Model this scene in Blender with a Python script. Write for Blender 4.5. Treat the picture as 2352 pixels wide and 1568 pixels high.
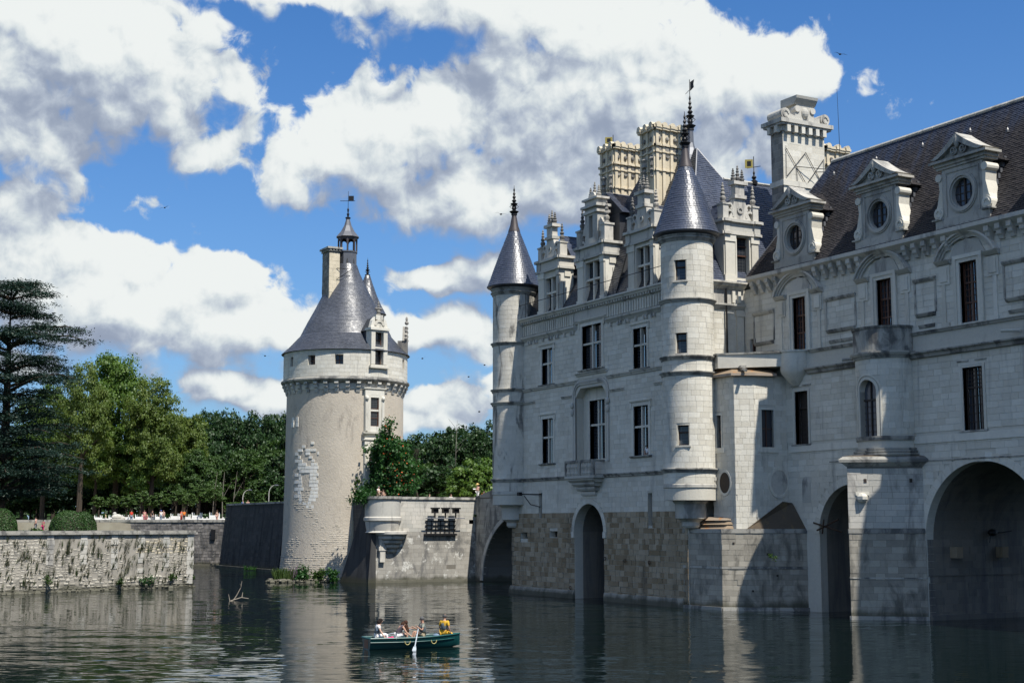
import bpy, math, random
import numpy as np
from mathutils import Matrix, Vector, noise as mnoise

random.seed(7)
rng = np.random.default_rng(7)
PI = math.pi
R = math.radians
for _o in list(bpy.data.objects):
    bpy.data.objects.remove(_o, do_unlink=True)
scene = bpy.context.scene
COL = scene.collection

# ------------------------------------------------------------------ camera
# metres: X runs south along the facade, Y runs east (into the castle), Z up, river surface at z = 0
CAM = np.array([0.0, 0.0, 5.5])
PITCH, AZ = R(7.377), R(151.401)
cam_d = bpy.data.cameras.new('camera')
cam_d.lens, cam_d.sensor_width, cam_d.sensor_fit = 50.0, 36.0, 'HORIZONTAL'
cam_d.clip_start, cam_d.clip_end = 0.5, 6000
cam = bpy.data.objects.new('camera', cam_d)
cam.location = CAM
cam.rotation_euler = (PI / 2 + PITCH, 0, AZ - PI / 2)
COL.objects.link(cam)
scene.camera = cam

# ------------------------------------------------------------------ light
SUN_EL, SUN_AZ = R(58), R(8.5)          # azimuth measured from south (+X) towards east (+Y)
SUN_DIR = Vector((math.cos(SUN_EL) * math.cos(SUN_AZ), math.cos(SUN_EL) * math.sin(SUN_AZ), math.sin(SUN_EL)))
sun_d = bpy.data.lights.new('sun', 'SUN')
sun_d.energy, sun_d.angle, sun_d.color = 5.0, R(0.53), (1.0, 0.95, 0.86)
sun = bpy.data.objects.new('sun', sun_d)
sun.rotation_euler = SUN_DIR.to_track_quat('Z', 'Y').to_euler()
COL.objects.link(sun)

vs = scene.view_settings
vs.view_transform, vs.look, vs.exposure, vs.gamma = 'Standard', 'None', 0.36, 1.0
vs.use_curve_mapping = False

# ------------------------------------------------------------------ node helpers
def nd(nt, typ, **kw):
    n = nt.nodes.new(typ)
    for k, v in kw.items():
        setattr(n, k, v)
    return n

def lk(nt, a, b):
    nt.links.new(a, b)

def mth(nt, op, a, b=None, c=None, clamp=False):
    n = nd(nt, 'ShaderNodeMath', operation=op, use_clamp=clamp)
    for i, v in enumerate((a, b, c)):
        if v is None:
            continue
        if isinstance(v, (int, float)):
            n.inputs[i].default_value = v
        else:
            lk(nt, v, n.inputs[i])
    return n.outputs[0]

def vmt(nt, op, a, b=None, out=0):
    n = nd(nt, 'ShaderNodeVectorMath', operation=op)
    for i, v in enumerate((a, b)):
        if v is None:
            continue
        if isinstance(v, (tuple, list)):
            n.inputs[i].default_value = v
        else:
            lk(nt, v, n.inputs[i])
    return n.outputs[out]

def smooth(nt, x, a, b):
    n = nd(nt, 'ShaderNodeMapRange', interpolation_type='SMOOTHSTEP')
    lk(nt, x, n.inputs[0])
    n.inputs[1].default_value, n.inputs[2].default_value = a, b
    return n.outputs[0]

def mixc(nt, fac, a, b, blend='MIX'):
    n = nd(nt, 'ShaderNodeMix', data_type='RGBA', blend_type=blend)
    if isinstance(fac, (int, float)):
        n.inputs[0].default_value = fac
    else:
        lk(nt, fac, n.inputs[0])
    for i, v in ((6, a), (7, b)):
        if isinstance(v, (tuple, list)):
            n.inputs[i].default_value = (*v[:3], 1)
        else:
            lk(nt, v, n.inputs[i])
    return n.outputs[2]

def noise(nt, vec, scale, detail=4, rough=0.5, dist=0.0):
    n = nd(nt, 'ShaderNodeTexNoise')
    if vec is not None:
        lk(nt, vec, n.inputs['Vector'])
    n.inputs['Scale'].default_value, n.inputs['Detail'].default_value = scale, detail
    n.inputs['Roughness'].default_value, n.inputs['Distortion'].default_value = rough, dist
    return n.outputs[0]

# ------------------------------------------------------------------ sky: clear blue with broken cumulus, a function of direction only
def build_world():
    w = bpy.data.worlds.new('World')
    scene.world = w
    w.use_nodes = True
    w.cycles.sampling_method = 'MANUAL'
    w.cycles.sample_map_resolution = 512
    nt = w.node_tree
    nt.nodes.clear()
    # cloud masses: azimuth offset to the right of the view (deg), elevation (deg), half sizes (deg), weight
    g = bpy.data.node_groups.new('cloud_mass', 'ShaderNodeTree')
    g.interface.new_socket('P', in_out='INPUT', socket_type='NodeSocketVector')
    g.interface.new_socket('D', in_out='OUTPUT', socket_type='NodeSocketFloat')
    gi, go = g.nodes.new('NodeGroupInput'), g.nodes.new('NodeGroupOutput')
    p = gi.outputs[0]
    wn = nd(g, 'ShaderNodeTexNoise', noise_dimensions='2D')
    wn.inputs['Scale'].default_value, wn.inputs['Detail'].default_value = 0.34, 2
    lk(g, p, wn.inputs['Vector'])
    wv = vmt(g, 'MULTIPLY', vmt(g, 'SUBTRACT', wn.outputs['Color'], (0.5, 0.5, 0.5)), (2.2, 1.6, 0.0))
    pw = vmt(g, 'ADD', p, wv)
    tot = None
    for (u, v, a, b, wt) in CLOUDS:
        q = vmt(g, 'MULTIPLY', vmt(g, 'SUBTRACT', pw, (u, v, 0)), (1 / a, 1 / b, 0))
        e = mth(g, 'MULTIPLY', mth(g, 'POWER', 0.42, vmt(g, 'DOT_PRODUCT', q, q, out=1)), wt)
        tot = e if tot is None else mth(g, 'SMOOTH_MAX', tot, e, 0.22)
    # the rest of the sky carries the same broken cloud
    sx = nd(g, 'ShaderNodeSeparateXYZ')
    lk(g, p, sx.inputs[0])
    far = mth(g, 'MAXIMUM', smooth(g, mth(g, 'ABSOLUTE', sx.outputs[0]), 21, 27), smooth(g, sx.outputs[1], 21, 26))
    n0 = nd(g, 'ShaderNodeTexNoise', noise_dimensions='2D')
    lk(g, vmt(g, 'MULTIPLY', p, (0.06, 0.10, 1)), n0.inputs['Vector'])
    n0.inputs['Scale'].default_value, n0.inputs['Detail'].default_value = 1.0, 2
    tot = mth(g, 'MAXIMUM', tot, mth(g, 'MULTIPLY', smooth(g, n0.outputs[0], 0.45, 0.66), far))
    lk(g, tot, go.inputs[0])

    def noise2(vec, scale, detail, rough, dist=0.0):
        n = nd(nt, 'ShaderNodeTexNoise', noise_dimensions='2D')
        lk(nt, vec, n.inputs['Vector'])
        n.inputs['Scale'].default_value, n.inputs['Detail'].default_value = scale, detail
        n.inputs['Roughness'].default_value, n.inputs['Distortion'].default_value = rough, dist
        return n.outputs[0]
    tc = nd(nt, 'ShaderNodeTexCoord')
    rot = nd(nt, 'ShaderNodeVectorRotate', rotation_type='Z_AXIS')
    lk(nt, tc.outputs['Generated'], rot.inputs['Vector'])
    rot.inputs['Angle'].default_value = -AZ
    sp = nd(nt, 'ShaderNodeSeparateXYZ')
    lk(nt, rot.outputs[0], sp.inputs[0])
    u = mth(nt, 'MULTIPLY', mth(nt, 'ARCTAN2', sp.outputs[1], sp.outputs[0]), -180 / PI)
    v = mth(nt, 'MULTIPLY', mth(nt, 'ARCSINE', sp.outputs[2]), 180 / PI)
    v = mth(nt, 'ABSOLUTE', v)
    cb = nd(nt, 'ShaderNodeCombineXYZ')
    lk(nt, u, cb.inputs[0]); lk(nt, v, cb.inputs[1])
    P = cb.outputs[0]
    def mass(vec):
        n = nd(nt, 'ShaderNodeGroup')
        n.node_tree = g
        lk(nt, vec, n.inputs[0])
        return n.outputs[0]
    def smoothd(off):
        vec = vmt(nt, 'ADD', P, off) if off else P
        return mth(nt, 'ADD', mass(vec), mth(nt, 'MULTIPLY', mth(nt, 'SUBTRACT', noise2(vec, 0.42, 2.5, 0.5), 0.5), 0.8))
    m0 = mass(P)
    s0 = mth(nt, 'ADD', m0, mth(nt, 'MULTIPLY', mth(nt, 'SUBTRACT', noise2(P, 0.42, 2.5, 0.5), 0.5), 0.8))
    s1, s2 = smoothd((0.3, 1.1, 0)), smoothd((0.2, 3.0, 0))
    d0 = mth(nt, 'ADD', s0, mth(nt, 'MULTIPLY', mth(nt, 'SUBTRACT', noise2(P, 1.0, 7, 0.58, 0.3), 0.5), 0.60))
    under = mth(nt, 'MULTIPLY', mth(nt, 'SUBTRACT', s1, s0), 1.0, clamp=True)      # frayed undersides, crisp tops
    am = nd(nt, 'ShaderNodeMapRange', interpolation_type='SMOOTHSTEP')
    lk(nt, d0, am.inputs[0])
    lk(nt, mth(nt, 'SUBTRACT', 0.37, mth(nt, 'MULTIPLY', under, 0.14)), am.inputs[1])
    lk(nt, mth(nt, 'ADD', 0.55, mth(nt, 'MULTIPLY', under, 0.55)), am.inputs[2])
    alpha = am.outputs[0]
    lit = mth(nt, 'ADD', mth(nt, 'MULTIPLY', mth(nt, 'SUBTRACT', s0, s1), 0.80), mth(nt, 'MULTIPLY', mth(nt, 'SUBTRACT', s0, s2), 0.75))
    # relief of the billows, lit from the upper right
    fine = mth(nt, 'SUBTRACT', noise2(P, 1.0, 7, 0.58, 0.3), noise2(vmt(nt, 'ADD', P, (0.14, 0.30, 0)), 1.0, 6, 0.58, 0.3))
    lit = mth(nt, 'ADD', lit, mth(nt, 'MULTIPLY', fine, 0.62))
    mid = mth(nt, 'SUBTRACT', noise2(P, 0.55, 4, 0.5, 0.2), noise2(vmt(nt, 'ADD', P, (0.25, 0.6, 0)), 0.55, 4, 0.5, 0.2))
    lit = mth(nt, 'ADD', lit, mth(nt, 'MULTIPLY', mid, 0.9))
    lit = mth(nt, 'ADD', lit, mth(nt, 'SUBTRACT', 0.60, mth(nt, 'MULTIPLY', smooth(nt, s0, 0.4, 1.5), 0.34)))
    lit = smooth(nt, lit, 0.0, 1.0)
    cr = nd(nt, 'ShaderNodeValToRGB')
    el = cr.color_ramp.elements
    el[0].position, el[0].color = 0.0, (0.27, 0.32, 0.42, 1)
    el[1].position, el[1].color = 1.0, (0.76, 0.79, 0.78, 1)
    e = el.new(0.35); e.color = (0.40, 0.455, 0.54, 1)
    e = el.new(0.7); e.color = (0.58, 0.635, 0.665, 1)
    lk(nt, lit, cr.inputs[0])
    cloud = mixc(nt, 1.0, cr.outputs[0], (CLOUD_GAIN / SKY_STRENGTH,) * 3, 'MULTIPLY')
    sky = nd(nt, 'ShaderNodeTexSky', sky_type='NISHITA')
    sky.sun_disc = False
    sky.sun_elevation, sky.sun_rotation = SUN_EL, PI / 2 - SUN_AZ
    sky.altitude, sky.air_density, sky.dust_density, sky.ozone_density = 50, 1.0, 0.6, 2.0
    blue = mixc(nt, 1.0, sky.outputs[0], SKY_TINT, 'MULTIPLY')
    # a milky band towards the horizon, as in hot summer air
    hz = mth(nt, 'POWER', 2.718, mth(nt, 'MULTIPLY', v, -1 / 9.0))
    blue = mixc(nt, mth(nt, 'MULTIPLY', hz, 0.85), blue, tuple(c * 0.66 / SKY_STRENGTH for c in (0.50, 0.66, 0.80)))
    col = mixc(nt, alpha, blue, cloud)
    bg = nd(nt, 'ShaderNodeBackground')
    bg.inputs[1].default_value = SKY_STRENGTH
    lk(nt, col, bg.inputs[0])
    out = nd(nt, 'ShaderNodeOutputWorld')
    lk(nt, bg.outputs[0], out.inputs[0])

SKY_STRENGTH = 0.10
SKY_TINT = (0.22, 0.63, 1.08)
CLOUD_GAIN = 0.88
CLOUDS = [(-17.36, 18.23, 5.79, 3.33, 1.05), (-14.46, 17.16, 3.51, 2.28, 0.95), (-19.02, 14.82, 2.81, 2.1, 0.9), (-12.22, 16.89, 1.05, 1.05, 0.45), (-16.26, 15.7, 2.98, 1.58, 0.85), (-19.29, 13.48, 1.58, 1.05, 0.7), (-3.88, 14.74, 3.16, 1.58, 0.8), (1.33, 13.73, 3.51, 1.58, 0.8), (-6.45, 19.76, 2.1, 0.88, 0.35), (-10.05, 20.99, 4.56, 0.96, 0.8), (-0.84, 20.95, 8.07, 1.49, 1.05), (2.26, 20.19, 4.56, 1.4, 1), (4.07, 19.49, 2.63, 1.93, 1), (-12.33, 14.61, 1.93, 0.96, 0.75), (-9.59, 16.24, 0.79, 0.96, 0.55), (-6.74, 15.02, 4.21, 2.46, 1), (-2.99, 16.13, 3.86, 2.63, 1), (0.07, 17.68, 2.98, 1.93, 1), (3.68, 16.29, 5.79, 3.33, 1.05), (7.99, 17.69, 3.86, 2.28, 1), (11.17, 17.78, 2.98, 1.75, 1), (13.23, 17.08, 1.58, 0.88, 0.6), (-1.0, 13.21, 5.79, 1.58, 1), (5.8, 14.01, 5.26, 2.46, 1), (-7.77, 13.27, 2.1, 1.05, 0.7), (-19.86, 11.96, 1.93, 1.58, 1), (-16.89, 10.49, 4.21, 1.4, 1), (-12.7, 9.66, 2.63, 1.23, 1), (-14.33, 8.07, 7.54, 1.75, 1.05), (-9.4, 7.69, 3.33, 1.23, 0.9), (-18.14, 9.25, 5.26, 1.93, 1), (-2.95, 9.71, 2.37, 0.79, 1), (-1.35, 10.25, 1.4, 0.88, 0.8), (-3.11, 7.7, 3.33, 0.96, 0.95), (-1.35, 7.8, 1.93, 1.05, 0.8), (-11.4, 5.24, 2.28, 0.79, 1), (-9.69, 4.92, 2.1, 0.88, 0.9), (-2.57, 4.99, 2.1, 1.05, 1.05), (-3.79, 4.11, 2.63, 0.7, 0.9), (-8.34, 6.15, 5.26, 0.7, 0.4), (-10.75, 6.46, 4.56, 0.79, 0.55), (-14.6, 6.02, 3.51, 0.7, 0.5), (-2.04, 6.04, 2.28, 0.7, 0.6), (-18.98, 6.38, 3.51, 1.05, 0.7), (19.88, 16.69, 1.05, 0.44, 0.3), (12.1, 19.96, 1.05, 0.44, 0.25)]
build_world()
scene.cycles.max_bounces = 5
scene.cycles.diffuse_bounces = 3
scene.cycles.glossy_bounces = 3
scene.cycles.transparent_max_bounces = 6
scene.cycles.caustics_reflective = False
scene.cycles.caustics_refractive = False
scene.cycles.sample_clamp_indirect = 4

# ------------------------------------------------------------------ picture-to-place conversion used while surveying the photograph
_p = PITCH
FW = np.array([math.cos(AZ) * math.cos(_p), math.sin(AZ) * math.cos(_p), math.sin(_p)])
RT = np.array([math.sin(AZ), -math.cos(AZ), 0.0])
UP = np.cross(RT, FW)
FWH, RTH = np.array([math.cos(AZ), math.sin(AZ)]), np.array([math.sin(AZ), -math.cos(AZ)])
def ray(x, y):
    return FW * 3267.0 + RT * (x - 1176) + UP * (784 - y)
def at_y(x, y, Y):
    d = ray(x, y); return CAM + d * ((Y - CAM[1]) / d[1])
def at_x(x, y, X):
    d = ray(x, y); return CAM + d * ((X - CAM[0]) / d[0])
def at_z(x, y, Z=0.0):
    d = ray(x, y); return CAM + d * ((Z - CAM[2]) / d[2])
def at_d(x, depth):
    q = FWH * depth + RTH * (x - 1176) / 3294.0 * depth
    return q[0], q[1]
def h_at(X, Y, y):
    dep = np.array([X, Y]) @ FWH
    r = ray(1176, y); return CAM[2] + r[2] * dep / (r[:2] @ FWH)
def proj(P):
    v = np.array(P, float) - CAM
    zc = v @ FW
    return 1176 + 3267 * (v @ RT) / zc, 784 - 3267 * (v @ UP) / zc, zc

# ------------------------------------------------------------------ materials
def new_mat(name):
    m = bpy.data.materials.new(name)
    m.use_nodes = True
    nt = m.node_tree
    b = nt.nodes['Principled BSDF']
    return m, nt, b

def rnd_island(nt):
    g = nd(nt, 'ShaderNodeNewGeometry')
    o = nd(nt, 'ShaderNodeObjectInfo')
    s = mth(nt, 'FRACT', mth(nt, 'ADD', g.outputs['Random Per Island'], mth(nt, 'MULTIPLY', o.outputs['Random'], 7.31)))
    return s, g.outputs['Position']

def stone(name, c1, c2, stain=(0.08, 0.08, 0.085), amt=0.5, thr=(0.56, 0.72), spread=0.25, rough=0.88, streak=0.14, bump=0.25, fine=5.0, spots=None, pale=None, algae=False):
    """weathered stone: tint by block, soft blotches, vertical run-off streaks, grain"""
    m, nt, b = new_mat(name)
    isl, pos = rnd_island(nt)
    col = mixc(nt, isl, c1, c2)
    big = noise(nt, pos, 0.35, 4, 0.6)
    k = mth(nt, 'ADD', 1 - spread / 2, mth(nt, 'MULTIPLY', big, spread))
    gn = noise(nt, pos, fine, 5, 0.65)
    k = mth(nt, 'MULTIPLY', k, mth(nt, 'ADD', 0.86, mth(nt, 'MULTIPLY', gn, 0.28)))
    cb = nd(nt, 'ShaderNodeCombineXYZ')
    for i in range(3):
        lk(nt, k, cb.inputs[i])
    col = mixc(nt, 1.0, col, cb.outputs[0], 'MULTIPLY')
    sv = vmt(nt, 'MULTIPLY', pos, (1.1, 1.1, streak))
    st = noise(nt, sv, 1.0, 6, 0.62, 0.6)
    col = mixc(nt, mth(nt, 'MULTIPLY', smooth(nt, st, *thr), amt), col, stain)
    if spots:
        sn = noise(nt, pos, spots[2], 5, 0.6)
        col = mixc(nt, smooth(nt, sn, spots[1], spots[1] + 0.05), col, spots[0])
    if pale:
        sn = noise(nt, pos, pale[2], 6, 0.7)
        col = mixc(nt, mth(nt, 'MULTIPLY', smooth(nt, sn, pale[1], pale[1] + 0.06), 0.8), col, pale[0])
    if algae:
        sp = nd(nt, 'ShaderNodeSeparateXYZ'); lk(nt, pos, sp.inputs[0])
        hgt = mth(nt, 'SUBTRACT', sp.outputs[2], mth(nt, 'MULTIPLY', noise(nt, vmt(nt, 'MULTIPLY', pos, (0.9, 0.9, 0.3)), 1.0, 5, 0.6), 1.1))
        col = mixc(nt, mth(nt, 'MULTIPLY', mth(nt, 'SUBTRACT', 1.0, smooth(nt, hgt, -0.35, 0.15)), 0.8), col, (0.055, 0.055, 0.035))
    lk(nt, col, b.inputs['Base Color'])
    b.inputs['Roughness'].default_value = rough
    b.inputs['Specular IOR Level'].default_value = 0.25
    bp = nd(nt, 'ShaderNodeBump')
    bp.inputs['Strength'].default_value, bp.inputs['Distance'].default_value = bump, 0.05
    lk(nt, noise(nt, pos, fine * 1.6, 6, 0.7), bp.inputs['Height'])
    lk(nt, bp.outputs[0], b.inputs['Normal'])
    return m

def plain(name, c, rough=0.6, metal=0.0, spec=0.4, var=0.25, scale=6.0, emit=None):
    m, nt, b = new_mat(name)
    isl, pos = rnd_island(nt)
    n = noise(nt, pos, scale, 4, 0.6)
    k = mth(nt, 'ADD', 1 - var / 2, mth(nt, 'MULTIPLY', n, var))
    k = mth(nt, 'MULTIPLY', k, mth(nt, 'ADD', 1 - var / 4, mth(nt, 'MULTIPLY', isl, var / 2)))
    cb = nd(nt, 'ShaderNodeCombineXYZ')
    for i in range(3):
        lk(nt, k, cb.inputs[i])
    lk(nt, mixc(nt, 1.0, c, cb.outputs[0], 'MULTIPLY'), b.inputs['Base Color'])
    b.inputs['Roughness'].default_value, b.inputs['Metallic'].default_value = rough, metal
    b.inputs['Specular IOR Level'].default_value = spec
    return m

def slate_mat(name, c1, c2, lichen=(0.20, 0.09, 0.03), la=0.62, rough=0.36, pale=None, spec=0.5):
    m, nt, b = new_mat(name)
    isl, pos = rnd_island(nt)
    col = mixc(nt, isl, c1, c2)
    n = noise(nt, vmt(nt, 'MULTIPLY', pos, (1, 1, 0.35)), 0.8, 5, 0.6)
    col = mixc(nt, mth(nt, 'MULTIPLY', smooth(nt, n, 0.45, 0.75), 0.5), col, tuple(x * 1.7 for x in c2))
    if pale:
        sp = nd(nt, 'ShaderNodeSeparateXYZ'); lk(nt, pos, sp.inputs[0])
        sn = noise(nt, vmt(nt, 'MULTIPLY', pos, (1.3, 0.12, 0.12)), 1.0, 5, 0.65)
        col = mixc(nt, mth(nt, 'MULTIPLY', smooth(nt, mth(nt, 'ADD', sn, mth(nt, 'MULTIPLY', mth(nt, 'SUBTRACT', sp.outputs[2], 28.3), 0.10)), 0.45, 0.75), 0.85), col, pale)
    ln = noise(nt, pos, 1.6, 5, 0.7)
    col = mixc(nt, mth(nt, 'MULTIPLY', smooth(nt, ln, la, la + 0.06), 0.85), col, lichen)
    lk(nt, col, b.inputs['Base Color'])
    rr = mth(nt, 'ADD', rough - 0.02, mth(nt, 'MULTIPLY', isl, 0.06))
    lk(nt, rr, b.inputs['Roughness'])
    b.inputs['Specular IOR Level'].default_value = spec
    bp = nd(nt, 'ShaderNodeBump')
    bp.inputs['Strength'].default_value, bp.inputs['Distance'].default_value = 0.35, 0.02
    lk(nt, noise(nt, pos, 9, 4, 0.6), bp.inputs['Height'])
    lk(nt, bp.outputs[0], b.inputs['Normal'])
    return m

def leaf_mat(name, c1, c2, trans=0.35, var=0.5):
    m, nt, b = new_mat(name)
    isl, pos = rnd_island(nt)
    n = noise(nt, pos, 0.35, 4, 0.6)
    col = mixc(nt, smooth(nt, mth(nt, 'ADD', mth(nt, 'MULTIPLY', isl, var), mth(nt, 'MULTIPLY', n, 1 - var)), 0.2, 0.8), c1, c2)
    df = nd(nt, 'ShaderNodeBsdfDiffuse'); lk(nt, col, df.inputs[0])
    tr = nd(nt, 'ShaderNodeBsdfTranslucent'); lk(nt, mixc(nt, 1.0, col, (1.15, 1.25, 0.6), 'MULTIPLY'), tr.inputs[0])
    ms = nd(nt, 'ShaderNodeMixShader'); ms.inputs[0].default_value = trans
    lk(nt, df.outputs[0], ms.inputs[1]); lk(nt, tr.outputs[0], ms.inputs[2])
    gl = nd(nt, 'ShaderNodeBsdfGlossy'); gl.inputs['Roughness'].default_value = 0.5
    gl.inputs['Color'].default_value = (0.6, 0.65, 0.6, 1)
    m2 = nd(nt, 'ShaderNodeMixShader'); m2.inputs[0].default_value = 0.035
    lk(nt, ms.outputs[0], m2.inputs[1]); lk(nt, gl.outputs[0], m2.inputs[2])
    lk(nt, m2.outputs[0], nt.nodes['Material Output'].inputs[0])
    nt.nodes.remove(b)
    return m

TUF = stone('white_tuffeau', (0.55, 0.52, 0.445), (0.655, 0.63, 0.555), amt=0.5, thr=(0.54, 0.76), spread=0.4)
PATCH = stone('white_patch_stone', (0.66, 0.64, 0.58), (0.76, 0.74, 0.68), amt=0.2, spread=0.3)
TUFB = stone('white_tuffeau_bed', (0.52, 0.495, 0.43), (0.54, 0.515, 0.445), amt=0.3, thr=(0.58, 0.78))
TUFG = stone('grey_weathered_tuffeau', (0.42, 0.41, 0.37), (0.56, 0.53, 0.47), amt=0.62, thr=(0.50, 0.70), streak=0.3)
DORM = stone('grey_dormer_stone', (0.36, 0.35, 0.315), (0.46, 0.44, 0.395), stain=(0.10, 0.10, 0.10), amt=0.65, thr=(0.48, 0.68), streak=0.4)
LEDGE = stone('lichened_ledge_stone', (0.30, 0.29, 0.26), (0.44, 0.42, 0.37), stain=(0.07, 0.07, 0.07), amt=0.8, thr=(0.44, 0.62), streak=0.6)
WARM = stone('ochre_ashlar', (0.22, 0.165, 0.10), (0.40, 0.335, 0.245), stain=(0.06, 0.055, 0.045), amt=0.5, thr=(0.52, 0.72), spread=0.5, algae=True)
WARMB = stone('ochre_mortar', (0.22, 0.19, 0.14), (0.24, 0.2, 0.15), amt=0.5, algae=True)
PIER = stone('damp_pier_stone', (0.27, 0.25, 0.21), (0.40, 0.37, 0.31), stain=(0.05, 0.05, 0.045), amt=0.65, thr=(0.46, 0.68), spread=0.5, streak=0.4, algae=True)
PIERB = stone('pier_mortar', (0.16, 0.15, 0.125), (0.18, 0.165, 0.14), amt=0.5, algae=True)
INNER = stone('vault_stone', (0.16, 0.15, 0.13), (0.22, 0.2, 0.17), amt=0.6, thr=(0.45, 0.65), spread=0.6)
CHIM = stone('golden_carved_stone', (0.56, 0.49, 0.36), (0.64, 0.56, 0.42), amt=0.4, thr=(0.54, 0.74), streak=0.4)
CHIMG = stone('blackened_and_shade_stone', (0.20, 0.19, 0.17), (0.34, 0.32, 0.28), amt=0.75, thr=(0.45, 0.62), streak=0.4)
BAST = stone('stained_bastion_stone', (0.30, 0.285, 0.25), (0.42, 0.40, 0.35), stain=(0.10, 0.10, 0.10), amt=0.8, thr=(0.46, 0.62), spread=0.4, streak=0.45, algae=True)
BASTW = stone('scaling_bastion_stone', (0.28, 0.265, 0.235), (0.38, 0.36, 0.32), stain=(0.10, 0.10, 0.10), amt=0.7, thr=(0.46, 0.64), spread=0.4, streak=0.45, pale=((0.66, 0.65, 0.60), 0.545, 0.8), algae=True)
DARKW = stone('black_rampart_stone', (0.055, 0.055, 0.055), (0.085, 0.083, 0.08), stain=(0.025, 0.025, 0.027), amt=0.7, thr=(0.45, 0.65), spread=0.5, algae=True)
RUB = stone('rubble_stone', (0.33, 0.305, 0.255), (0.47, 0.44, 0.375), stain=(0.12, 0.115, 0.10), amt=0.55, thr=(0.50, 0.66), spread=0.5, streak=0.5, algae=True)
RUBM = stone('rubble_mortar', (0.33, 0.305, 0.26), (0.37, 0.34, 0.29), stain=(0.12, 0.115, 0.10), amt=0.6, thr=(0.48, 0.64), spread=0.5, streak=0.5, algae=True)
RUBT = stone('tower_rubble_stone', (0.40, 0.36, 0.295), (0.52, 0.475, 0.40), stain=(0.14, 0.13, 0.11), amt=0.5, thr=(0.52, 0.68), spread=0.5, streak=0.6, algae=True)
RUBY = stone('ochre_rubble_stone', (0.46, 0.40, 0.29), (0.56, 0.50, 0.38), amt=0.3, spread=0.35)
PLAS = stone('pinkish_lime_plaster', (0.475, 0.42, 0.345), (0.495, 0.44, 0.36), stain=(0.22, 0.19, 0.16), amt=0.55, thr=(0.52, 0.72), spread=0.35, streak=0.4, bump=0.9, fine=3.2, pale=((0.50, 0.45, 0.38), 0.60, 3.0))
SLATE = slate_mat('blue_slate', (0.034, 0.043, 0.068), (0.044, 0.054, 0.082), la=0.80, rough=0.36, spec=0.6)
SLATED = slate_mat('dark_and_shade_slate', (0.028, 0.030, 0.036), (0.045, 0.048, 0.055), la=0.72, rough=0.4)
SLATEO = slate_mat('old_brown_slate', (0.033, 0.031, 0.033), (0.050, 0.046, 0.047), lichen=(0.07, 0.064, 0.054), la=0.66, rough=0.62, spec=0.12, pale=(0.046, 0.060, 0.098))
SLATET = slate_mat('tower_slate', (0.048, 0.053, 0.066), (0.070, 0.076, 0.092), la=0.70, rough=0.38, spec=0.8)
SLATEB = plain('roof_boarding', (0.03, 0.032, 0.036), 0.7)
MOSSR = stone('mossy_stone_roof', (0.22, 0.16, 0.10), (0.36, 0.30, 0.24), stain=(0.34, 0.15, 0.05), amt=0.7, thr=(0.5, 0.62), spread=0.5, streak=1.0)
MOSSD = stone('dark_mossy_stone_roof', (0.09, 0.07, 0.05), (0.13, 0.11, 0.085), stain=(0.17, 0.12, 0.06), amt=0.6, thr=(0.5, 0.66), spread=0.5, streak=1.0)
LEAD = plain('lead', (0.13, 0.135, 0.15), 0.45, 0.3, 0.5, 0.4, 2.0)
LEADB = plain('brown_lead', (0.06, 0.05, 0.05), 0.5, 0.3, 0.5, 0.4, 2.0)
IRON = plain('black_iron', (0.018, 0.018, 0.02), 0.5, 0.4)
RUST = plain('rusty_iron', (0.06, 0.035, 0.022), 0.8, 0.2)
GOLD = plain('gilded_metal', (0.55, 0.40, 0.10), 0.35, 0.8)
WOOD = plain('brown_window_wood', (0.105, 0.048, 0.030), 0.55, 0, 0.4, 0.4)
DWOOD = plain('dark_window_wood', (0.045, 0.034, 0.027), 0.6, 0, 0.3, 0.4)
BARKM = plain('bark', (0.055, 0.045, 0.035), 0.9, 0, 0.1, 0.6, 3.0)
BARKL = plain('pale_bark', (0.20, 0.18, 0.15), 0.9, 0, 0.1, 0.5, 3.0)
DEADW = plain('bleached_dead_wood', (0.24, 0.21, 0.17), 0.9, 0, 0.1, 0.4, 6.0)

def glass_mat(name, c, lattice=None, rough=0.10, spec=0.5):
    m, nt, b = new_mat(name)
    isl, pos = rnd_island(nt)
    col = mixc(nt, isl, tuple(x * 0.5 for x in c), tuple(x * 2.6 for x in c))
    if lattice:
        tc = nd(nt, 'ShaderNodeTexCoord')
        sp = nd(nt, 'ShaderNodeSeparateXYZ'); lk(nt, pos, sp.inputs[0])
        h = mth(nt, 'SUBTRACT', sp.outputs[0], sp.outputs[1])
        a = mth(nt, 'PINGPONG', mth(nt, 'MULTIPLY', h, lattice), 1.0)
        z = mth(nt, 'PINGPONG', mth(nt, 'MULTIPLY', sp.outputs[2], lattice), 1.0)
        ln = mth(nt, 'MAXIMUM', mth(nt, 'GREATER_THAN', a, 0.86), mth(nt, 'GREATER_THAN', z, 0.86))
        col = mixc(nt, mth(nt, 'MULTIPLY', ln, 0.6), col, (0.10, 0.105, 0.11))
    lk(nt, col, b.inputs['Base Color'])
    b.inputs['Roughness'].default_value = rough
    b.inputs['Specular IOR Level'].default_value = spec
    bp = nd(nt, 'ShaderNodeBump'); bp.inputs['Strength'].default_value = 0.15
    lk(nt, noise(nt, pos, 2.5, 2), bp.inputs['Height']); lk(nt, bp.outputs[0], b.inputs['Normal'])
    return m
GLASS = glass_mat('dark_leaded_glass', (0.012, 0.014, 0.018), lattice=9.0)
GLASSP = glass_mat('dark_window_glass', (0.030, 0.033, 0.040))

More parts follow.
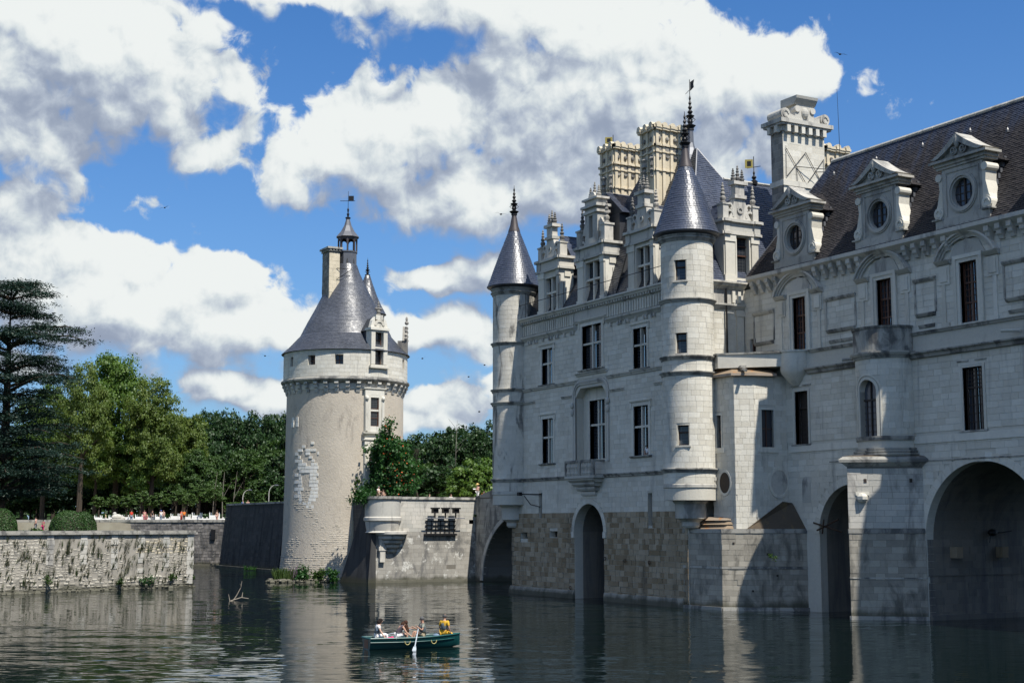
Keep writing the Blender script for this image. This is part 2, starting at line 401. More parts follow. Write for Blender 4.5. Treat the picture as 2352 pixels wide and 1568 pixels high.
def water_mat():
    m, nt, b = new_mat('river_water')
    g = nd(nt, 'ShaderNodeNewGeometry')
    pos = g.outputs['Position']
    n0 = noise(nt, pos, 0.03, 3, 0.5)
    b.inputs['Base Color'].default_value = (0.004, 0.009, 0.008, 1)
    b.inputs['Roughness'].default_value = 0.03
    b.inputs['IOR'].default_value = 1.24
    b.inputs['Specular IOR Level'].default_value = 0.5
    rt = nd(nt, 'ShaderNodeVectorRotate', rotation_type='Z_AXIS'); lk(nt, pos, rt.inputs['Vector'])
    rt.inputs['Angle'].default_value = -AZ
    v1 = vmt(nt, 'MULTIPLY', rt.outputs[0], (1.0, 0.42, 1))
    def ripples(sc, detail, rough, dist):
        n = nd(nt, 'ShaderNodeTexNoise')
        lk(nt, vmt(nt, 'MULTIPLY', rt.outputs[0], sc), n.inputs['Vector'])
        n.inputs['Scale'].default_value, n.inputs['Detail'].default_value = 1.0, detail
        n.inputs['Roughness'].default_value, n.inputs['Distortion'].default_value = rough, dist
        return vmt(nt, 'SUBTRACT', n.outputs['Color'], (0.5, 0.5, 0.5))
    calm = mth(nt, 'ADD', 0.28, mth(nt, 'MULTIPLY', smooth(nt, n0, 0.36, 0.56), 0.72))
    a1 = vmt(nt, 'MULTIPLY', ripples((2.6, 0.85, 1), 4, 0.6, 0.3), (0.25, 0.13, 0))
    a2 = vmt(nt, 'MULTIPLY', ripples((0.60, 0.14, 1), 3, 0.55, 0.5), (0.18, 0.055, 0))
    sl = vmt(nt, 'ADD', a1, a2)
    sc_ = nd(nt, 'ShaderNodeVectorMath', operation='SCALE'); lk(nt, sl, sc_.inputs[0]); lk(nt, calm, sc_.inputs['Scale'])
    rb = nd(nt, 'ShaderNodeVectorRotate', rotation_type='Z_AXIS'); lk(nt, sc_.outputs[0], rb.inputs['Vector'])
    rb.inputs['Angle'].default_value = AZ
    nn = vmt(nt, 'NORMALIZE', vmt(nt, 'ADD', rb.outputs[0], (0, 0, 1)))
    lk(nt, nn, b.inputs['Normal'])
    return m
WATER = water_mat()
def ground_mat(name, c1, c2, s=0.5):
    m, nt, b = new_mat(name)
    g = nd(nt, 'ShaderNodeNewGeometry')
    n = noise(nt, g.outputs['Position'], s, 6, 0.65)
    lk(nt, mixc(nt, smooth(nt, n, 0.3, 0.7), c1, c2), b.inputs['Base Color'])
    b.inputs['Roughness'].default_value = 0.95
    return m
GRASSM = ground_mat('mown_grass', (0.035, 0.065, 0.02), (0.06, 0.10, 0.03))
GRAVELM = ground_mat('pale_gravel', (0.30, 0.26, 0.20), (0.38, 0.34, 0.27))
EARTHM = ground_mat('woodland_floor', (0.04, 0.045, 0.025), (0.07, 0.07, 0.04))

# ------------------------------------------------------------------ object helpers
def link(o):
    COL.objects.link(o); return o

def adopt(o, parent):
    if parent is not None:
        o.parent = parent
        o.matrix_parent_inverse = Matrix.Translation(-Vector(parent.get('_w', (0, 0, 0))))

def props(o, label=None, cat=None, group=None, kind=None):
    if label: o['label'] = label
    if cat: o['category'] = cat
    if group: o['group'] = group
    if kind: o['kind'] = kind
    return o

def thing(name, loc, label, cat, group=None):
    o = bpy.data.objects.new(name, None)
    o.location = loc
    o['_w'] = tuple(float(v) for v in loc)
    o.empty_display_size = 0.3
    link(o)
    return props(o, label, cat, group)

class Fr:
    """flat frame: u to the right along the wall, v up, d outwards"""
    def __init__(s, o, u, v=(0, 0, 1)):
        s.O, s.U, s.V = Vector(o), Vector(u).normalized(), Vector(v).normalized()
        s.N = -(s.V.cross(s.U)).normalized()
        s.du = None
    def p(s, u, v, d=0.0):
        return s.O + s.U * u + s.V * v + s.N * d
    def M(s, u0, u1, v0, v1, d0, d1):
        c = s.p((u0 + u1) / 2, (v0 + v1) / 2, (d0 + d1) / 2)
        a, b, e = s.U * (u1 - u0), -s.N * (d1 - d0), s.V * (v1 - v0)
        return np.array([[a.x, b.x, e.x, c.x], [a.y, b.y, e.y, c.y], [a.z, b.z, e.z, c.z], [0, 0, 0, 1]])

class Cy:
    """frame wrapped round a vertical axis: u = angle * r"""
    def __init__(s, cx, cy, r, du=0.35):
        s.c, s.r, s.du = (cx, cy), r, du
    def p(s, u, v, d=0.0):
        a = u / s.r
        return Vector((s.c[0] + math.cos(a) * (s.r + d), s.c[1] + math.sin(a) * (s.r + d), v))

class MB:
    def __init__(s):
        s.v, s.f = [], []
    def add(s, vs, fs):
        n = len(s.v)
        s.v += [tuple(x) for x in vs]
        s.f += [tuple(i + n for i in f) for f in fs]
        return s
    def fbox(s, fr, u0, u1, v0, v1, d0, d1):
        n = 1 if not fr.du else max(1, int(abs(u1 - u0) / fr.du + 0.99))
        P = []
        for i in range(n + 1):
            u = u0 + (u1 - u0) * i / n
            P += [fr.p(u, v0, d0), fr.p(u, v0, d1), fr.p(u, v1, d1), fr.p(u, v1, d0)]
        F = []
        for i in range(n):
            a, b = 4 * i, 4 * i + 4
            for k in range(4):
                F.append((a + k, a + (k + 1) % 4, b + (k + 1) % 4, b + k)[::-1])
        F += [(3, 2, 1, 0)[::-1], (4 * n, 4 * n + 1, 4 * n + 2, 4 * n + 3)[::-1]]
        return s.add(P, F)
    def box(s, x0, x1, y0, y1, z0, z1):
        return s.fbox(Fr((0, 0, 0), (1, 0, 0)), x0, x1, z0, z1, -y1, -y0)
    def fpoly(s, fr, pts, d0, d1):
        n = len(pts)
        P = [fr.p(u, v, d1) for u, v in pts] + [fr.p(u, v, d0) for u, v in pts]
        F = [tuple(range(n)), tuple(range(2 * n - 1, n - 1, -1))]
        F += [(i, n + i, n + (i + 1) % n, (i + 1) % n) for i in range(n)]
        return s.add(P, F)
    def prism(s, pts, z0, z1, top=None):
        n = len(pts); top = top or pts
        P = [(x, y, z0) for x, y in pts] + [(x, y, z1) for x, y in top]
        F = [tuple(range(n - 1, -1, -1)), tuple(range(n, 2 * n))]
        F += [(i, (i + 1) % n, n + (i + 1) % n, n + i) for i in range(n)]
        return s.add(P, F)
    def mold(s, fr, u0, u1, prof):
        """prof [(d, v)...] swept along u, closed to the wall"""
        n = 1 if not fr.du else max(1, int(abs(u1 - u0) / fr.du + 0.99))
        k = len(prof); P = []
        for i in range(n + 1):
            u = u0 + (u1 - u0) * i / n
            P += [fr.p(u, v, d) for d, v in prof]
        F = []
        for i in range(n):
            a, b = k * i, k * (i + 1)
            F += [(a + j, b + j, b + (j + 1) % k, a + (j + 1) % k) for j in range(k)]
        F += [tuple(range(k)), tuple(range(k * n + k - 1, k * n - 1, -1))]
        return s.add(P, F)
    def arch(s, fr, cu, cv, r0, r1, a0, a1, d0, d1, n=16, ey=1.0):
        P, F = [], []
        for i in range(n + 1):
            a = a0 + (a1 - a0) * i / n
            ca, sa = math.cos(a), math.sin(a) * ey
            P += [fr.p(cu + r0 * ca, cv + r0 * sa, d0), fr.p(cu + r0 * ca, cv + r0 * sa, d1),
                  fr.p(cu + r1 * ca, cv + r1 * sa, d1), fr.p(cu + r1 * ca, cv + r1 * sa, d0)]
        for i in range(n):
            a, b = 4 * i, 4 * i + 4
            F += [(a + k, a + (k + 1) % 4, b + (k + 1) % 4, b + k) for k in range(4)]
        F += [(0, 1, 2, 3), (4 * n + 3, 4 * n + 2, 4 * n + 1, 4 * n)]
        return s.add(P, F)
    def lathe(s, cx, cy, prof, n=24, a0=0.0, a1=2 * PI, ex=1.0, rot=0.0):
        full = abs(a1 - a0 - 2 * PI) < 1e-6
        m = n if full else n + 1
        P, F = [], []
        for r, z in prof:
            for i in range(m):
                a = a0 + (a1 - a0) * i / n + rot
                P.append((cx + r * math.cos(a), cy + r * ex * math.sin(a), z))
        for j in range(len(prof) - 1):
            for i in range(n):
                k = (i + 1) % m
                F.append((j * m + i, j * m + k, (j + 1) * m + k, (j + 1) * m + i))
        if prof[0][0] > 1e-4: F.append(tuple(range(m - 1, -1, -1)))
        if prof[-1][0] > 1e-4: F.append(tuple(range((len(prof) - 1) * m, len(prof) * m)))
        return s.add(P, F)
    def tube(s, pts, r, n=6, r1=None):
        pts = [Vector(p) for p in pts]
        k = len(pts); P, F = [], []
        for i, p in enumerate(pts):
            t = (pts[min(i + 1, k - 1)] - pts[max(i - 1, 0)]).normalized()
            a = t.cross(Vector((0, 0, 1)))
            if a.length < 1e-3: a = t.cross(Vector((1, 0, 0)))
            a.normalize(); b = t.cross(a)
            rr = r if r1 is None else r + (r1 - r) * i / (k - 1)
            for j in range(n):
                w = 2 * PI * j / n
                P.append(p + (a * math.cos(w) + b * math.sin(w)) * rr)
        for i in range(k - 1):
            for j in range(n):
                F.append((i * n + j, i * n + (j + 1) % n, (i + 1) * n + (j + 1) % n, (i + 1) * n + j))
        F += [tuple(range(n - 1, -1, -1)), tuple(range((k - 1) * n, k * n))]
        return s.add(P, F)
    def ball(s, c, rx, ry=None, rz=None, n=10, m=7, rot=None):
        ry, rz = ry or rx, rz or rx
        P, F = [], []
        for j in range(m + 1):
            t = PI * j / m
            for i in range(n):
                a = 2 * PI * i / n
                q = Vector((rx * math.sin(t) * math.cos(a), ry * math.sin(t) * math.sin(a), rz * math.cos(t)))
                if rot is not None: q = rot @ q
                P.append(Vector(c) + q)
        for j in range(m):
            for i in range(n):
                F.append((j * n + i, (j + 1) * n + i, (j + 1) * n + (i + 1) % n, j * n + (i + 1) % n))
        return s.add(P, F)
    def wall(s, fr, u0, u1, v0, v1, holes=(), d0=-0.45, d1=-0.03):
        us = {u0, u1}; vs_ = {v0, v1}
        for h in holes:
            us |= {min(max(h[0], u0), u1), min(max(h[1], u0), u1)}
            vs_ |= {min(max(h[2], v0), v1), min(max(h[3], v0), v1)}
        us, vs_ = sorted(us), sorted(vs_)
        if fr.du:
            fine = []
            for a, b in zip(us, us[1:]):
                n = max(1, int((b - a) / fr.du + 0.99))
                fine += [a + (b - a) * i / n for i in range(n)]
            us = fine + [us[-1]]
        nu, nv = len(us) - 1, len(vs_) - 1
        def solid(i, j):
            if i < 0 or j < 0 or i >= nu or j >= nv: return False
            cu, cv = (us[i] + us[i + 1]) / 2, (vs_[j] + vs_[j + 1]) / 2
            return not any(h[0] < cu < h[1] and h[2] < cv < h[3] for h in holes)
        P, F = [], []
        def q(*pts):
            n = len(P); P.extend(pts); F.append((n, n + 1, n + 2, n + 3))
        for i in range(nu):
            for j in range(nv):
                if not solid(i, j): continue
                a, b, c, d = us[i], us[i + 1], vs_[j], vs_[j + 1]
                q(fr.p(a, c, d1), fr.p(b, c, d1), fr.p(b, d, d1), fr.p(a, d, d1))
                q(fr.p(a, d, d0), fr.p(b, d, d0), fr.p(b, c, d0), fr.p(a, c, d0))
                if not solid(i - 1, j): q(fr.p(a, c, d0), fr.p(a, c, d1), fr.p(a, d, d1), fr.p(a, d, d0))
                if not solid(i + 1, j): q(fr.p(b, c, d1), fr.p(b, c, d0), fr.p(b, d, d0), fr.p(b, d, d1))
                if not solid(i, j - 1): q(fr.p(a, c, d0), fr.p(b, c, d0), fr.p(b, c, d1), fr.p(a, c, d1))
                if not solid(i, j + 1): q(fr.p(a, d, d1), fr.p(b, d, d1), fr.p(b, d, d0), fr.p(a, d, d0))
        return s.add(P, F)
    def spandrel(s, fr, cu, cv, r, vtop, d0, d1, n=12, ey=1.0):
        for sg in (-1, 1):
            pts = [(cu + sg * r * math.cos(PI / 2 * i / n), cv + r * ey * math.sin(PI / 2 * i / n)) for i in range(n + 1)]
            pts = pts + [(cu, vtop), (cu + sg * r, vtop)]
            if sg > 0: pts = pts[::-1]
            s.fpoly(fr, pts[::-1], d0, d1)
        return s
    def mesh(s, name, mat, smooth=False):
        me = bpy.data.meshes.new(name)
        me.from_pydata(s.v, [], s.f)
        if mat: me.materials.append(mat)
        if smooth:
            me.shade_smooth() if smooth is True else me.shade_auto(smooth) if hasattr(me, 'shade_auto') else me.shade_smooth()
        return me
    def build(s, name, mat, parent=None, smooth=False):
        me = s.mesh(name, mat)
        if smooth:
            me.shade_smooth()
            try:
                me.set_sharp_from_angle(angle=R(38))
            except Exception:
                pass
        o = link(bpy.data.objects.new(name, me))
        adopt(o, parent)
        return o

# ------------------------------------------------------------------ pieces: blocks, slates, rubble
TPL = {}
_c = MB().box(-.5, .5, -.5, .5, -.5, .5)
TPL['block'] = (np.array(_c.v), _c.f)
TPL['slate'] = (np.array([(-.5, -.5, .03), (.5, -.5, .03), (.5, .5, .004), (-.5, .5, .004), (-.5, -.5, 0), (.5, -.5, 0)]),
                [(0, 1, 2, 3), (4, 5, 1, 0), (4, 0, 3), (5, 2, 1)])
def rock_tpl(seed):
    r = np.random.default_rng(seed)
    v = []
    for z in (-.5, 0.0, .5):
        k = 0.34 if z else 0.5
        for x, y in ((-1, -1), (1, -1), (1, 1), (-1, 1)):
            v.append((x * k * r.uniform(.8, 1.1), y * k * r.uniform(.8, 1.1) if z else y * k, z * r.uniform(.85, 1.05)))
    f = [(0, 3, 2, 1), (8, 9, 10, 11)]
    for j in (0, 4):
        f += [(j + i, j + (i + 1) % 4, j + 4 + (i + 1) % 4, j + 4 + i) for i in range(4)]
    return np.array(v), f
for _k in range(4):
    TPL['rock%d' % _k] = rock_tpl(50 + _k)
BUD = {}
SHARED = {}
class Pieces:
    def __init__(s):
        s.it = []
    def add(s, t, M):
        s.it.append((t, M))
    def raw(s, mb):
        s.it.append((mb, None))
    def build(s, owner, parent, name, mat, limit=300):
        """the pieces that show largest become objects of their own, the rest one joined mesh"""
        left = max(0, min(limit, BUD.get((owner, name), 300)))
        def size(it):
            t, M = it
            if M is None:
                P = np.mean(np.array(t.v), axis=0); ext = np.ptp(np.array(t.v), axis=0); a = max(ext[:2]) * max(ext[2], .1)
            else:
                P = M[:3, 3]; l = np.sort(np.linalg.norm(M[:3, :3], axis=0)); a = l[2] * l[1]
            x, y, z = proj(P)
            if z < 1 or x < -10 or x > 2362 or y < -10 or y > 1578: return 0.0
            if M is None:
                n = P - s.axis if hasattr(s, 'axis') else CAM - P
            else:
                n = (-M[:3, 1] if t == 'block' else M[:3, 2]); n = n / max(np.linalg.norm(n), 1e-6)
            fac = max(0.02, float(np.dot(n, CAM - P)) / np.linalg.norm(CAM - P) / max(np.linalg.norm(n), 1e-6))
            return a * fac / z ** 2
        items = sorted(s.it, key=size, reverse=True) if len(s.it) > left else s.it
        solo, rest = items[:left], items[left:]
        BUD[(owner, name)] = BUD.get((owner, name), 300) - len(solo)
        for t, M in solo:
            if M is None:
                me = t.mesh(name, mat)
            else:
                key = (t, mat.name)
                if key not in SHARED:
                    me = bpy.data.meshes.new(name)
                    me.from_pydata([tuple(v) for v in TPL[t][0]], [], TPL[t][1])
                    me.materials.append(mat)
                    SHARED[key] = me
                me = SHARED[key]
            o = link(bpy.data.objects.new(name, me))
            if M is not None:
                o.matrix_basis = Matrix(M.tolist())
            adopt(o, parent)
        if rest:
            V, F, n = [], [], 0
            for t, M in rest:
                if M is None:
                    v, f = np.array([tuple(q) for q in t.v]), t.f
                else:
                    tv, f = TPL[t]
                    v = tv @ M[:3, :3].T + M[:3, 3]
                V.append(v); F += [tuple(i + n for i in q) for q in f]; n += len(v)
            me = bpy.data.meshes.new(name)
            me.from_pydata(np.concatenate(V).tolist(), [], F)
            me.materials.append(mat)
            o = link(bpy.data.objects.new(name, me))
            adopt(o, parent)
            o['kind'] = 'stuff'

def ashlar(pc, fr, u0, u1, v0, v1, ch, bl, rects=(), circs=(), d0=-0.06, dv=0.009, gap=0.013, keep=None):
    """running-bond courses of blocks over a wall, left out where the openings are"""
    n = max(1, round((v1 - v0) / ch)); h = (v1 - v0) / n
    for j in range(n):
        a, b = v0 + j * h, v0 + (j + 1) * h
        bad = []
        for r in rects:
            ov = min(b, r[3]) - max(a, r[2])
            if ov > 0.3 * h: bad.append((r[0], r[1]))
        for cu, cv, r, ey in circs:
            m = (a - cv) / ey
            if m <= 0: bad.append((cu - r, cu + r))
            elif 0 < m < r: w = math.sqrt(r * r - m * m); bad.append((cu - w, cu + w))
        free = [(u0, u1)]
        for x, y in bad:
            nf = []
            for p, q in free:
                if y <= p or x >= q: nf.append((p, q)); continue
                if x > p: nf.append((p, x))
                if y < q: nf.append((y, q))
            free = nf
        for p, q in free:
            u = p - (bl * random.random() * 0.7 if p == u0 else 0)
            while u < q - 1e-3:
                w = bl * random.uniform(0.6, 1.35)
                e = u + w
                if q - e < bl * 0.35: e = q
                lo, hi = max(u, p), min(e, q)
                if hi - lo > 0.12 and (keep is None or keep((lo + hi) / 2, (a + b) / 2)):
                    g = gap / 2
                    args = (lo + g, hi - g, a + g, b - g, d0, random.uniform(0, dv))
                    if isinstance(fr, Fr): pc.add('block', fr.M(*args))
                    else: pc.raw(MB().fbox(fr, *args))
                u = e

def slates(pc, pts, ee, w, lift=1.0):
    """rows of slates over a convex planar roof polygon; pts[0]->pts[1] is the eave, seen from outside left to right"""
    P = [Vector(p) for p in pts]
    U = (P[1] - P[0]).normalized()
    nrm = Vector((0, 0, 0))
    for i in range(1, len(P) - 1):
        nrm += (P[i] - P[0]).cross(P[i + 1] - P[0])
    N = nrm.normalized()
    V = N.cross(U).normalized()
    q = [((p - P[0]).dot(U), (p - P[0]).dot(V)) for p in P]
    vmax = max(y for x, y in q)
    rows = int(vmax / ee)
    for j in range(rows + 1):
        v = (j + 0.5) * ee
        if v > vmax: break
        xs = []
        for i in range(len(q)):
            (x0, y0), (x1, y1) = q[i], q[(i + 1) % len(q)]
            if (y0 <= v) != (y1 <= v):
                xs.append(x0 + (x1 - x0) * (v - y0) / (y1 - y0))
        if len(xs) < 2: continue
        a, b = min(xs), max(xs)
        u = a - random.random() * w
        while u < b:
            ww = w * random.uniform(0.8, 1.2)
            lo, hi = max(u, a), min(u + ww, b)
            if hi - lo > 0.03:
                c = P[0] + U * ((lo + hi) / 2) + V * v
                su, sv, sn = U * (hi - lo - 0.008), V * (ee * 1.18), N * (lift * random.uniform(0.7, 1.5))
                pc.add('slate', np.array([[su.x, sv.x, sn.x, c.x], [su.y, sv.y, sn.y, c.y], [su.z, sv.z, sn.z, c.z], [0, 0, 0, 1]]))
            u += ww

def cone_slates(pc, cx, cy, prof, ee, w, a0=0, a1=2 * PI, lift=1.0, skip=None):
    """rings of slates over a surface of revolution; prof [(r, z)] from eave upwards"""
    segs = []
    for (r0, z0), (r1, z1) in zip(prof, prof[1:]):
        segs.append((math.hypot(r1 - r0, z1 - z0), r0, z0, r1, z1))
    tot = sum(s_[0] for s_ in segs)
    t = ee / 2
    while t < tot:
        acc = 0
        for L, r0, z0, r1, z1 in segs:
            if t <= acc + L: break
            acc += L
        k = (t - acc) / L
        r, z = r0 + (r1 - r0) * k, z0 + (z1 - z0) * k
        dr, dz = (r1 - r0) / L, (z1 - z0) / L
        n = max(6, round((a1 - a0) * r / w))
        off = random.random()
        for i in range(n):
            a = a0 + (a1 - a0) * (i + off) / n
            if skip and skip(a, z): continue
            ca, sa = math.cos(a), math.sin(a)
            U = Vector((-sa, ca, 0)); V = Vector((ca * dr, sa * dr, dz)); N = U.cross(V)
            c = Vector((cx + ca * r, cy + sa * r, z))
            su, sv, sn = U * ((a1 - a0) * r / n * random.uniform(.94, 1.0) ), V * (ee * 1.18), N * (lift * random.uniform(0.7, 1.4))
            pc.add('slate', np.array([[su.x, sv.x, sn.x, c.x], [su.y, sv.y, sn.y, c.y], [su.z, sv.z, sn.z, c.z], [0, 0, 0, 1]]))
        t += ee

# ================================================================== THE CASTLE (main block)
YF, YG = 57.0, 62.0                         # west face of the main block, west face of the gallery
FA = Fr((0, YF, 0), (1, 0, 0))              # u = X
GA = Fr((0, YG, 0), (1, 0, 0))
XS = -79.5
SO = Fr((XS, 0, 0), (0, 1, 0))              # south face, u = Y
TL, TR, TRAD = (-104.35, 57.1), (-79.42, 57.1), 1.8

castle = thing('castle', (-92, 66, 0), 'pale stone castle block with two pointed corner turrets, standing in the river', 'castle')

def mullioned(parent, fr, u0, u1, v0, v1, lights=2, tr=0.58, jamb=0.2, depth=0.34, glass=GLASS, smat=TUF, sill=0.12, hood=True, name='window'):
    mb = MB()
    mb.fbox(fr, u0 - jamb, u0, v0, v1, -depth - .05, 0.05)
    mb.fbox(fr, u1, u1 + jamb, v0, v1, -depth - .05, 0.05)
    mb.fbox(fr, u0 - jamb, u1 + jamb, v1, v1 + jamb, -depth - .05, 0.052)
    if hood:
        mb.mold(fr, u0 - jamb - .14, u1 + jamb + .14, [(-.02, v1 + jamb), (.09, v1 + jamb + .02), (.14, v1 + jamb + .10), (.14, v1 + jamb + .15), (-.02, v1 + jamb + .16)])
        for a in (u0 - jamb - .13, u1 + jamb - .07):
            mb.fbox(fr, a, a + .2, v1 - .15, v1 + jamb - .002, 0.0, .10)
    w = mb.build(name, smat, parent)
    m = 0.075
    if lights == 2:
        c = (u0 + u1) / 2
        MB().fbox(fr, c - m, c + m, v0, v1, -depth + .02, -.06).build('mullion', smat, w)
        cols = [(u0, c - m), (c + m, u1)]
    else:
        cols = [(u0, u1)]
    vt = v0 + (v1 - v0) * tr
    if tr:
        tb = MB()
        for a, b in cols: tb.fbox(fr, a, b, vt - m, vt + m, -depth + .02, -.07)
        tb.build('transom', smat, w)
        rows = [(v0, vt - m), (vt + m, v1)]
    else:
        rows = [(v0, v1)]
    for a, b in cols:
        for c_, d_ in rows:
            MB().fbox(fr, a, b, c_, d_, -depth - .03, -depth).build('pane', glass, w)
    if sill:
        MB().mold(fr, u0 - jamb - .12, u1 + jamb + .12, [(-depth, v0 - .16), (.10, v0 - .16), (.20, v0 - .08), (.20, v0 - .02), (-depth, v0 + .01)]).build('sill', LEDGE, w)
    return w

def voussoirs(parent, fr, cu, cv, r, w, d, n, mat, ey=1.0, back=-.74):
    for i in range(n):
        a, b = PI * i / n, PI * (i + 1) / n
        g = .006 / r
        MB().arch(fr, cu, cv, r, r + w, a + g, b - g, back, d, 3, ey).build('voussoir', mat, parent)

W3A, W3B, W3C = (-99.47, -97.74, 16.78, 19.66), (-93.2, -90.4, 17.4, 20.76), (-86.07, -84.31, 16.78, 19.71)
W2A, W2C = (-99.42, -97.7, 10.46, 14.0), (-86.12, -84.22, 10.5, 14.06)
REC = (-94.3, -89.75, 10.3, 16.0)
SL1, SL2 = (-100.05, -99.5, 6.05, 8.1), (-84.45, -83.9, 5.5, 7.8)
HO1, HO2 = (-103.1, -101.9, 4.45, 5.07), (-98.36, -97.1, 4.6, 5.09)
AC = (-92.4, 5.05, 2.1)                     # water gate: centre, springing, radius
UL, UR = TL[0] + 0.2, TR[0] - 0.2
holes = [W3A, W3B, W3C, W2A, W2C, REC, SL1, SL2, HO1, HO2, (AC[0] - AC[2], AC[0] + AC[2], -1.2, AC[1] + AC[2])]
mb = MB().wall(FA, UL, UR, -1.2, 22.0, holes, d0=-0.75)
mb.spandrel(FA, AC[0], AC[1], AC[2], AC[1] + AC[2], -0.75, -0.031)
wall = mb.build('wall', TUFB, castle)
pc = Pieces()
ex = [(h[0] - .2, h[1] + .2, h[2] - .12, h[3] + .2) for h in (W3A, W3B, W3C, W2A, W2C)] + [(REC[0] - .35, REC[1] + .35, REC[2], REC[3] + .3)] + [SL1, SL2]
ashlar(pc, FA, UL + 1.35, UR - 1.4, 6.5, 9.05, .36, .75, ex, [(AC[0], AC[1], AC[2] + .38, 1.0)])
ashlar(pc, FA, UL + 1.35, UR - 1.4, 9.35, 16.4, .35, .75, ex)
ashlar(pc, FA, UL + 1.35, UR - 1.4, 16.7, 20.6, .35, .75, ex)
pc.build('castle', wall, 'stone_block', TUF, 110)
pc = Pieces()
ex = [HO1, HO2, SL1, SL2]
ashlar(pc, FA, UL - .4, UR - .02, -0.8, 6.5, .38, .62, ex, [(AC[0], AC[1], AC[2] + .05, 1.0)], dv=.05, gap=.03)
pc.build('castle', wall, 'stone_block', WARM, 90)
mb = MB()
for h in (SL1, SL2, HO1, HO2):
    mb.fbox(FA, h[0], h[1], h[2], h[3], -.74, -.55)
mb.build('slit_backing', DWOOD, wall)
# water gate
mb = MB()
for sg in (-1, 1):
    u = AC[0] + sg * (AC[2] + .18)
    mb.fbox(FA, u - .2, u + .2, AC[1] - .45, AC[1] - .002, -.1, .12)
arch = mb.build('water_gate_arch', TUF, castle)
voussoirs(arch, FA, AC[0], AC[1], AC[2], .38, .06, 15, TUF)
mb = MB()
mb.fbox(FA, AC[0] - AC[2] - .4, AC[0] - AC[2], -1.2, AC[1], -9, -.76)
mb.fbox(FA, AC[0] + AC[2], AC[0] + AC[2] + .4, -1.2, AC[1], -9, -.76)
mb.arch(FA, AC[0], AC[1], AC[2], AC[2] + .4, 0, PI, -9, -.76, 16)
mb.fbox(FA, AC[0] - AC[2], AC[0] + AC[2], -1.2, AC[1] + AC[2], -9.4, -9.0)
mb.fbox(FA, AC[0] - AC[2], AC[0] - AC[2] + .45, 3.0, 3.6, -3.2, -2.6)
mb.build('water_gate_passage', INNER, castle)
# plinth at the water
MB().mold(FA, UL - .6, AC[0] - AC[2] - .02, [(-.1, -1.2), (.22, -1.2), (.20, .35), (.06, .62), (-.1, .62)]).build('plinth', PIER, castle)
MB().mold(FA, AC[0] + AC[2] + .02, UR - .55, [(-.1, -1.2), (.12, -1.2), (.10, .35), (.04, .62), (-.1, .62)]).build('plinth', PIER, castle)
# upper windows
for q in (W3A, W3B, W3C):
    mullioned(castle, FA, *q, jamb=.34 if q is W3B else .24)
for q in (W2A, W2C):
    mullioned(castle, FA, *q, jamb=.26)
# tall window in its moulded arched recess, with balcony
FR2 = Fr((0, YF + .72, 0), (1, 0, 0))
mb = MB().wall(FR2, REC[0], REC[1], REC[2], REC[3], [(-93.3, -91.1, 10.56, 15.05)], d0=-.4, d1=0)
for sg, u in ((-1, REC[0]), (1, REC[1])):
    mb.fpoly(FA, [(u, REC[3] - .7), (u - sg * .7, REC[3]), (u, REC[3])][::int(-sg)], -.73, -.03)
rec = mb.build('window_recess', TUF, castle)
mullioned(castle, FR2, -93.3, -91.1, 10.56, 15.05, jamb=.16, hood=False, sill=0)
mb = MB()
for k, (o, t) in enumerate(((.0, .16), (.16, .17))):
    for u in (REC[0] - o - t, REC[1] + o):
        mb.fbox(FA, u, u + t, REC[2], REC[3] - .5, -.1, .05 + .05 * k)
    for sg, u in ((1, REC[0]), (-1, REC[1])):
        c = (u + sg * .75, REC[3] - .5)
        a0, a1 = (PI / 2, PI) if sg > 0 else (0, PI / 2)
        mb.arch(FA, c[0], c[1], .75 + o, .75 + o + t, a0, a1, -.1, .05 + .05 * k, 8)
    mb.fbox(FA, REC[0] + .75, REC[1] - .75, REC[3] + .25 + o, REC[3] + .25 + o + t, -.1, .05 + .05 * k)
for u in (REC[0] - .28, REC[1] + .28):
    mb.ball(FA.p(u, 14.2, .12), .17, .15, .3); mb.ball(FA.p(u, 14.75, .14), .2, .16, .25)
mb.build('recess_moulding', TUFG, castle)
bal = MB()
bal.fbox(FA, -94.35, -90.1, 9.05, 9.25, -.1, .98)
for k, (d, z) in enumerate(((.85, 8.75), (.65, 8.45), (.42, 8.12), (.2, 7.78))):
    bal.mold(FA, -94.1 + k * .28, -90.35 - k * .28, [(-.05, z), (d * .75, z), (d, z + .16), (d, z + .29), (-.05, z + .29)])
bal = bal.build('balcony', TUFG, castle)
r_ = MB().fbox(FA, -94.3, -90.15, 10.24, 10.42, .80, 1.0)
for u in (-94.3, -90.35, -92.3): r_.fbox(FA, u, u + .2, 9.25, 10.24, .82, .99)
r_.fbox(FA, -94.3, -94.14, 10.24, 10.42, -.05, .8).fbox(FA, -90.31, -90.15, 10.24, 10.42, -.05, .8)
r_.build('balcony_rail', LEDGE, bal)
for i in range(16):
    u = -94.0 + i * .24
    if abs(u + 92.2) < .14: continue
    p = FA.p(u, 0, .9)
    MB().lathe(p.x, p.y, [(.05, 9.25), (.09, 9.45), (.05, 9.62), (.045, 9.75), (.09, 9.95), (.05, 10.24)], 6).build('baluster', TUFG, bal)
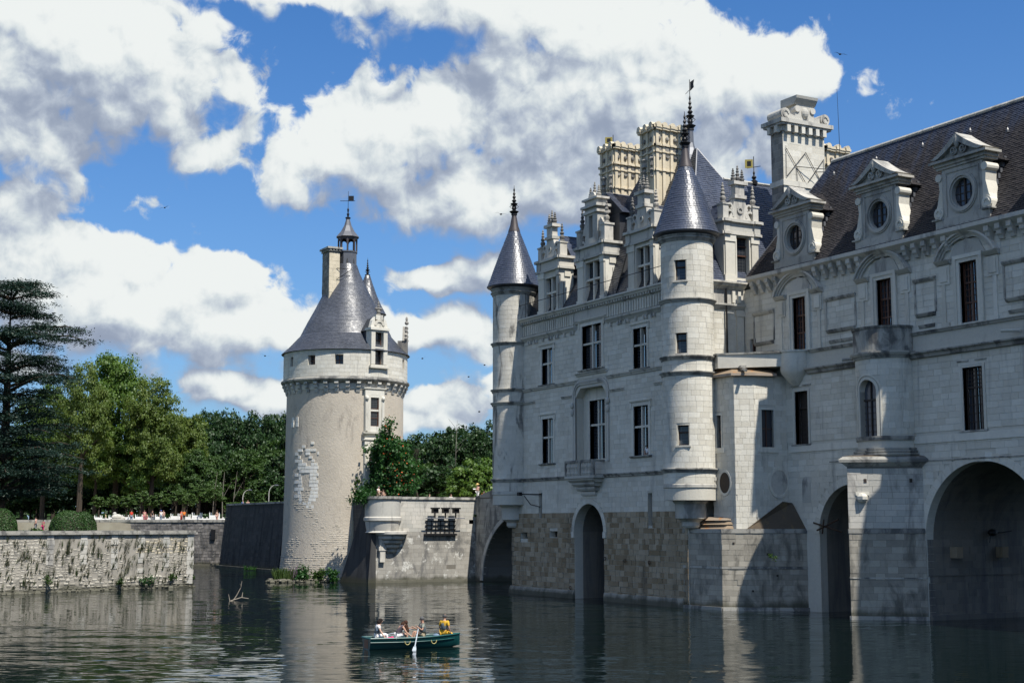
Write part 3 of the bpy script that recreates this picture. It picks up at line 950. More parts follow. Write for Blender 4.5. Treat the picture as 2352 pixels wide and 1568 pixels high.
# string courses
def course(parent, fr, u0, u1, v, h=.28, d=.22, mat=LEDGE, name='string_course'):
    return MB().mold(fr, u0, u1, [(-.03, v), (d * .45, v), (d * .6, v + h * .4), (d, v + h * .65), (d, v + h * .85), (-.03, v + h)]).build(name, mat, parent)
course(castle, FA, UL + 1.2, -94.45, 9.08); course(castle, FA, -90.0, UR - 1.3, 9.08)
course(castle, FA, UL + 1.2, -94.0, 16.42, .26, .2, TUFG); course(castle, FA, -89.6, UR - 1.3, 16.42, .26, .2, TUFG)
course(castle, FA, -94.0, -89.6, 16.95, .26, .24, TUFG)
for a, b in ((UL + 1.2, -100.6), (-96.3, -94.75), (-89.3, -87.4), (-83.4, UR - 1.3)):
    course(castle, FA, a, b, 15.4, .2, .14, TUFG)
# great cornice and fluted frieze
cor = MB().mold(FA, UL + .9, UR - 1.2, [(-.4, 21.98), (.12, 21.98), (.2, 22.12), (.36, 22.2), (.42, 22.34), (.52, 22.38), (.52, 22.5), (-.4, 22.52)]).build('cornice', TUFG, castle)
for i in range(62):
    u = UL + 1.4 + i * .355
    if u > UR - 1.5: break
    MB().fbox(FA, u, u + .13, 22.0, 22.19, .1, .34).build('cornice_bracket', TUFG, cor)
fz = MB().fbox(FA, UL + 1.0, -94.1, 20.95, 21.97, -.1, .05).fbox(FA, -89.5, UR - 1.2, 20.95, 21.97, -.1, .05)
fz.mold(FA, UL + 1.0, -94.1, [(-.05, 20.55), (.06, 20.55), (.16, 20.7), (.28, 20.82), (.28, 20.94), (-.05, 20.95)])
fz.mold(FA, -89.5, UR - 1.2, [(-.05, 20.55), (.06, 20.55), (.16, 20.7), (.28, 20.82), (.28, 20.94), (-.05, 20.95)])
fz.fbox(FA, -94.1, -89.5, 21.25, 21.97, -.1, .12).mold(FA, -94.2, -89.4, [(-.05, 21.02), (.08, 21.02), (.2, 21.2), (-.05, 21.24)])
fz = fz.build('frieze', TUFG, castle)
u = UL + 1.15
while u < UR - 1.4:
    if not (-94.4 < u < -89.4):
        MB().fbox(FA, u, u + .15, 21.05, 21.85, .04, .15).build('flute', TUF, fz)
        if int(u * 10) % 2 == 0:
            MB().fbox(FA, u, u + .16, 20.3, 20.56, -.02, .17).build('corbel', TUFG, fz)
    u += .34
# drain pipes, wire rail, lantern bracket
MB().tube([FA.p(-103.0, 20.4, .12), FA.p(-103.0, 9.0, .12)], .07).build('drain_pipe', IRON, castle)
MB().tube([FA.p(-81.9, 20.7, .12), FA.p(-81.9, 9.2, .12)], .07).build('drain_pipe', IRON, castle)
MB().tube([Vector((-79.3, 60.35, 22)), Vector((-79.3, 60.35, 17.0))], .07).build('drain_pipe', IRON, castle)
rl = MB().tube([FA.p(-103.2, 23.65, .35), FA.p(-81.5, 23.7, .35)], .028, 4)
for u in (-101.6, -96.2, -95.4, -88.2, -82.9): rl.tube([FA.p(u, 22.5, .35), FA.p(u, 24.6, .35)], .025, 4)
rl.build('wire_rail', IRON, castle)
br = MB().tube([FA.p(-99.8, 8.0, 0), FA.p(-101.6, 8.05, .9)], .05, 5).tube([FA.p(-99.8, 7.0, 0), FA.p(-100.5, 7.2, .5), FA.p(-101.2, 7.9, .7)], .04, 5)
br.fbox(FA, -101.8, -101.45, 7.92, 8.2, .75, 1.05)
br.build('iron_bracket', IRON, castle)
for z, u in ((3.1, -90.0), (3.0, -87.3), (2.95, -84.2), (.8, -95.0)):
    p = FA.p(u, z, .1)
    MB().tube([p + Vector((.13 * math.cos(a), -.02, .13 * math.sin(a))) for a in np.linspace(0, 2 * PI, 9)], .03, 4).build('mooring_ring', RUST, castle)

LICH = stone('black_lichened_tuffeau', (0.56, 0.53, 0.46), (0.62, 0.59, 0.52), stain=(0.05, 0.05, 0.05), amt=0.75, thr=(0.50, 0.62), streak=0.22)
# ------------------------------------------------------------------ corner turrets
def finial(x, y, z0, z1, mat, parent, s=1.0, name='finial', vane=False):
    L = z1 - z0
    pr = [(.22, 0), (.20, .05), (.30, .10), (.34, .12), (.12, .16), (.16, .22), (.10, .30), (.24, .36), (.26, .38), (.08, .42), (.17, .48), (.06, .54), (.13, .60), (.05, .66), (.10, .71), (.035, .78), (.07, .84), (.02, .92), (.012, 1.0)]
    mb = MB().lathe(x, y, [(r * s, z0 + t * L) for r, t in pr], 8)
    for k in range(6):
        a = k * PI / 3
        mb.tube([(x + .12 * s * math.cos(a), y + .12 * s * math.sin(a), z0 + .2 * L), (x + .3 * s * math.cos(a), y + .3 * s * math.sin(a), z0 + .28 * L), (x + .1 * s * math.cos(a), y + .1 * s * math.sin(a), z0 + .36 * L)], .022 * s, 4)
    return mb.build(name, mat, parent)

def turret(cx, cy, hole_specs, zs, seed, smat=TUF):
    """round turret on a stepped corbel: ledges at the storeys, slated cone, lead cap and iron finial"""
    r = TRAD
    cyl = Cy(cx, cy, r, .22)
    a0, a1 = R(-200), R(80)
    hl = [(a * r - w / 2, a * r + w / 2, z0, z1) for a, w, z0, z1 in hole_specs]
    t = MB().wall(cyl, a0 * r, a1 * r, 7.2, 25.3, hl, d0=-.5, d1=-.02).build('turret', TUFB, castle)
    pc = Pieces(); pc.axis = np.array([cx, cy, 15.0])
    lv = [8.2] + zs + [25.3]
    for za, zb in zip(lv, lv[1:]):
        if zb - za > .5:
            ashlar(pc, cyl, R(-185) * r, R(60) * r, za + .1, zb - .1, .37, .62, [(h[0] - .05, h[1] + .05, h[2] - .03, h[3] + .03) for h in hl], d0=-.05, dv=.006)
    pc.build('castle', t, 'stone_block', smat, 45)
    for z in zs + [25.2]:
        lg = MB().lathe(cx, cy, [(r - .05, z - .22), (r + .07, z - .2), (r + .1, z - .08), (r + .2, z), (r + .2, z + .07), (r - .05, z + .12)], 40)
        lg.build('ledge', LEDGE, t, True)
    cr = MB().lathe(cx, cy, [(.5, 5.35), (.62, 5.5), (.62, 5.75), (.8, 5.9), (1.05, 6.0), (1.05, 6.95), (1.2, 7.1), (1.2, 7.25), (1.42, 7.38), (1.42, 7.55), (1.62, 7.7), (1.62, 7.88), (1.85, 8.05), (1.85, 8.25), (1.78, 8.3)], 40)
    cr.build('corbel', TUFG, t, True)
    for (a, w, z0, z1) in hole_specs:
        fr = Fr((cx + math.cos(a) * (r - .02), cy + math.sin(a) * (r - .02), 0), (-math.sin(a), math.cos(a), 0))
        fm = MB()
        for u in (-w / 2, w / 2 - .07): fm.fbox(fr, u, u + .07, z0, z1, -.34, -.2)
        for v in (z0, z1 - .07, z0 + (z1 - z0) * .62): fm.fbox(fr, -w / 2 + .07, w / 2 - .07, v, v + .07, -.34, -.2)
        wn = fm.build('window', RUST, t)
        wn['label'] = 'small square turret window with rust brown frame'
        MB().fbox(fr, -w / 2, w / 2, z0, z1, -.42, -.36).build('pane', GLASS, t)
        MB().fbox(fr, -w / 2 - .12, w / 2 + .12, z0 - .12, z0, -.3, .07).build('sill', TUFG, t)
    prof = [(2.3, 25.5), (2.1, 25.95), (1.66, 27.2), (1.08, 28.75), (.45, 30.35)]
    MB().lathe(cx, cy, [(2.0, 25.3), (2.28, 25.42)] + [(a - .02, b) for a, b in prof], 40).build('cone_roof', SLATED, t, True)
    pc = Pieces()
    cone_slates(pc, cx, cy, prof, .185, .21, lift=.8)
    pc.build('castle', t, 'slate', SLATE, 125 if cx > -90 else 45)
    MB().lathe(cx, cy, [(.52, 30.28), (.5, 30.4), (.36, 30.8), (.2, 31.7), (.17, 31.85)], 20).build('lead_cap', LEADB, t, True)
    finial(cx, cy, 31.75, 34.35, IRON, t, 1.25)
    return t

camr = math.atan2(-TR[1], -TR[0])
aw = camr - R(15)
turret(*TR, [(aw, .8, 22.05, 23.5), (aw, .78, 17.05, 18.45), (aw + R(1), .8, 10.85, 12.2)], [9.25, 15.78, 16.85, 20.78, 25.02 - .0], 1)
turret(*TL, [], [9.25, 15.6, 16.7, 20.6, 24.9], 2, LICH)

# ------------------------------------------------------------------ main roof
def poly(name, mat, parent, pts, thick=.12):
    P = [Vector(p) for p in pts]
    n = Vector((0, 0, 0))
    for i in range(1, len(P) - 1): n += (P[i] - P[0]).cross(P[i + 1] - P[0])
    n.normalize()
    k = len(P)
    mb = MB().add(P + [p - n * thick for p in P], [tuple(range(k)), tuple(range(2 * k - 1, k - 1, -1))] + [(i, k + i, k + (i + 1) % k, (i + 1) % k) for i in range(k)])
    return mb.build(name, mat, parent)

ZE = 22.55
PKW, PKE = (-87.65, 62.5, 33.8), (-85.4, 62.5, 33.8)       # short ridge of the south pavilion
RG = (-84.05, 63.7, 31.25)
roof = MB()
roofs = [
    # (points from the outside, eave first)   west slope of the south pavilion, its south slope, the long south slope
    ([(-89.6, 57.35, ZE), (-79.3, 57.35, ZE), PKE, PKW], SLATED),
    ([(-79.3, 57.35, ZE), (-79.3, 62.6, ZE), (-84.05, 63.9, 31.25), PKE], SLATE),
    ([(-79.3, 62.6, ZE), (-79.3, 82, ZE), (-84.05, 82, 31.25), (-84.05, 63.9, 31.25)], SLATE),
    ([(-97.0, 57.35, ZE), (-89.0, 57.35, ZE), (-89.0, 60.8, 33.6)], SLATED),
    ([(-104.4, 57.35, ZE), (-96.0, 57.35, ZE), (-96.0, 59.3, 26.1), (-103.6, 59.3, 26.1)], SLATED),
]
ro = MB()
ro.add([(-104.4, 57.4, ZE - .2), (-79.4, 57.4, ZE - .2), (-79.4, 82, ZE - .2), (-104.4, 82, ZE - .2), (-104.4, 57.4, ZE - .1), (-79.4, 57.4, ZE - .1), (-79.4, 82, ZE - .1), (-104.4, 82, ZE - .1)], [(3, 2, 1, 0), (4, 5, 6, 7), (0, 1, 5, 4), (1, 2, 6, 5), (2, 3, 7, 6), (3, 0, 4, 7)])
# cores under the slate planes
def core(base, top):
    n = len(base)
    ro.add([(x, y, ZE - .08) for x, y in base] + [tuple(np.array(p) - (0, 0, .06)) for p in top], [tuple(range(n - 1, -1, -1)), tuple(range(n, 2 * n))] + [(i, (i + 1) % n, n + (i + 1) % n, n + i) for i in range(n)])
core([(-89.55, 57.4), (-79.35, 57.4), (-79.35, 67.6), (-89.55, 67.6)], [PKW, PKE, (PKE[0], 62.7, 33.8), (PKW[0], 62.7, 33.8)])
core([(-79.35, 62.6), (-79.35, 82), (-88.6, 82), (-88.6, 62.6)], [(-84.04, 63.9, 31.25), (-84.04, 82, 31.25), (-84.1, 82, 31.25), (-84.1, 63.9, 31.25)])
core([(-97.0, 57.4), (-88.95, 57.4), (-88.95, 67.6), (-97.0, 67.6)], [(-89.3, 60.85, 33.6), (-88.95, 60.85, 33.6), (-88.95, 63.0, 33.6), (-89.3, 63.0, 33.6)])
core([(-104.4, 57.4), (-95.9, 57.4), (-95.9, 76), (-104.4, 76)], [(-103.5, 59.35, 26.1), (-95.9, 59.35, 26.1), (-95.9, 74, 26.1), (-103.5, 74, 26.1)])
roof = ro.build('roof', SLATEB, castle)
for pts, m in roofs:
    pc = Pieces(); slates(pc, pts, .2, .24, 1.0)
    pc.build('castle', roof, 'slate', SLATE if m is SLATE else SLATED, 30 if m is SLATE else 12)  # west slopes in darker slate than south ones: shade put into the colour
MB().tube([PKE, (-79.3, 57.35, ZE)], .06, 5).tube([PKW, (-89.6, 57.35, ZE)], .06, 5).tube([PKE, (-84.05, 63.9, 31.25)], .06, 5).build('hip_lead', LEAD, roof)
MB().tube([(-84.05, 63.9, 31.3), (-84.05, 82, 31.3)], .12, 6).build('ridge_lead', TUFG, roof)
MB().lathe(-86.2, 62.5, [(.75, 32.6), (.55, 33.4), (.35, 34.0), (.25, 34.4), (.22, 35.6)], 8).build('lead_cap', LEAD, roof)
finial(-86.2, 62.5, 35.4, 38.4, IRON, roof, 1.3)
v_ = MB().tube([(-86.2, 62.5, 38.2), (-86.2, 62.5, 39.4)], .03, 5).tube([(-86.75, 62.5, 38.4), (-85.9, 62.5, 38.7)], .025, 4)
v_.fpoly(Fr((-86.2, 62.5, 0), (.88, .48, 0)), [(.05, 38.5), (.35, 38.75), (.32, 39.0), (.38, 39.35), (.05, 39.2)], -.012, .012)
v_.build('weather_vane', IRON, roof)
# skylight hatch with ladder on the south slope
sk = MB().add([(-80.6, 71.5, 26.0), (-80.6, 74.5, 26.0), (-81.9, 74.5, 28.2), (-81.9, 71.5, 28.2), (-80.3, 71.5, 26.2), (-80.3, 74.5, 26.2), (-81.2, 74.5, 28.4), (-81.2, 71.5, 28.4)], [(4, 5, 6, 7), (0, 1, 5, 4), (1, 2, 6, 5), (2, 3, 7, 6), (3, 0, 4, 7)])
sk.build('roof_hatch', IRON, roof)
def vane_gilt(x, y, z0, z1, parent):
    L = z1 - z0
    MB().lathe(x, y, [(.25, z0), (.28, z0 + .12 * L), (.1, z0 + .18 * L), (.2, z0 + .26 * L), (.05, z0 + .34 * L), (.09, z0 + .42 * L), (.03, z0 + .5 * L), (.03, z1)], 8).tube([(x - .5, y - .25, z0 + .62 * L), (x + .5, y + .25, z0 + .62 * L)], .025, 4).build('vane_post', IRON, parent)
    fr = Fr((x, y, 0), (-.6, -.8, 0))
    MB().fbox(fr, .06, .66, z0 + .6 * L, z0 + .9 * L, -.012, .012).build('gilded_banner', GOLD, parent)
    MB().fbox(fr, .2, .5, z0 + .66 * L, z0 + .84 * L, -.02, .02).build('banner_emblem', IRON, parent)
q = at_x(1732, 414, -84.05)
vane_gilt(-84.05, q[1], 31.2, 33.4, roof)
q = at_y(1387, 330, 60.6)
vane_gilt(q[0], 61.5, 35.4, 37.2, roof)

# ------------------------------------------------------------------ dormers of the main block
def pinnacle(p, h, s, parent, mat=CHIMG, name='pinnacle'):
    x, y, z = p
    pr = [(.20, 0), (.22, .06), (.13, .10), (.19, .20), (.20, .28), (.10, .36), (.16, .42), (.17, .47), (.08, .55), (.13, .63), (.07, .72), (.11, .79), (.05, .87), (.07, .92), (.015, 1.0)]
    return MB().lathe(x, y, [(r * s, z + t * h) for r, t in pr], 8).build(name, mat, parent)

def stone_dormer(parent, fr, u0, u1, op, zb, ze0, ze1, kind, depth, ridge, eave, back, lights=2):
    """carved lucarne: piers, entablature, scrolled gable with candelabra pinnacles, slate saddle roof behind"""
    c = (u0 + u1) / 2
    mb = MB()
    mb.fbox(fr, u0, op[0], zb, ze0, -depth, 0)
    mb.fbox(fr, op[1], u1, zb, ze0, -depth, 0)
    mb.fbox(fr, op[0], op[1], op[3], ze0, -depth, 0)
    mb.fbox(fr, op[0], op[1], zb, op[2], -depth, 0)
    d = mb.build('dormer', TUF, parent)
    pl = MB()
    for a, b in ((u0, op[0] - .12), (op[1] + .12, u1)):
        pl.fbox(fr, a - .02, b, zb, zb + .5, 0, .16)
        pl.fbox(fr, a + .08, b - .06, zb + .5, ze0 - .5, 0, .11)
        pl.fbox(fr, a + .0, b, ze0 - .5, ze0, 0, .17)
    pl.fbox(fr, op[0] - .1, op[0], op[2], op[3] + .1, 0, .06).fbox(fr, op[1], op[1] + .1, op[2], op[3] + .1, 0, .06).fbox(fr, op[0], op[1], op[3], op[3] + .1, 0, .06)
    # capital stub on the return side
    for z in (ze0 - .62,):
        pl.fbox(fr, u1, u1 + .09, z, z + .5, -.9, -.35)
    pl.build('pilaster', TUF, d)
    en = MB()
    for a, b, dd in ((ze0, ze0 + .18, .22), (ze0 + .2, ze1 - .2, .10), (ze1 - .2, ze1, .3)):
        en.fbox(fr, u0 - dd, u1 + dd, a, b, -depth, dd)
        for q0, q1 in ((u0 - .05, u0 + .42), (u1 - .42, u1 + .05)):
            en.fbox(fr, q0 - dd * .3, q1 + dd * .3, a + .005, b - .005, -.3, dd + .1)
    en.build('entablature', TUFG, d)
    w = None
    cm = (op[0] + op[1]) / 2; vt = op[2] + (op[3] - op[2]) * .55
    cols = [(op[0], cm - .08), (cm + .08, op[1])] if lights == 2 else [(op[0], op[1])]
    fm = MB()
    if lights == 2:
        fm.fbox(fr, cm - .08, cm + .08, op[2], op[3], -.36, -.06)
        for a, b in cols: fm.fbox(fr, a, b, vt - .08, vt + .08, -.36, -.07)
        w = fm.build('window', TUF, d)
    else:
        for v in (op[2], op[3] - .08, vt, op[2] + (op[3] - op[2]) * .78): fm.fbox(fr, op[0], op[1], v, v + .08, -.36, -.28)
        w = fm.build('window', WOOD, d)
    for a, b in cols:
        for e, f in ((op[2], vt - .08), (vt + .08, op[3])):
            MB().fbox(fr, a, b, e, f, -.45, -.38).build('pane', GLASS, d)
    W = u1 - u0
    if kind == 'aedicule':
        g = MB()
        h = 2.0
        g.fpoly(fr, [(c - W * .34, ze1), (c + W * .34, ze1), (c + W * .22, ze1 + h * .35), (c + W * .15, ze1 + h * .8), (c - W * .15, ze1 + h * .8), (c - W * .22, ze1 + h * .35)], -.55, -.05)
        g.fbox(fr, c - W * .17, c + W * .17, ze1 + h * .8, ze1 + h * .92, -.65, .1)
        g.fbox(fr, c - W * .13, c + W * .13, ze1 + h * .92, ze1 + h * 1.3, -.5, .0)
        g.fbox(fr, c - W * .2, c + W * .2, ze1 + h * 1.3, ze1 + h * 1.42, -.65, .15)
        for sg in (-1, 1):
            g.fbox(fr, c + sg * (W * .5 - .2) - .24, c + sg * (W * .5 - .2) + .24, ze1, ze1 + 1.05, -.6, .06)
            g.fbox(fr, c + sg * (W * .5 - .2) - .3, c + sg * (W * .5 - .2) + .3, ze1 + 1.05, ze1 + 1.17, -.66, .12)
            cx_ = c + sg * W * .30
            a0, a1 = (R(10), R(200)) if sg > 0 else (R(-20), R(170))
            g.arch(fr, cx_, ze1 + .35, W * .09, W * .14, R(-20), R(200), -.5, -.02, 10)
            g.arch(fr, cx_ - sg * W * .02, ze1 + 1.0, W * .05, W * .09, R(-60), R(240), -.45, -.08, 10)
        g.arch(fr, c, ze1 + .75, .14, .26, 0, 2 * PI, -.2, .04, 12)
        g.build('gable', TUFG, d)
        for sg in (-1, 1):
            pinnacle(fr.p(c + sg * (W * .5 - .2), ze1 + 1.17, -.27), 1.55, 1.1, d)
        for k, hh in ((-1, 1.0), (0, 1.25), (1, 1.0)):
            pinnacle(fr.p(c + k * W * .13, ze1 + h * 1.42, -.25), hh, .95, d)
    else:
        z2 = ze1 + 2.9
        g = MB()
        a, b = c - .62, c + .62
        oo = (c - .36, c + .2, ze1 + .55, ze1 + 2.3)
        g.fbox(fr, a - .3, oo[0], ze1, z2, -1.0, .0).fbox(fr, oo[1], b + .3, ze1, z2, -1.0, .0)
        g.fbox(fr, oo[0], oo[1], ze1, oo[2], -1.0, .0).fbox(fr, oo[0], oo[1], oo[3], z2, -1.0, .0)
        for zz, dd in ((z2 - .45, .14), (z2, .26)):
            g.fbox(fr, a - .3 - dd, b + .3 + dd, zz, zz + .2, -1.1, dd)
        g.fbox(fr, a - .3, b + .3, z2 + .2, z2 + .62, -.9, 0)
        g.fbox(fr, a - .5, b + .5, z2 + .62, z2 + .78, -1.0, .18)
        g.arch(fr, c, z2 + .78, .0, .5, 0, PI, -.6, -.05, 10)
        for sg in (-1, 1):
            g.fbox(fr, c + sg * (W * .5 - .22) - .28, c + sg * (W * .5 - .22) + .28, ze1, ze1 + 1.25, -.7, .08)
            g.fbox(fr, c + sg * (W * .5 - .22) - .36, c + sg * (W * .5 - .22) + .36, ze1 + 1.25, ze1 + 1.4, -.78, .15)
            g.arch(fr, c + sg * (W * .5 - .62), ze1 + .1, .22, .4, 0, PI, -.5, -.05, 10)
            g.fpoly(fr, [(c + sg * 1.0, ze1 + .9), (c + sg * 1.5, ze1 + .9), (c + sg * 1.05, ze1 + 2.0)][::sg], -.4, -.1)
        g.build('gable', TUFG, d)
        MB().fbox(fr, oo[0], oo[1], oo[2], oo[3], -.6, -.5).build('pane', GLASS, d)
        for sg in (-1, 1):
            pinnacle(fr.p(c + sg * (W * .5 - .22), ze1 + 1.4, -.3), 1.75, 1.15, d)
        for k, hh in ((-1, 1.0), (0, 1.35), (1, 1.0)):
            pinnacle(fr.p(c + k * .6, z2 + .78, -.35), hh, .95, d)
    # body and slate saddle roof behind the stone front
    u0b, u1b = u0 + .12, u1 - .12
    MB().fbox(fr, u0b, u1b, zb, eave, -back, -depth - .002).build('slate_hung_side', SLATED, d)
    e = .3
    A = [fr.p(u1 + e, eave, -depth - .01), fr.p(u1 + e, eave, -back), fr.p(c, ridge, -back), fr.p(c, ridge, -depth - .01)]
    B = [fr.p(u0 - e, eave, -back), fr.p(u0 - e, eave, -depth - .01), fr.p(c, ridge, -depth - .01), fr.p(c, ridge, -back)]
    rf = MB().add([A[0], A[1], A[2], A[3], B[0], B[1]], [(0, 1, 2, 3), (4, 5, 3, 2), (0, 3, 5), (1, 4, 2), (0, 5, 4, 1)]).build('saddle_roof', SLATEB, d)
    for pp in (A, B):
        pc = Pieces(); slates(pc, pp, .2, .24, .8)
        pc.build('castle', d, 'slate', SLATE, 8)
    MB().tube([fr.p(c, ridge + .03, -depth), fr.p(c, ridge + .03, -back)], .06, 5).build('ridge_lead', LEAD, d)
    return d

FD = Fr((0, YF + .3, 0), (1, 0, 0))
stone_dormer(castle, FD, -100.45, -96.95, (-99.3, -97.6, 22.75, 25.45), 22.4, 26.0, 27.05, 'aedicule', 1.2, 29.0, 26.25, 10)
stone_dormer(castle, FD, -94.25, -90.25, (-93.1, -90.95, 22.7, 25.75), 22.4, 26.0, 27.1, 'tower', 1.4, 31.3, 29.4, 6.5)
stone_dormer(castle, FD, -87.05, -83.55, (-85.95, -84.15, 22.7, 25.7), 22.4, 26.0, 27.05, 'aedicule', 1.2, 28.9, 26.5, 5.5)
SD = Fr((XS + .15, 0, 0), (0, 1, 0))
stone_dormer(castle, SD, 60.25, 63.3, (61.35, 62.45, 22.85, 25.8), 22.5, 25.9, 27.0, 'aedicule', 1.1, 28.6, 26.6, 4.0, lights=1)

# ------------------------------------------------------------------ carved chimney stacks
def fluted_stack(parent, x0, x1, y0, y1, zb, zt, name='chimney'):
    """carved stack: angle pilasters, two cornices broken round them, scalloped crown"""
    ch = MB().box(x0, x1, y0, y1, zb, zt - .1).build(name, CHIM, parent)
    S = Fr((x1, 0, 0), (0, 1, 0)); Wf = Fr((0, y0, 0), (1, 0, 0))
    H = zt - zb
    mb = MB(); cv = MB()
    for fr, a, b in ((S, y0, y1), (Wf, x0, x1)):
        n = 4 if b - a > 2.3 else 2
        st = (b - a) / n
        for i in range(n + 1):
            u = a + st * i
            u = min(max(u, a + .13), b - .13)
            mb.fbox(fr, u - .12, u + .12, zb, zt - .5, 0, .13)
            for z, dd, h in ((zt - .5, .30, .16), (zt - .34, .36, .2), (zt - 1.75, .26, .16), (zt - 2.25, .2, .14), (zt - 3.7, .2, .12)):
                mb.fbox(fr, u - .2, u + .2, z, z + h, 0, dd)
            mb.arch(fr, u, zt - .14, 0, .24, 0, PI, 0, .34, 8)
        for z, dd, h in ((zt - .5, .2, .16), (zt - .34, .26, .2), (zt - 1.75, .17, .16), (zt - 2.25, .11, .14), (zt - 3.7, .11, .12)):
            mb.fbox(fr, a - dd, b + dd, z + .002, z + h - .002, -.05, dd)
        for i in range(n):
            u = a + st * (i + .5)
            cv.ball(fr.p(u, zt - 1.15, .02), .16, .16, .2, 8, 5)
            cv.arch(fr, u, zt - 2.45, .0, .2, PI, 2 * PI, 0, .12, 8)
            cv.fbox(fr, u - .22, u + .22, zt - 2.1, zt - 1.82, 0, .09)
    mb.build('pilaster', CHIM, ch)
    cv.build('carving', CHIMG, ch)
    nb = MB()
    for z in (zt - 3.3, zt - 4.2):
        nb.lathe(x0 + (x1 - x0) * .35, y0 - .12, [(.0, z), (.3, z + .05), (.22, z + .4), (.36, z + .6), (.0, z + .9)], 8)
        nb.lathe(x0 + (x1 - x0) * .85, y0 - .1, [(.0, z), (.2, z + .05), (.14, z + .4), (.26, z + .6), (.0, z + .9)], 8)
    nb.build('niche_canopy', CHIMG, ch)
    return ch
fluted_stack(castle, -95.0, -93.05, 60.0, 62.75, 24, 35.75)
fluted_stack(castle, -89.35, -87.45, 60.1, 63.0, 24, 35.95)
fluted_stack(castle, -86.6, -85.0, 74.8, 77.0, 26, 35.6)
# big plain stack with scrolled crown at the end of the gallery
bx = (-80.35, -79.0, 65.5, 69.4)
ch = MB().box(*bx, 22, 34.1).build('chimney', TUF, castle)
ch['label'] = 'plain tall chimney with scrolled crown'
S = Fr((bx[1], 0, 0), (0, 1, 0)); Wf = Fr((0, bx[2], 0), (1, 0, 0))
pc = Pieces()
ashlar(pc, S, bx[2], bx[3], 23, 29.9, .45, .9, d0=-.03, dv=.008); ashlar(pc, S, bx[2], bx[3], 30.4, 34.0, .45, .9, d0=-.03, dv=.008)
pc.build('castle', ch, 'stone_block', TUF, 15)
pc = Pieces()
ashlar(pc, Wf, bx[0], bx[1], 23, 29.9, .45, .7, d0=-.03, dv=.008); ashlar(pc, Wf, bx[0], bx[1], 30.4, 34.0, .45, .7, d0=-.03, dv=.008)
pc.build('castle', ch, 'stone_block', CHIMG, 5)  # west face in dark stone: its shade is put into the colour
MB().box(bx[0] - .1, bx[1] + .1, bx[2] - .1, bx[3] + .1, 29.95, 30.35).build('string_band', TUF, ch)
mb = MB().box(bx[0] - .5, bx[1] + .5, bx[2] - .5, bx[3] + .5, 34.55, 34.85).box(bx[0] - .38, bx[1] + .38, bx[2] - .38, bx[3] + .38, 34.4, 34.56).box(bx[0] - .12, bx[1] + .12, bx[2] - .12, bx[3] + .12, 34.0, 34.4)
mb.build('chimney_cornice', TUFG, ch)
for i in range(6):
    u = bx[2] + .12 + i * .67
    MB().fbox(S, u, u + .32, 33.9, 34.39, .1, .42).build('modillion', TUF, ch)
for i in range(2):
    u = bx[0] + .1 + i * .8
    MB().fbox(Wf, u, u + .32, 33.9, 34.39, .1, .42).build('modillion', TUF, ch)
cy_ = (bx[2] + bx[3]) / 2
mb = MB()
pts = [(bx[2] - .2, 34.85), (bx[3] + .2, 34.85), (bx[3] + .3, 35.3), (bx[3] + .05, 35.55), (bx[3] - .5, 35.35), (cy_ + .9, 35.2), (cy_ + .75, 36.1), (cy_ - .75, 36.1), (cy_ - .9, 35.2), (bx[2] + .5, 35.35), (bx[2] - .05, 35.55), (bx[2] - .3, 35.3)]
mb.fpoly(S, pts, -1.25, .2)
for u in (bx[2] + .1, bx[3] - .1):
    mb.arch(S, u, 35.25, .0, .42, 0, 2 * PI, -1.35, .3, 16)
    mb.arch(S, u, 35.25, .18, .3, 0, 1.7 * PI, .3, .36, 14)
for u in (cy_ - .72, cy_ + .72):
    mb.arch(S, u, 35.75, .0, .24, 0, 2 * PI, -.2, .3, 12)
mb.ball(S.p(cy_, 35.5, .2), .25, .32, .42)
mb.mold(S, cy_ - 1.0, cy_ + 1.0, [(-1.3, 36.1), (.2, 36.1), (.5, 36.5), (.55, 36.7), (-1.3, 36.72)])
mb.build('scrolled_crown', TUFG, ch)
st = MB()
zz = [(bx[2] + .25, 32.7), (bx[2] + 1.15, 31.4), (bx[2] + 2.1, 30.0)]
P_ = lambda u, v: S.p(u, v, .08)
st.tube([P_(65.72, 30.6), P_(65.72, 32.9)], .02, 4).tube([P_(69.25, 30.6), P_(69.25, 32.3)], .02, 4)
for a, b in (((65.75, 32.7), (67.55, 30.2)), ((67.55, 32.6), (69.25, 30.1)), ((65.72, 30.6), (67.55, 32.6)), ((67.55, 30.2), (69.25, 32.3))):
    st.tube([P_(*a), P_(*b)], .028, 4)
st.tube([P_(66.65, 31.45), S.p(70.4, 31.3, 1.2)], .028, 4).tube([P_(68.45, 31.25), S.p(70.4, 31.3, 1.2)], .028, 4).tube([P_(66.65, 31.4), P_(66.9, 27)], .02, 4)
st.build('iron_stay', IRON, ch)
MB().tube([(-77.5, 69.6, 30), (-78.0, 69.9, 37.5)], .03, 5, .012).build('lightning_rod', IRON, ch)

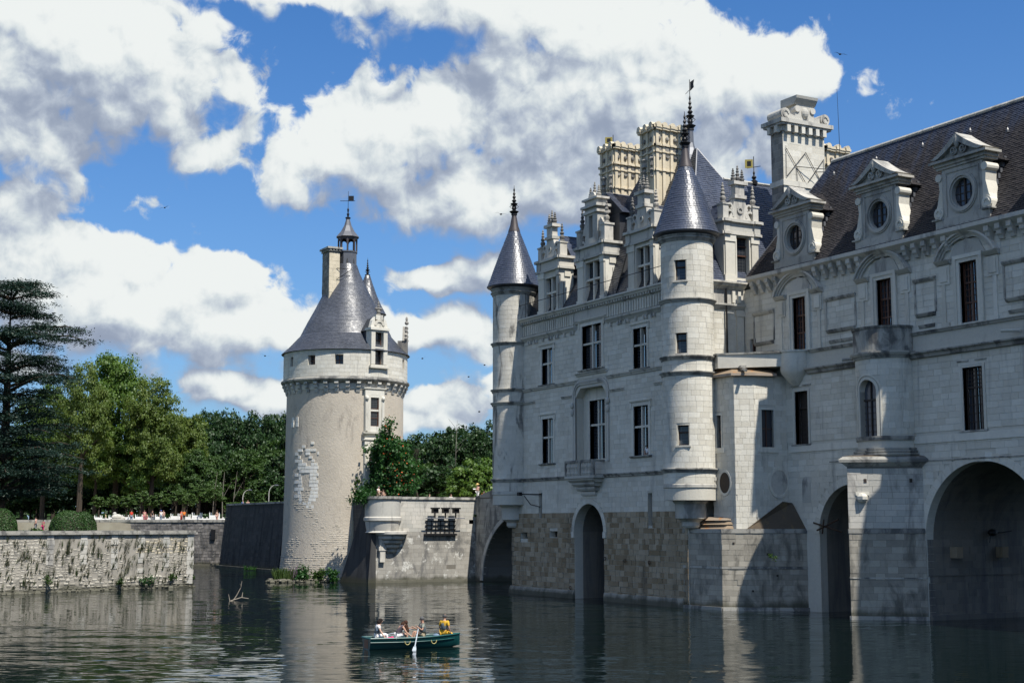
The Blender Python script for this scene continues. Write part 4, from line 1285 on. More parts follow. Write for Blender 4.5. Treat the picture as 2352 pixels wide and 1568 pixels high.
# ------------------------------------------------------------------ return wall to the south, terrace and corner tower on its bastion
mb = MB().wall(SO, 57.0, 63.0, 5, 22.0, [], d0=-.6)
sw = mb.build('south_wall', TUFB, castle)
pc = Pieces(); ashlar(pc, SO, 58.4, 62.0, 17.0, 20.6, .36, .7); ashlar(pc, SO, 58.4, 62.0, 5.3, 16.9, .36, .7)
pc.build('castle', sw, 'stone_block', TUF, 10)
MB().mold(SO, 58.0, 62.0, [(-.4, 21.98), (.12, 21.98), (.2, 22.12), (.36, 22.2), (.42, 22.34), (.52, 22.38), (.52, 22.5), (-.4, 22.52)]).mold(SO, 58.0, 62.0, [(-.05, 20.55), (.06, 20.55), (.16, 20.7), (.28, 20.82), (.28, 20.94), (-.05, 20.95)]).fbox(SO, 58.2, 62.0, 20.95, 21.97, -.1, .05).build('cornice', TUFG, castle)
mb = MB().fbox(SO, 61.3, 61.9, 17, 20.55, 0, .14).fbox(SO, 61.2, 62.0, 20.1, 20.5, 0, .2).fbox(SO, 60.9, 61.15, 21.05, 21.9, .04, .2).fbox(SO, 61.4, 61.65, 21.05, 21.9, .04, .2)
mb.build('pilaster', TUF, castle)

# bastion rising from the water in the corner
Q0, Q1, Q2 = (-80.2, 57.0), (-76.55, 57.5), (-73.35, 62.1)
def off(p, q, d):
    n = Vector((q[0] - p[0], q[1] - p[1], 0)).normalized(); n = Vector((n.y, -n.x, 0))
    return n * d
bs = MB().prism([Q0, Q1, Q2, (-80.2, 62.1)], -1.2, 5.28).build('bastion', PIERB, castle)
fb1 = Fr((Q0[0], Q0[1], 0), (Q1[0] - Q0[0], Q1[1] - Q0[1], 0)); l1 = math.dist(Q0, Q1)
fb2 = Fr((Q1[0], Q1[1], 0), (Q2[0] - Q1[0], Q2[1] - Q1[1], 0)); l2 = math.dist(Q1, Q2)
pc = Pieces()
for fr, L in ((fb1, l1), (fb2, l2)):
    ashlar(pc, fr, 0, L + .01, -.8, 2.68, .36, .8, d0=-.02, dv=.03); ashlar(pc, fr, 0, L + .01, 2.86, 5.0, .36, .8, d0=-.02, dv=.025)
pc.build('castle', bs, 'stone_block', PIER, 30)
mb = MB()
for fr, L in ((fb1, l1), (fb2, l2)):
    mb.fbox(fr, -.03, L + .03, 2.69, 2.85, -.02, .045).fbox(fr, -.03, L + .03, 5.02, 5.3, -.02, .05).fbox(fr, 0, L, -1.2, .22, -.02, .12)
mb.build('bastion_ledge', LEDGE, bs)
for fr, u, z in ((fb2, .7, 4.3), (fb2, 2.9, 3.6), (fb2, 3.5, 2.2), (fb2, 1.9, 1.2)):
    MB().fbox(fr, u, u + .13, z, z + .13, .0, .04).build('putlog_hole', DWOOD, bs)
# stepped stone caps
A_, B_, C_, P0_ = (-76.15, 58.42), (-75.54, 59.6), (-75.1, 62.0), (-78.3, 58.2)
cap = MB()
for k in range(3):
    z = 5.3 + k * .28; s = .30 * k
    cap.prism([(-80.0 + s, 57.35 + s * .3), (-76.6 - s * .5, 57.78 + s * .5), (-76.3, 58.6), (-80.0 + s, 58.8)], z, z + .22, [(-80.0 + s + .3, 57.7 + s * .3), (-76.7 - s * .5, 58.1 + s * .5), (-76.4, 58.6), (-80.0 + s + .3, 58.8)])
cap.build('stepped_cap', MOSSR, bs)['label'] = 'orange lichened stepped stone cap'
cap = MB().add([(-75.75, 58.95, 5.3), (-73.4, 62.0, 5.3), (-75.2, 62.0, 5.3), (-75.5, 60.0, 5.3), (-74.75, 61.2, 7.1), (-74.6, 61.9, 7.0), (-75.05, 61.5, 6.9)], [(0, 1, 5, 4), (0, 4, 6, 3), (3, 6, 2), (4, 5, 6), (1, 2, 5), (2, 6, 5), (0, 3, 2, 1)])
cap.build('pyramid_cap', MOSSD, bs)['label'] = 'dark mossy half pyramid cap'
# polygonal corner tower
ct = MB()
faces = [(P0_, A_), (A_, B_), (B_, C_)]
frs = [(Fr((p[0], p[1], 0), (q[0] - p[0], q[1] - p[1], 0)), math.dist(p, q)) for p, q in faces]
hh = [[(.42, .86, 10.7, 12.9)], [], [(.55, 1.45, 10.7, 13.2)]]
for (fr, L), h in zip(frs, hh):
    ct.wall(fr, 0, L, 5.2, 15.5, h, d0=-.4, d1=-.02)
ct = ct.build('corner_tower', TUFB, castle)
pc = Pieces()
for (fr, L), h in zip(frs, hh):
    ashlar(pc, fr, 0, L, 5.3, 15.4, .37, .55, [(q[0] - .12, q[1] + .12, q[2] - .2, q[3] + .15) for q in h], d0=-.05, dv=.012)
pc.build('castle', ct, 'stone_block', TUF, 40)
for (fr, L), h in zip(frs, hh):
    for q in h:
        w = MB().fbox(fr, q[0] - .12, q[0], q[2], q[3], -.35, .03).fbox(fr, q[1], q[1] + .12, q[2], q[3], -.35, .03).fbox(fr, q[0] - .12, q[1] + .12, q[3], q[3] + .14, -.35, .032).fbox(fr, q[0] - .3, q[1] + .3, q[2] - .35, q[2], -.35, .07)
        w.build('window', TUF, ct)
        MB().fbox(fr, q[0], q[1], q[2], q[3], -.34, -.28).build('pane', GLASSP, ct)
        MB().fbox(fr, (q[0] + q[1]) / 2 - .03, (q[0] + q[1]) / 2 + .03, q[2], q[3], -.28, -.22).fbox(fr, q[0], q[1], (q[2] + q[3]) / 2 - .03, (q[2] + q[3]) / 2 + .03, -.27, -.21).build('window_bar', WOOD, ct)
fr = frs[0][0]
MB().arch(fr, 1.15, 8.35, 0, .5, 0, 2 * PI, -.01, .03, 20, 1.45).build('oval_window', DWOOD, ct)
MB().arch(fr, 1.15, 8.35, .5, .62, 0, 2 * PI, -.02, .05, 20, 1.4).build('oval_frame', TUF, ct)
MB().box(-78.1, -77.8, 57.6, 58.1, 8.5, 8.75).build('stone_stub', LEDGE, ct)
fr = frs[2][0]
MB().arch(fr, 1.75, 8.35, .62, .78, 0, 2 * PI, -.02, .06, 24, 1.35).build('oval_frame', TUF, ct)
MB().arch(fr, 1.75, 8.35, 0, .62, 0, 2 * PI, -.01, .022, 24, 1.35).build('oval_niche', TUFG, ct)
lt = MB()
lt.prism([(-78.6, 57.75), (-76.0, 58.1), (-75.2, 59.5), (-74.8, 61.0), (-77, 62), (-79, 62)], 15.45, 15.62)
lt.prism([(-78.6, 57.75), (-76.0, 58.1), (-75.2, 59.5), (-74.8, 61.0), (-77, 62), (-79, 62)], 15.62, 16.05, [(-78.3, 58.5), (-76.9, 58.9), (-76.3, 59.7), (-75.9, 61.0), (-77, 62), (-79, 62)])
lt.build('lichened_roof', MOSSR, ct)
fr = frs[1][0]
gs = MB().tube([fr.p(.6, 15.95, -.2), fr.p(.7, 15.75, .75)], .12, 6); gs.fbox(fr, .45, .85, 15.98, 16.15, -.6, .2)
gs.build('gargoyle_spout', LEDGE, ct)
# terrace parapet above it, ending in a round corbelled bow against the gallery
tp = MB().prism([(-79.45, 58.6), (-77.35, 58.05), (-74.2, 61.1), (-74.2, 62.0), (-79.45, 62.0)], 16.06, 16.95)
tp = tp.build('terrace_parapet', TUF, castle)
MB().prism([(-79.45, 58.5), (-77.4, 57.95), (-74.1, 61.0), (-74.1, 62.0), (-79.45, 62.0)], 16.95, 17.07).build('coping', LEDGE, tp)
MB().lathe(-74.0, 62.0, [(.25, 14.75), (.6, 15.1), (.95, 15.55), (1.05, 15.75), (1.05, 16.95), (1.12, 16.97), (1.12, 17.08)], 32).build('corbelled_bow', TUF, tp, True)

# ================================================================== THE GALLERY on its arches
gal = thing('gallery_wing', (-58, 65.5, 0), 'long gallery on arches over the water, round-windowed dormers in its brown roof', 'gallery')
GX0, GX1, GY1 = -79.4, -34.0, 69.0
WIN = [-73.5, -65.45, -58.55, -50.5, -42.5]
UWIN = [(c - .66, c + .66, 17.15, 20.68) for c in WIN]
LO = [(-74.22, -72.9, 10.85, 14.37), (-59.33, -57.83, 10.92, 14.54), (-51.2, -49.8, 10.9, 14.5), (-43.2, -41.8, 10.9, 14.5)]
SMW = (-78.85, -78.2, 17.55, 18.45)
ARC = [(-69.0, 5.0, 3.1), (-58.2, 4.65, 4.5), (-44.9, 4.65, 4.5)]
mb = MB().wall(GA, GX0, GX1, 9.1, 22.0, UWIN + LO + [SMW], d0=-.6)
lo = []
for cu, cv, r in ARC: lo.append((cu - r, cu + r, -1.2, 9.1))
mb.wall(GA, -80.0, GX1, -1.2, 9.1, lo, d0=-.6)
for cu, cv, r in ARC: mb.spandrel(GA, cu, cv, r, 9.1, -.6, -.031, 16)
gw = mb.build('wall', TUFB, gal)
for cu, cv, r in ARC: voussoirs(gw, GA, cu, cv, r, .5, .012, 21 if r < 4 else 27, TUF, 1.0, -.59)
pc = Pieces()
ex = [(h[0] - .45, h[1] + .45, h[2] - .1, h[3] + .3) for h in UWIN] + [(h[0] - .2, h[1] + .2, h[2] - .1, h[3] + .2) for h in LO] + [SMW]
ashlar(pc, GA, GX0, -40, 17.0, 21.8, .37, .85, ex)
ashlar(pc, GA, GX0, -40, 11.0, 15.4, .37, .85, ex + [(-67.3, -63.4, 9, 16)])
ashlar(pc, GA, GX0, -40, 5.2, 10.6, .38, .9, [(-67.3, -63.4, 9, 16)], [(c[0], c[1], c[2] + .42, 1.0) for c in ARC])
pc.build('gallery', gw, 'stone_block', TUF, 170)
pc = Pieces()
ashlar(pc, GA, -66.4, -62.7, -.8, 5.1, .4, .8, dv=.03)
pc.build('gallery', gw, 'stone_block', PIER, 10)
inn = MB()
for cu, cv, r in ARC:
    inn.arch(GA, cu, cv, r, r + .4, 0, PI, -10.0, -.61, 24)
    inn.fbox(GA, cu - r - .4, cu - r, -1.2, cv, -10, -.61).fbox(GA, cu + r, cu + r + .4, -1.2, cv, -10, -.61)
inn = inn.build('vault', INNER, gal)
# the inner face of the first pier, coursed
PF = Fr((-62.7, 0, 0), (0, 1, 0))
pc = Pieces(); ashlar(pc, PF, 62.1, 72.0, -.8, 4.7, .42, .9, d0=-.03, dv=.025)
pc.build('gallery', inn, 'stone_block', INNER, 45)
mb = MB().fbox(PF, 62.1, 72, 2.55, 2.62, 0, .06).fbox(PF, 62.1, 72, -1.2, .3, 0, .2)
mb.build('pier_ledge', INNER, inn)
for y in (63.9, 67.7):
    MB().fbox(PF, y, y + .5, 3.6, 4.25, 0, .55).build('stone_stub', WARM, inn)
q = PF.p(67.2, 5.1, .2)
MB().ball(q + Vector((.1, 0, 0)), .25, .35, .22).tube([q, q + Vector((.1, .8, 0)), q + Vector((.1, 1.6, .1))], .03, 4).tube([q, q + Vector((0, -.2, -.6))], .03, 4).build('hanging_lamp', IRON, inn)
# river side pile of rusty iron at the small arch
mb = MB().tube([(-72.0, 61.7, 5.2), (-70.6, 62.3, 5.9)], .06, 5).tube([(-72.2, 61.6, 5.7), (-70.4, 62.4, 5.1)], .06, 5).tube([(-71.6, 61.8, 5.0), (-71.3, 61.7, 5.9)], .05, 5)
mb.build('iron_brace', RUST, gal)
MB().arch(GA, -73.25, 8.3, .0, .42, 0, PI, -.05, .016, 12).fbox(GA, -73.67, -72.83, 7.0, 8.3, -.05, .017).build('arched_niche', TUFG, gal)

def wood_window(parent, fr, u0, u1, v0, v1, wood, depth=.38, cols=2, rows=(.0, .33, .66, 1.0), bars=2, glass=GLASSP):
    mb = MB()
    f = .07
    mb.fbox(fr, u0, u0 + f, v0, v1, -depth, -depth + .1).fbox(fr, u1 - f, u1, v0, v1, -depth, -depth + .1)
    mb.fbox(fr, (u0 + u1) / 2 - .06, (u0 + u1) / 2 + .06, v0, v1, -depth, -depth + .12)
    for t in rows:
        v = v0 + (v1 - v0) * t
        mb.fbox(fr, u0 + f, u1 - f, max(v0, v - .05), min(v1, v + .05), -depth, -depth + .11)
    w = mb.build('window', wood, parent)
    sub = MB()
    for a, b in ((u0 + f, (u0 + u1) / 2 - .06), ((u0 + u1) / 2 + .06, u1 - f)):
        sub.fbox(fr, (a + b) / 2 - .025, (a + b) / 2 + .025, v0, v1, -depth, -depth + .06)
        for r0, r1 in zip(rows, rows[1:]):
            va, vb = v0 + (v1 - v0) * r0, v0 + (v1 - v0) * r1
            MB().fbox(fr, a, b, va + .04, vb - .04, -depth - .05, -depth - .01).build('pane', glass, w)
            for k in range(1, bars + 1):
                v = va + (vb - va) * k / (bars + 1)
                sub.fbox(fr, a, b, v - .022, v + .022, -depth, -depth + .055)
    sub.build('glazing_bar', wood, w)
    return w

def frame_of(parent, fr, u0, u1, v0, v1, t=.26, d=.07, mat=TUF, name='architrave'):
    mb = MB()
    for k, (o, dd) in enumerate(((0, d), (t * .5, d * 1.7))):
        a, b = u0 - o - t * .5, u1 + o + t * .5
        mb.fbox(fr, a, a + t * .5, v0, v1 + o, -.45 if k == 0 else -.02, dd).fbox(fr, b - t * .5, b, v0, v1 + o, -.45 if k == 0 else -.02, dd)
        mb.fbox(fr, a, b, v1 + o, v1 + o + t * .5, -.45 if k == 0 else -.02, dd + .002)
    return mb.build(name, mat, parent)

for c, q in zip(WIN, UWIN):
    wood_window(gal, GA, *q, WOOD)
    frame_of(gal, GA, q[0], q[1], 17.0, q[3], .44, .08)
    # segmental pediment
    chd, rise, zb = 2.3, 1.42, 21.0
    r = (chd ** 2 + rise ** 2) / (2 * rise); cv = zb + rise - r; a = math.asin(chd / r)
    pd = MB()
    for r0, r1, d in ((r - .30, r - .18, .16), (r - .18, r - .06, .26), (r - .06, r + .06, .40)):
        pd.arch(GA, c, cv, r0, r1, PI / 2 - a, PI / 2 + a, -.02, d, 24)
    for sg in (-1, 1):
        pd.mold(GA, c + sg * 1.85 - .55, c + sg * 1.85 + .55, [(-.02, 20.72), (.12, 20.74), (.3, 20.9), (.36, 20.98), (-.02, 21.02)])
    pd.fpoly(GA, [(c - 1.4, 21.0), (c - 1.1, 21.02), (c + 1.1, 21.02), (c + 1.4, 21.0), (c + .95, 21.75), (c, 22.05), (c - .95, 21.75)], -.02, .07)
    pd.build('segmental_pediment', TUFG, gal)
    for sg in (-1, 1):
        ft = MB()
        u = c + sg * 1.85
        ft.fbox(GA, u - .42, u + .42, 19.55, 20.7, -.02, .07).fbox(GA, u - .27, u + .27, 19.72, 20.55, .07, .12)
        ft.fbox(GA, u - .14 + sg * .1, u + .14 + sg * .1, 17.3, 19.55, -.02, .06)
        ft.fbox(GA, u - .3, u + .3, 17.05, 17.3, -.02, .12)
        ft.build('ear_panel', TUF, gal)
fm = MB().fbox(GA, *SMW, -.4, -.34); fm.build('window', GLASSP, gal)
MB().fbox(GA, SMW[0], SMW[0] + .07, SMW[2], SMW[3], -.34, -.25).fbox(GA, SMW[1] - .07, SMW[1], SMW[2], SMW[3], -.34, -.25).fbox(GA, -78.56, -78.49, SMW[2], SMW[3], -.34, -.26).build('window_bar', WOOD, gal)
# recessed panels between the windows: proud head and sill mouldings
for a, b in ((-78.4, -76.1), (-70.9, -68.0), (-62.9, -61.1), (-56.0, -53.0)):
    pn = MB().mold(GA, a, b, [(-.02, 20.0), (.08, 20.0), (.16, 20.14), (.16, 20.22), (-.02, 20.25)])
    pn.mold(GA, a + .2, b - .1, [(-.02, 17.85), (.14, 17.9), (.22, 18.04), (.22, 18.1), (-.02, 18.12)])
    pn.fbox(GA, a, a + .13, 18.13, 19.98, -.02, .06).fbox(GA, b - .13, b, 18.13, 19.98, -.02, .06)
    pn.mold(GA, a + .35, b - .2, [(-.02, 17.2), (.08, 17.22), (.14, 17.4), (-.02, 17.44)])
    pn.build('panel_moulding', LEDGE, gal)
course(gal, GA, -72.8, -67.3, 15.45, .42, .38, LEDGE); course(gal, GA, -63.3, GX1, 15.45, .42, .38, LEDGE)
course(gal, GA, -72.6, -67.3, 16.85, .22, .16, LEDGE); course(gal, GA, -63.3, GX1, 16.85, .22, .16, LEDGE)
MB().fbox(GA, -74.9, -67.2, 10.35, 10.8, -.02, .07).fbox(GA, -63.4, GX1, 10.35, 10.8, -.02, .07).build('sill_band', TUF, gal)
MB().fbox(GA, -62.5, GX1, 9.28, 9.36, -.02, .05).fbox(GA, -70.9, -67.2, 9.55, 9.62, -.02, .05).build('thin_string', LEDGE, gal)
for i, q in enumerate(LO):
    if i == 0:
        MB().fbox(GA, q[0], q[1], q[2], q[3], -.6, -.5).build('dark_room', DWOOD, gal)
        w = MB().fbox(GA, q[0], q[1], q[3] - 1.15, q[3] - 1.05, -.42, -.32).fbox(GA, q[0], q[0] + .07, q[2], q[3], -.42, -.32)
        for k in range(7): w.fbox(GA, q[0] + .07, q[0] + .5, q[2] + .3 * k + .1, q[2] + .3 * k + .14, -.44, -.40)
        w.build('open_window', DWOOD, gal)['label'] = 'window with its casement standing open'
    else:
        wood_window(gal, GA, *q, DWOOD, rows=(0, .68, 1.0), bars=4)
    frame_of(gal, GA, q[0], q[1], q[2], q[3], .2, .03)
    MB().fbox(GA, q[0] - .35, q[0] + .5, q[3] + .34, q[3] + .42, -.02, .06).fbox(GA, q[1] - .5, q[1] + .35, q[3] + .34, q[3] + .42, -.02, .06).fbox(GA, q[0] - .35, q[1] + .25, q[2] - .1, q[2], -.3, .1).build('window_label', LEDGE, gal)
# modillion cornice
cr = MB().mold(GA, GX0 + 1.0, GX1, [(-.5, 22.05), (.1, 22.05), (.2, 22.2), (.5, 22.42), (.62, 22.5), (.62, 22.74), (-.5, 22.78)]).build('cornice', TUFG, gal)
u = GX0 + 1.2
while u < GX1:
    if not any(abs(u + .16 - c) < 1.45 for c in WIN):
        MB().mold(GA, u, u + .34, [(-.02, 21.5), (.16, 21.52), (.24, 21.7), (.34, 21.8), (.38, 22.0), (.48, 22.1), (.48, 22.38), (-.02, 22.4)]).build('modillion', TUFG, cr)
    u += .82
MB().tube([GA.p(-54.9, 16.2, .1), GA.p(-55.6, 16.2, .85)], .11, 6).build('gargoyle_spout', TUF, gal)
# roof, hipped against the castle
RY, RZ, EZ = 65.5, 30.45, 22.72
hip = (-73.75, RY, RZ)
W_ = [(GX0 + .9, YG - .55, EZ), (GX1, YG - .55, EZ), (GX1, RY, RZ), hip]
N_ = [(GX0 + .9, GY1 + .5, EZ), (GX0 + .9, YG - .55, EZ), hip]
rb = MB().add([W_[0], W_[1], (GX1, GY1 + .5, EZ), N_[0], hip, (GX1, RY, RZ)], [(0, 1, 5, 4), (1, 2, 5), (2, 3, 4, 5), (3, 0, 4), (0, 3, 2, 1)]).build('roof', SLATEB, gal)
pc = Pieces()
slates(pc, [(W_[0][0], W_[0][1], EZ), (-46, YG - .55, EZ), (-46, RY, RZ), hip], .15, .21, 1.1)
slates(pc, N_, .15, .21, 1.1)
pc.build('gallery', rb, 'slate', SLATEO, 300)
rg = MB()
u = -73.8
while u < -46:
    MB().tube([(u, RY, RZ + .06), (u + 1.15, RY, RZ + .06)], .13, 6).build('ridge_tile', TUFG, rb)
    u += 1.2
MB().tube([W_[0], hip], .07, 5).build('hip_lead', LEAD, rb)
for px, py in ((3345, 690), (3515, 630), (3700, 575), (3890, 517), (4040, 515)):
    q = at_y(px / 1.7415, py / 1.7415, 63.8)
    MB().lathe(q[0], 63.6, [(.12, q[2] - .25), (.10, q[2] - .1), (.02, q[2] + .06)], 6).build('roof_vent', SLATED, rb)

# oculus dormers
def oculus_dormer(c):
    fr = Fr((0, YG - .42, 0), (1, 0, 0))
    zb = 22.75; cz = 24.68
    W = 1.54
    front = MB()
    n = 20
    circ = [(c + .80 * math.cos(R(90) + PI * i / n), cz + .86 * math.sin(R(90) + PI * i / n)) for i in range(n + 1)]
    front.fpoly(fr, circ + [(c, zb + .55), (c - W, zb + .55), (c - W, 26.3), (c, 26.3)], -.9, 0)
    circ = [(c + .80 * math.cos(R(90) - PI * i / n), cz + .86 * math.sin(R(90) - PI * i / n)) for i in range(n + 1)]
    front.fpoly(fr, (circ + [(c, zb + .55), (c + W, zb + .55), (c + W, 26.3), (c, 26.3)])[::-1], -.9, 0)
    front.fbox(fr, c - W - .55, c + W + .55, zb, zb + .55, -.9, .10)
    d = front.build('dormer', DORM, gal)
    mo = MB()
    for r0, r1, dd in ((.80, .92, .05), (.92, 1.06, .13), (1.06, 1.14, .07)):
        mo.arch(fr, c, cz, r0, r1, 0, 2 * PI, -.02, dd, 28, 1.06)
    mo.fbox(fr, c - 1.3, c - 1.2, zb + .7, 26.1, 0, .05).fbox(fr, c + 1.2, c + 1.3, zb + .7, 26.1, 0, .05).fbox(fr, c - 1.2, c + 1.2, 26.0, 26.1, 0, .05)
    mo.build('oculus_moulding', DORM, d)
    MB().arch(fr, c, cz, 0, .8, 0, 2 * PI, -.34, -.26, 24, 1.06).build('pane', GLASSP, d)
    b = MB().fbox(fr, c - .05, c + .05, cz - .85, cz + .85, -.26, -.18)
    for u in (-.4, .4): b.fbox(fr, c + u - .015, c + u + .015, cz - .75, cz + .75, -.26, -.21)
    for v in (-.45, 0, .45): b.fbox(fr, c - .7, c + .7, cz + v - .02, cz + v + .02, -.26, -.21)
    b.build('glazing_bar', DWOOD, d)
    for sg in (-1, 1):
        s = MB()
        o = c + sg * W
        pts = [(o, zb + .55), (o + sg * .62, zb + .55), (o + sg * .66, zb + 1.0), (o + sg * .42, zb + 1.5), (o + sg * .22, zb + 2.3), (o + sg * .28, zb + 2.9), (o + sg * .42, zb + 3.2), (o, zb + 3.3)]
        s.fpoly(fr, pts[::sg], -.85, .02)
        s.arch(fr, o + sg * .3, zb + .98, .0, .36, 0, 2 * PI, -.86, .1, 14)
        s.arch(fr, o + sg * .22, zb + 3.1, .0, .24, 0, 2 * PI, -.86, .1, 12)
        s.arch(fr, o + sg * .3, zb + .98, .14, .24, 0, 1.6 * PI, .1, .15, 12)
        s.build('scroll', TUF, d)
        f = MB().fbox(fr, o + (0 if sg > 0 else -.75), o + (.75 if sg > 0 else 0), zb + .553, zb + .65, -.9, .2); f.build('scroll_foot', LEDGE, d)
    en = MB()
    for a, b_, dd in ((26.3, 26.45, .1), (26.45, 26.65, .2), (26.65, 26.8, .42)):
        en.fbox(fr, c - W - .25 - dd, c + W + .25 + dd, a, b_ - .003, -.9, dd)
    up, dn = [], []
    for i in range(15):
        t = i / 14; x = (1 - t) * 2.08
        y = 26.8 + .12 + 1.25 * (t ** 1.7) + .12 * math.sin(t * PI)
        up.append((x, y)); 
    outer = [(c - x, y) for x, y in up] + [(c + x, y) for x, y in reversed(up[:-1])]
    inner = [(c - x * .80, 26.8 + (y - 26.8) * .70 - .02) for x, y in up] + [(c + x * .80, 26.8 + (y - 26.8) * .70 - .02) for x, y in reversed(up[:-1])]
    m = len(outer)
    for i in range(m - 1):
        en.fpoly(fr, [inner[i], inner[i + 1], outer[i + 1], outer[i]], -.9, .42)
    en.fpoly(fr, [(c - 1.75, 26.8)] + inner + [(c + 1.75, 26.8)], -.85, .1)
    for sg in (-1, 1):
        en.arch(fr, c + sg * .36, 27.2, .0, .27, 0, 2 * PI, .1, .24, 14)
        en.arch(fr, c + sg * .36, 27.2, .1, .18, 0, 1.6 * PI, .24, .32, 12)
    en.ball(fr.p(c, 27.75, .3), .22, .18, .45)
    en.build('pediment', DORM, d)
    MB().fbox(fr, c - W + .05, c + W - .05, zb, 26.3, -3.2, -.901).build('slate_cheek', SLATED, d)
    A = [fr.p(c + 2.0, 26.3, -.9), fr.p(c + 2.0, 26.3, -2.0), fr.p(c, 27.9, -2.7), fr.p(c, 27.9, -.9)]
    B = [fr.p(c - 2.0, 26.3, -2.0), fr.p(c - 2.0, 26.3, -.9), fr.p(c, 27.9, -.9), fr.p(c, 27.9, -2.7)]
    MB().add([A[0], A[1], A[2], A[3], B[0], B[1]], [(0, 1, 2, 3), (4, 5, 3, 2), (0, 3, 5), (1, 4, 2), (0, 5, 4, 1)]).build('saddle_roof', SLATEB, d)
    for P__ in (A, B):
        pc = Pieces(); slates(pc, P__, .16, .2, .9); pc.build('gallery', d, 'slate', SLATEO, 0)
    # flashing of pale slates where the cheek meets the roof
    fl = MB()
    for k in range(9):
        z = zb + .7 + k * .36; y = YG - .55 + (z - EZ) * (RY - YG + .55) / (RZ - EZ)
        fl.box(c + W - .06, c + W + .22, y - .16, y + .02, z, z + .3)
    fl.build('flashing', LEAD, d)
    return d
for c in WIN[:4]:
    oculus_dormer(c + .2)

# cutwater pier with its capped shoulder and the round bow above
T_, R_, L_ = (-65.4, 58.5), (-62.72, 62.03), (-66.9, 62.03)
cw = MB().prism([L_, T_, R_], -1.2, 9.0).build('cutwater', PIERB, gal)
f1 = Fr((T_[0], T_[1], 0), (R_[0] - T_[0], R_[1] - T_[1], 0)); L1 = math.dist(T_, R_)
f0 = Fr((L_[0], L_[1], 0), (T_[0] - L_[0], T_[1] - L_[1], 0)); L0 = math.dist(L_, T_)
pc = Pieces(); p2 = Pieces()
for fr, L in ((f1, L1), (f0, L0)):
    ashlar(pc, fr, 0, L, 5.35, 8.9, .36, .8, d0=-.02, dv=.02)
    ashlar(p2, fr, 0, L, -.8, 5.05, .38, .85, d0=-.02, dv=.03)
pc.build('gallery', cw, 'stone_block', TUFG, 40)
p2.build('gallery', cw, 'stone_block', PIER, 35)
mb = MB()
for fr, L in ((f1, L1), (f0, L0)):
    mb.fbox(fr, -.02, L + .02, 5.06, 5.32, -.02, .05).fbox(fr, -.02, L + .02, 2.4, 2.48, -.02, .04).fbox(fr, 0, L, -1.2, .22, -.02, .1)
mb.build('pier_ledge', LEDGE, cw)
for u in (.95, 3.6):
    MB().fbox(f1, u, u + .17, 8.05, 8.28, 0, .04).build('putlog_hole', DWOOD, cw)
MB().fbox(f1, .45, 1.25, 7.3, 7.5, 0, .07).ball(f1.p(.8, 7.15, .02), .45, .3, .3, 8, 5).build('broken_stone', TUF, cw)
def grow(k):
    g = np.array([-65.0, 61.2])
    out = []
    for p in (L_, T_, R_):
        v = np.array(p) - g
        q = g + v * (1 + k)
        out.append((q[0], min(q[1], 62.03)))
    return out
cp = MB().prism(grow(.02), 9.0, 9.25, grow(.16)).prism(grow(.2), 9.25, 9.42, grow(.22)).prism(grow(.22), 9.42, 9.6, grow(.1))
cp.build('pier_cap', LEDGE, cw)
MB().prism(grow(.1), 9.6, 9.68, grow(-.1)).build('moss_patch', MOSSD, cw)
BC, BR = (-65.3, 62.0), 2.0
byl = Cy(BC[0], BC[1], BR, .25)
a0, a1 = R(-180), R(0)
wc = R(-86) * BR
bh = (wc - .68, wc + .68, 10.75, 13.6)
bw = MB().wall(byl, a0 * BR, a1 * BR, 9.6, 15.9, [(bh[0], bh[1], bh[2], 14.28)], d0=-.5, d1=-.02)
bw.spandrel(byl, wc, 13.6, .68, 14.28, -.5, -.021, 8)
bw = bw.build('round_bow', TUFB, gal)
pc = Pieces(); pc.axis = np.array([BC[0], BC[1], 13.0])
ashlar(pc, byl, a0 * BR, a1 * BR, 10.95, 15.6, .36, .62, [(bh[0] - .25, bh[1] + .25, 10.9, 14.6)], d0=-.05, dv=.008)
pc.build('gallery', bw, 'stone_block', TUF, 40)
for z0, z1, d in ((9.62, 9.8, .34), (9.8, 9.98, .26), (9.98, 10.14, .16), (10.6, 10.85, .1), (15.55, 15.7, .12), (15.7, 15.95, .3)):
    lm = MB().mold(byl, a0 * BR, a1 * BR, [(-.3, z0), (d * .7, z0), (d, z0 + (z1 - z0) * .6), (d, z1), (-.3, z1 + .01)])
    lm.build('ledge', LEDGE, bw)
pr_ = MB().wall(byl, a0 * BR, a1 * BR, 15.95, 17.35, [], d0=-.3, d1=.1)
pr_ = pr_.build('bow_parapet', LEDGE, bw)
pr_['label'] = 'black stained round parapet'
MB().mold(byl, a0 * BR, a1 * BR, [(-.4, 17.36), (.15, 17.36), (.2, 17.5), (-.4, 17.54)]).build('coping', LEDGE, bw)
mb = MB()
for r0, r1, dd in ((.68, .86, .03), (.92, 1.0, .045)):
    mb.arch(byl, wc, 13.6, r0, r1, 0, PI, -.4 if r0 < .7 else -.02, dd, 16)
    for sg in (-1, 1):
        u0_, u1_ = sorted((wc + sg * r0, wc + sg * r1))
        mb.fbox(byl, u0_, u1_, 10.85, 13.6, -.4 if r0 < .7 else -.02, dd)
mb.build('arched_surround', TUF, bw)
wf = Fr((BC[0] + math.cos(R(-86)) * (BR - .4), BC[1] + math.sin(R(-86)) * (BR - .4), 0), (-math.sin(R(-86)), math.cos(R(-86)), 0))
MB().fbox(wf, -.75, .75, 10.7, 13.6, -.1, -.05).arch(wf, 0, 13.6, 0, .75, 0, PI, -.1, -.051, 12).build('pane', GLASSP, bw)
mb = MB().fbox(wf, -.04, .04, 10.7, 14.2, -.05, .03).fbox(wf, -.7, .7, 13.0, 13.12, -.05, .04)
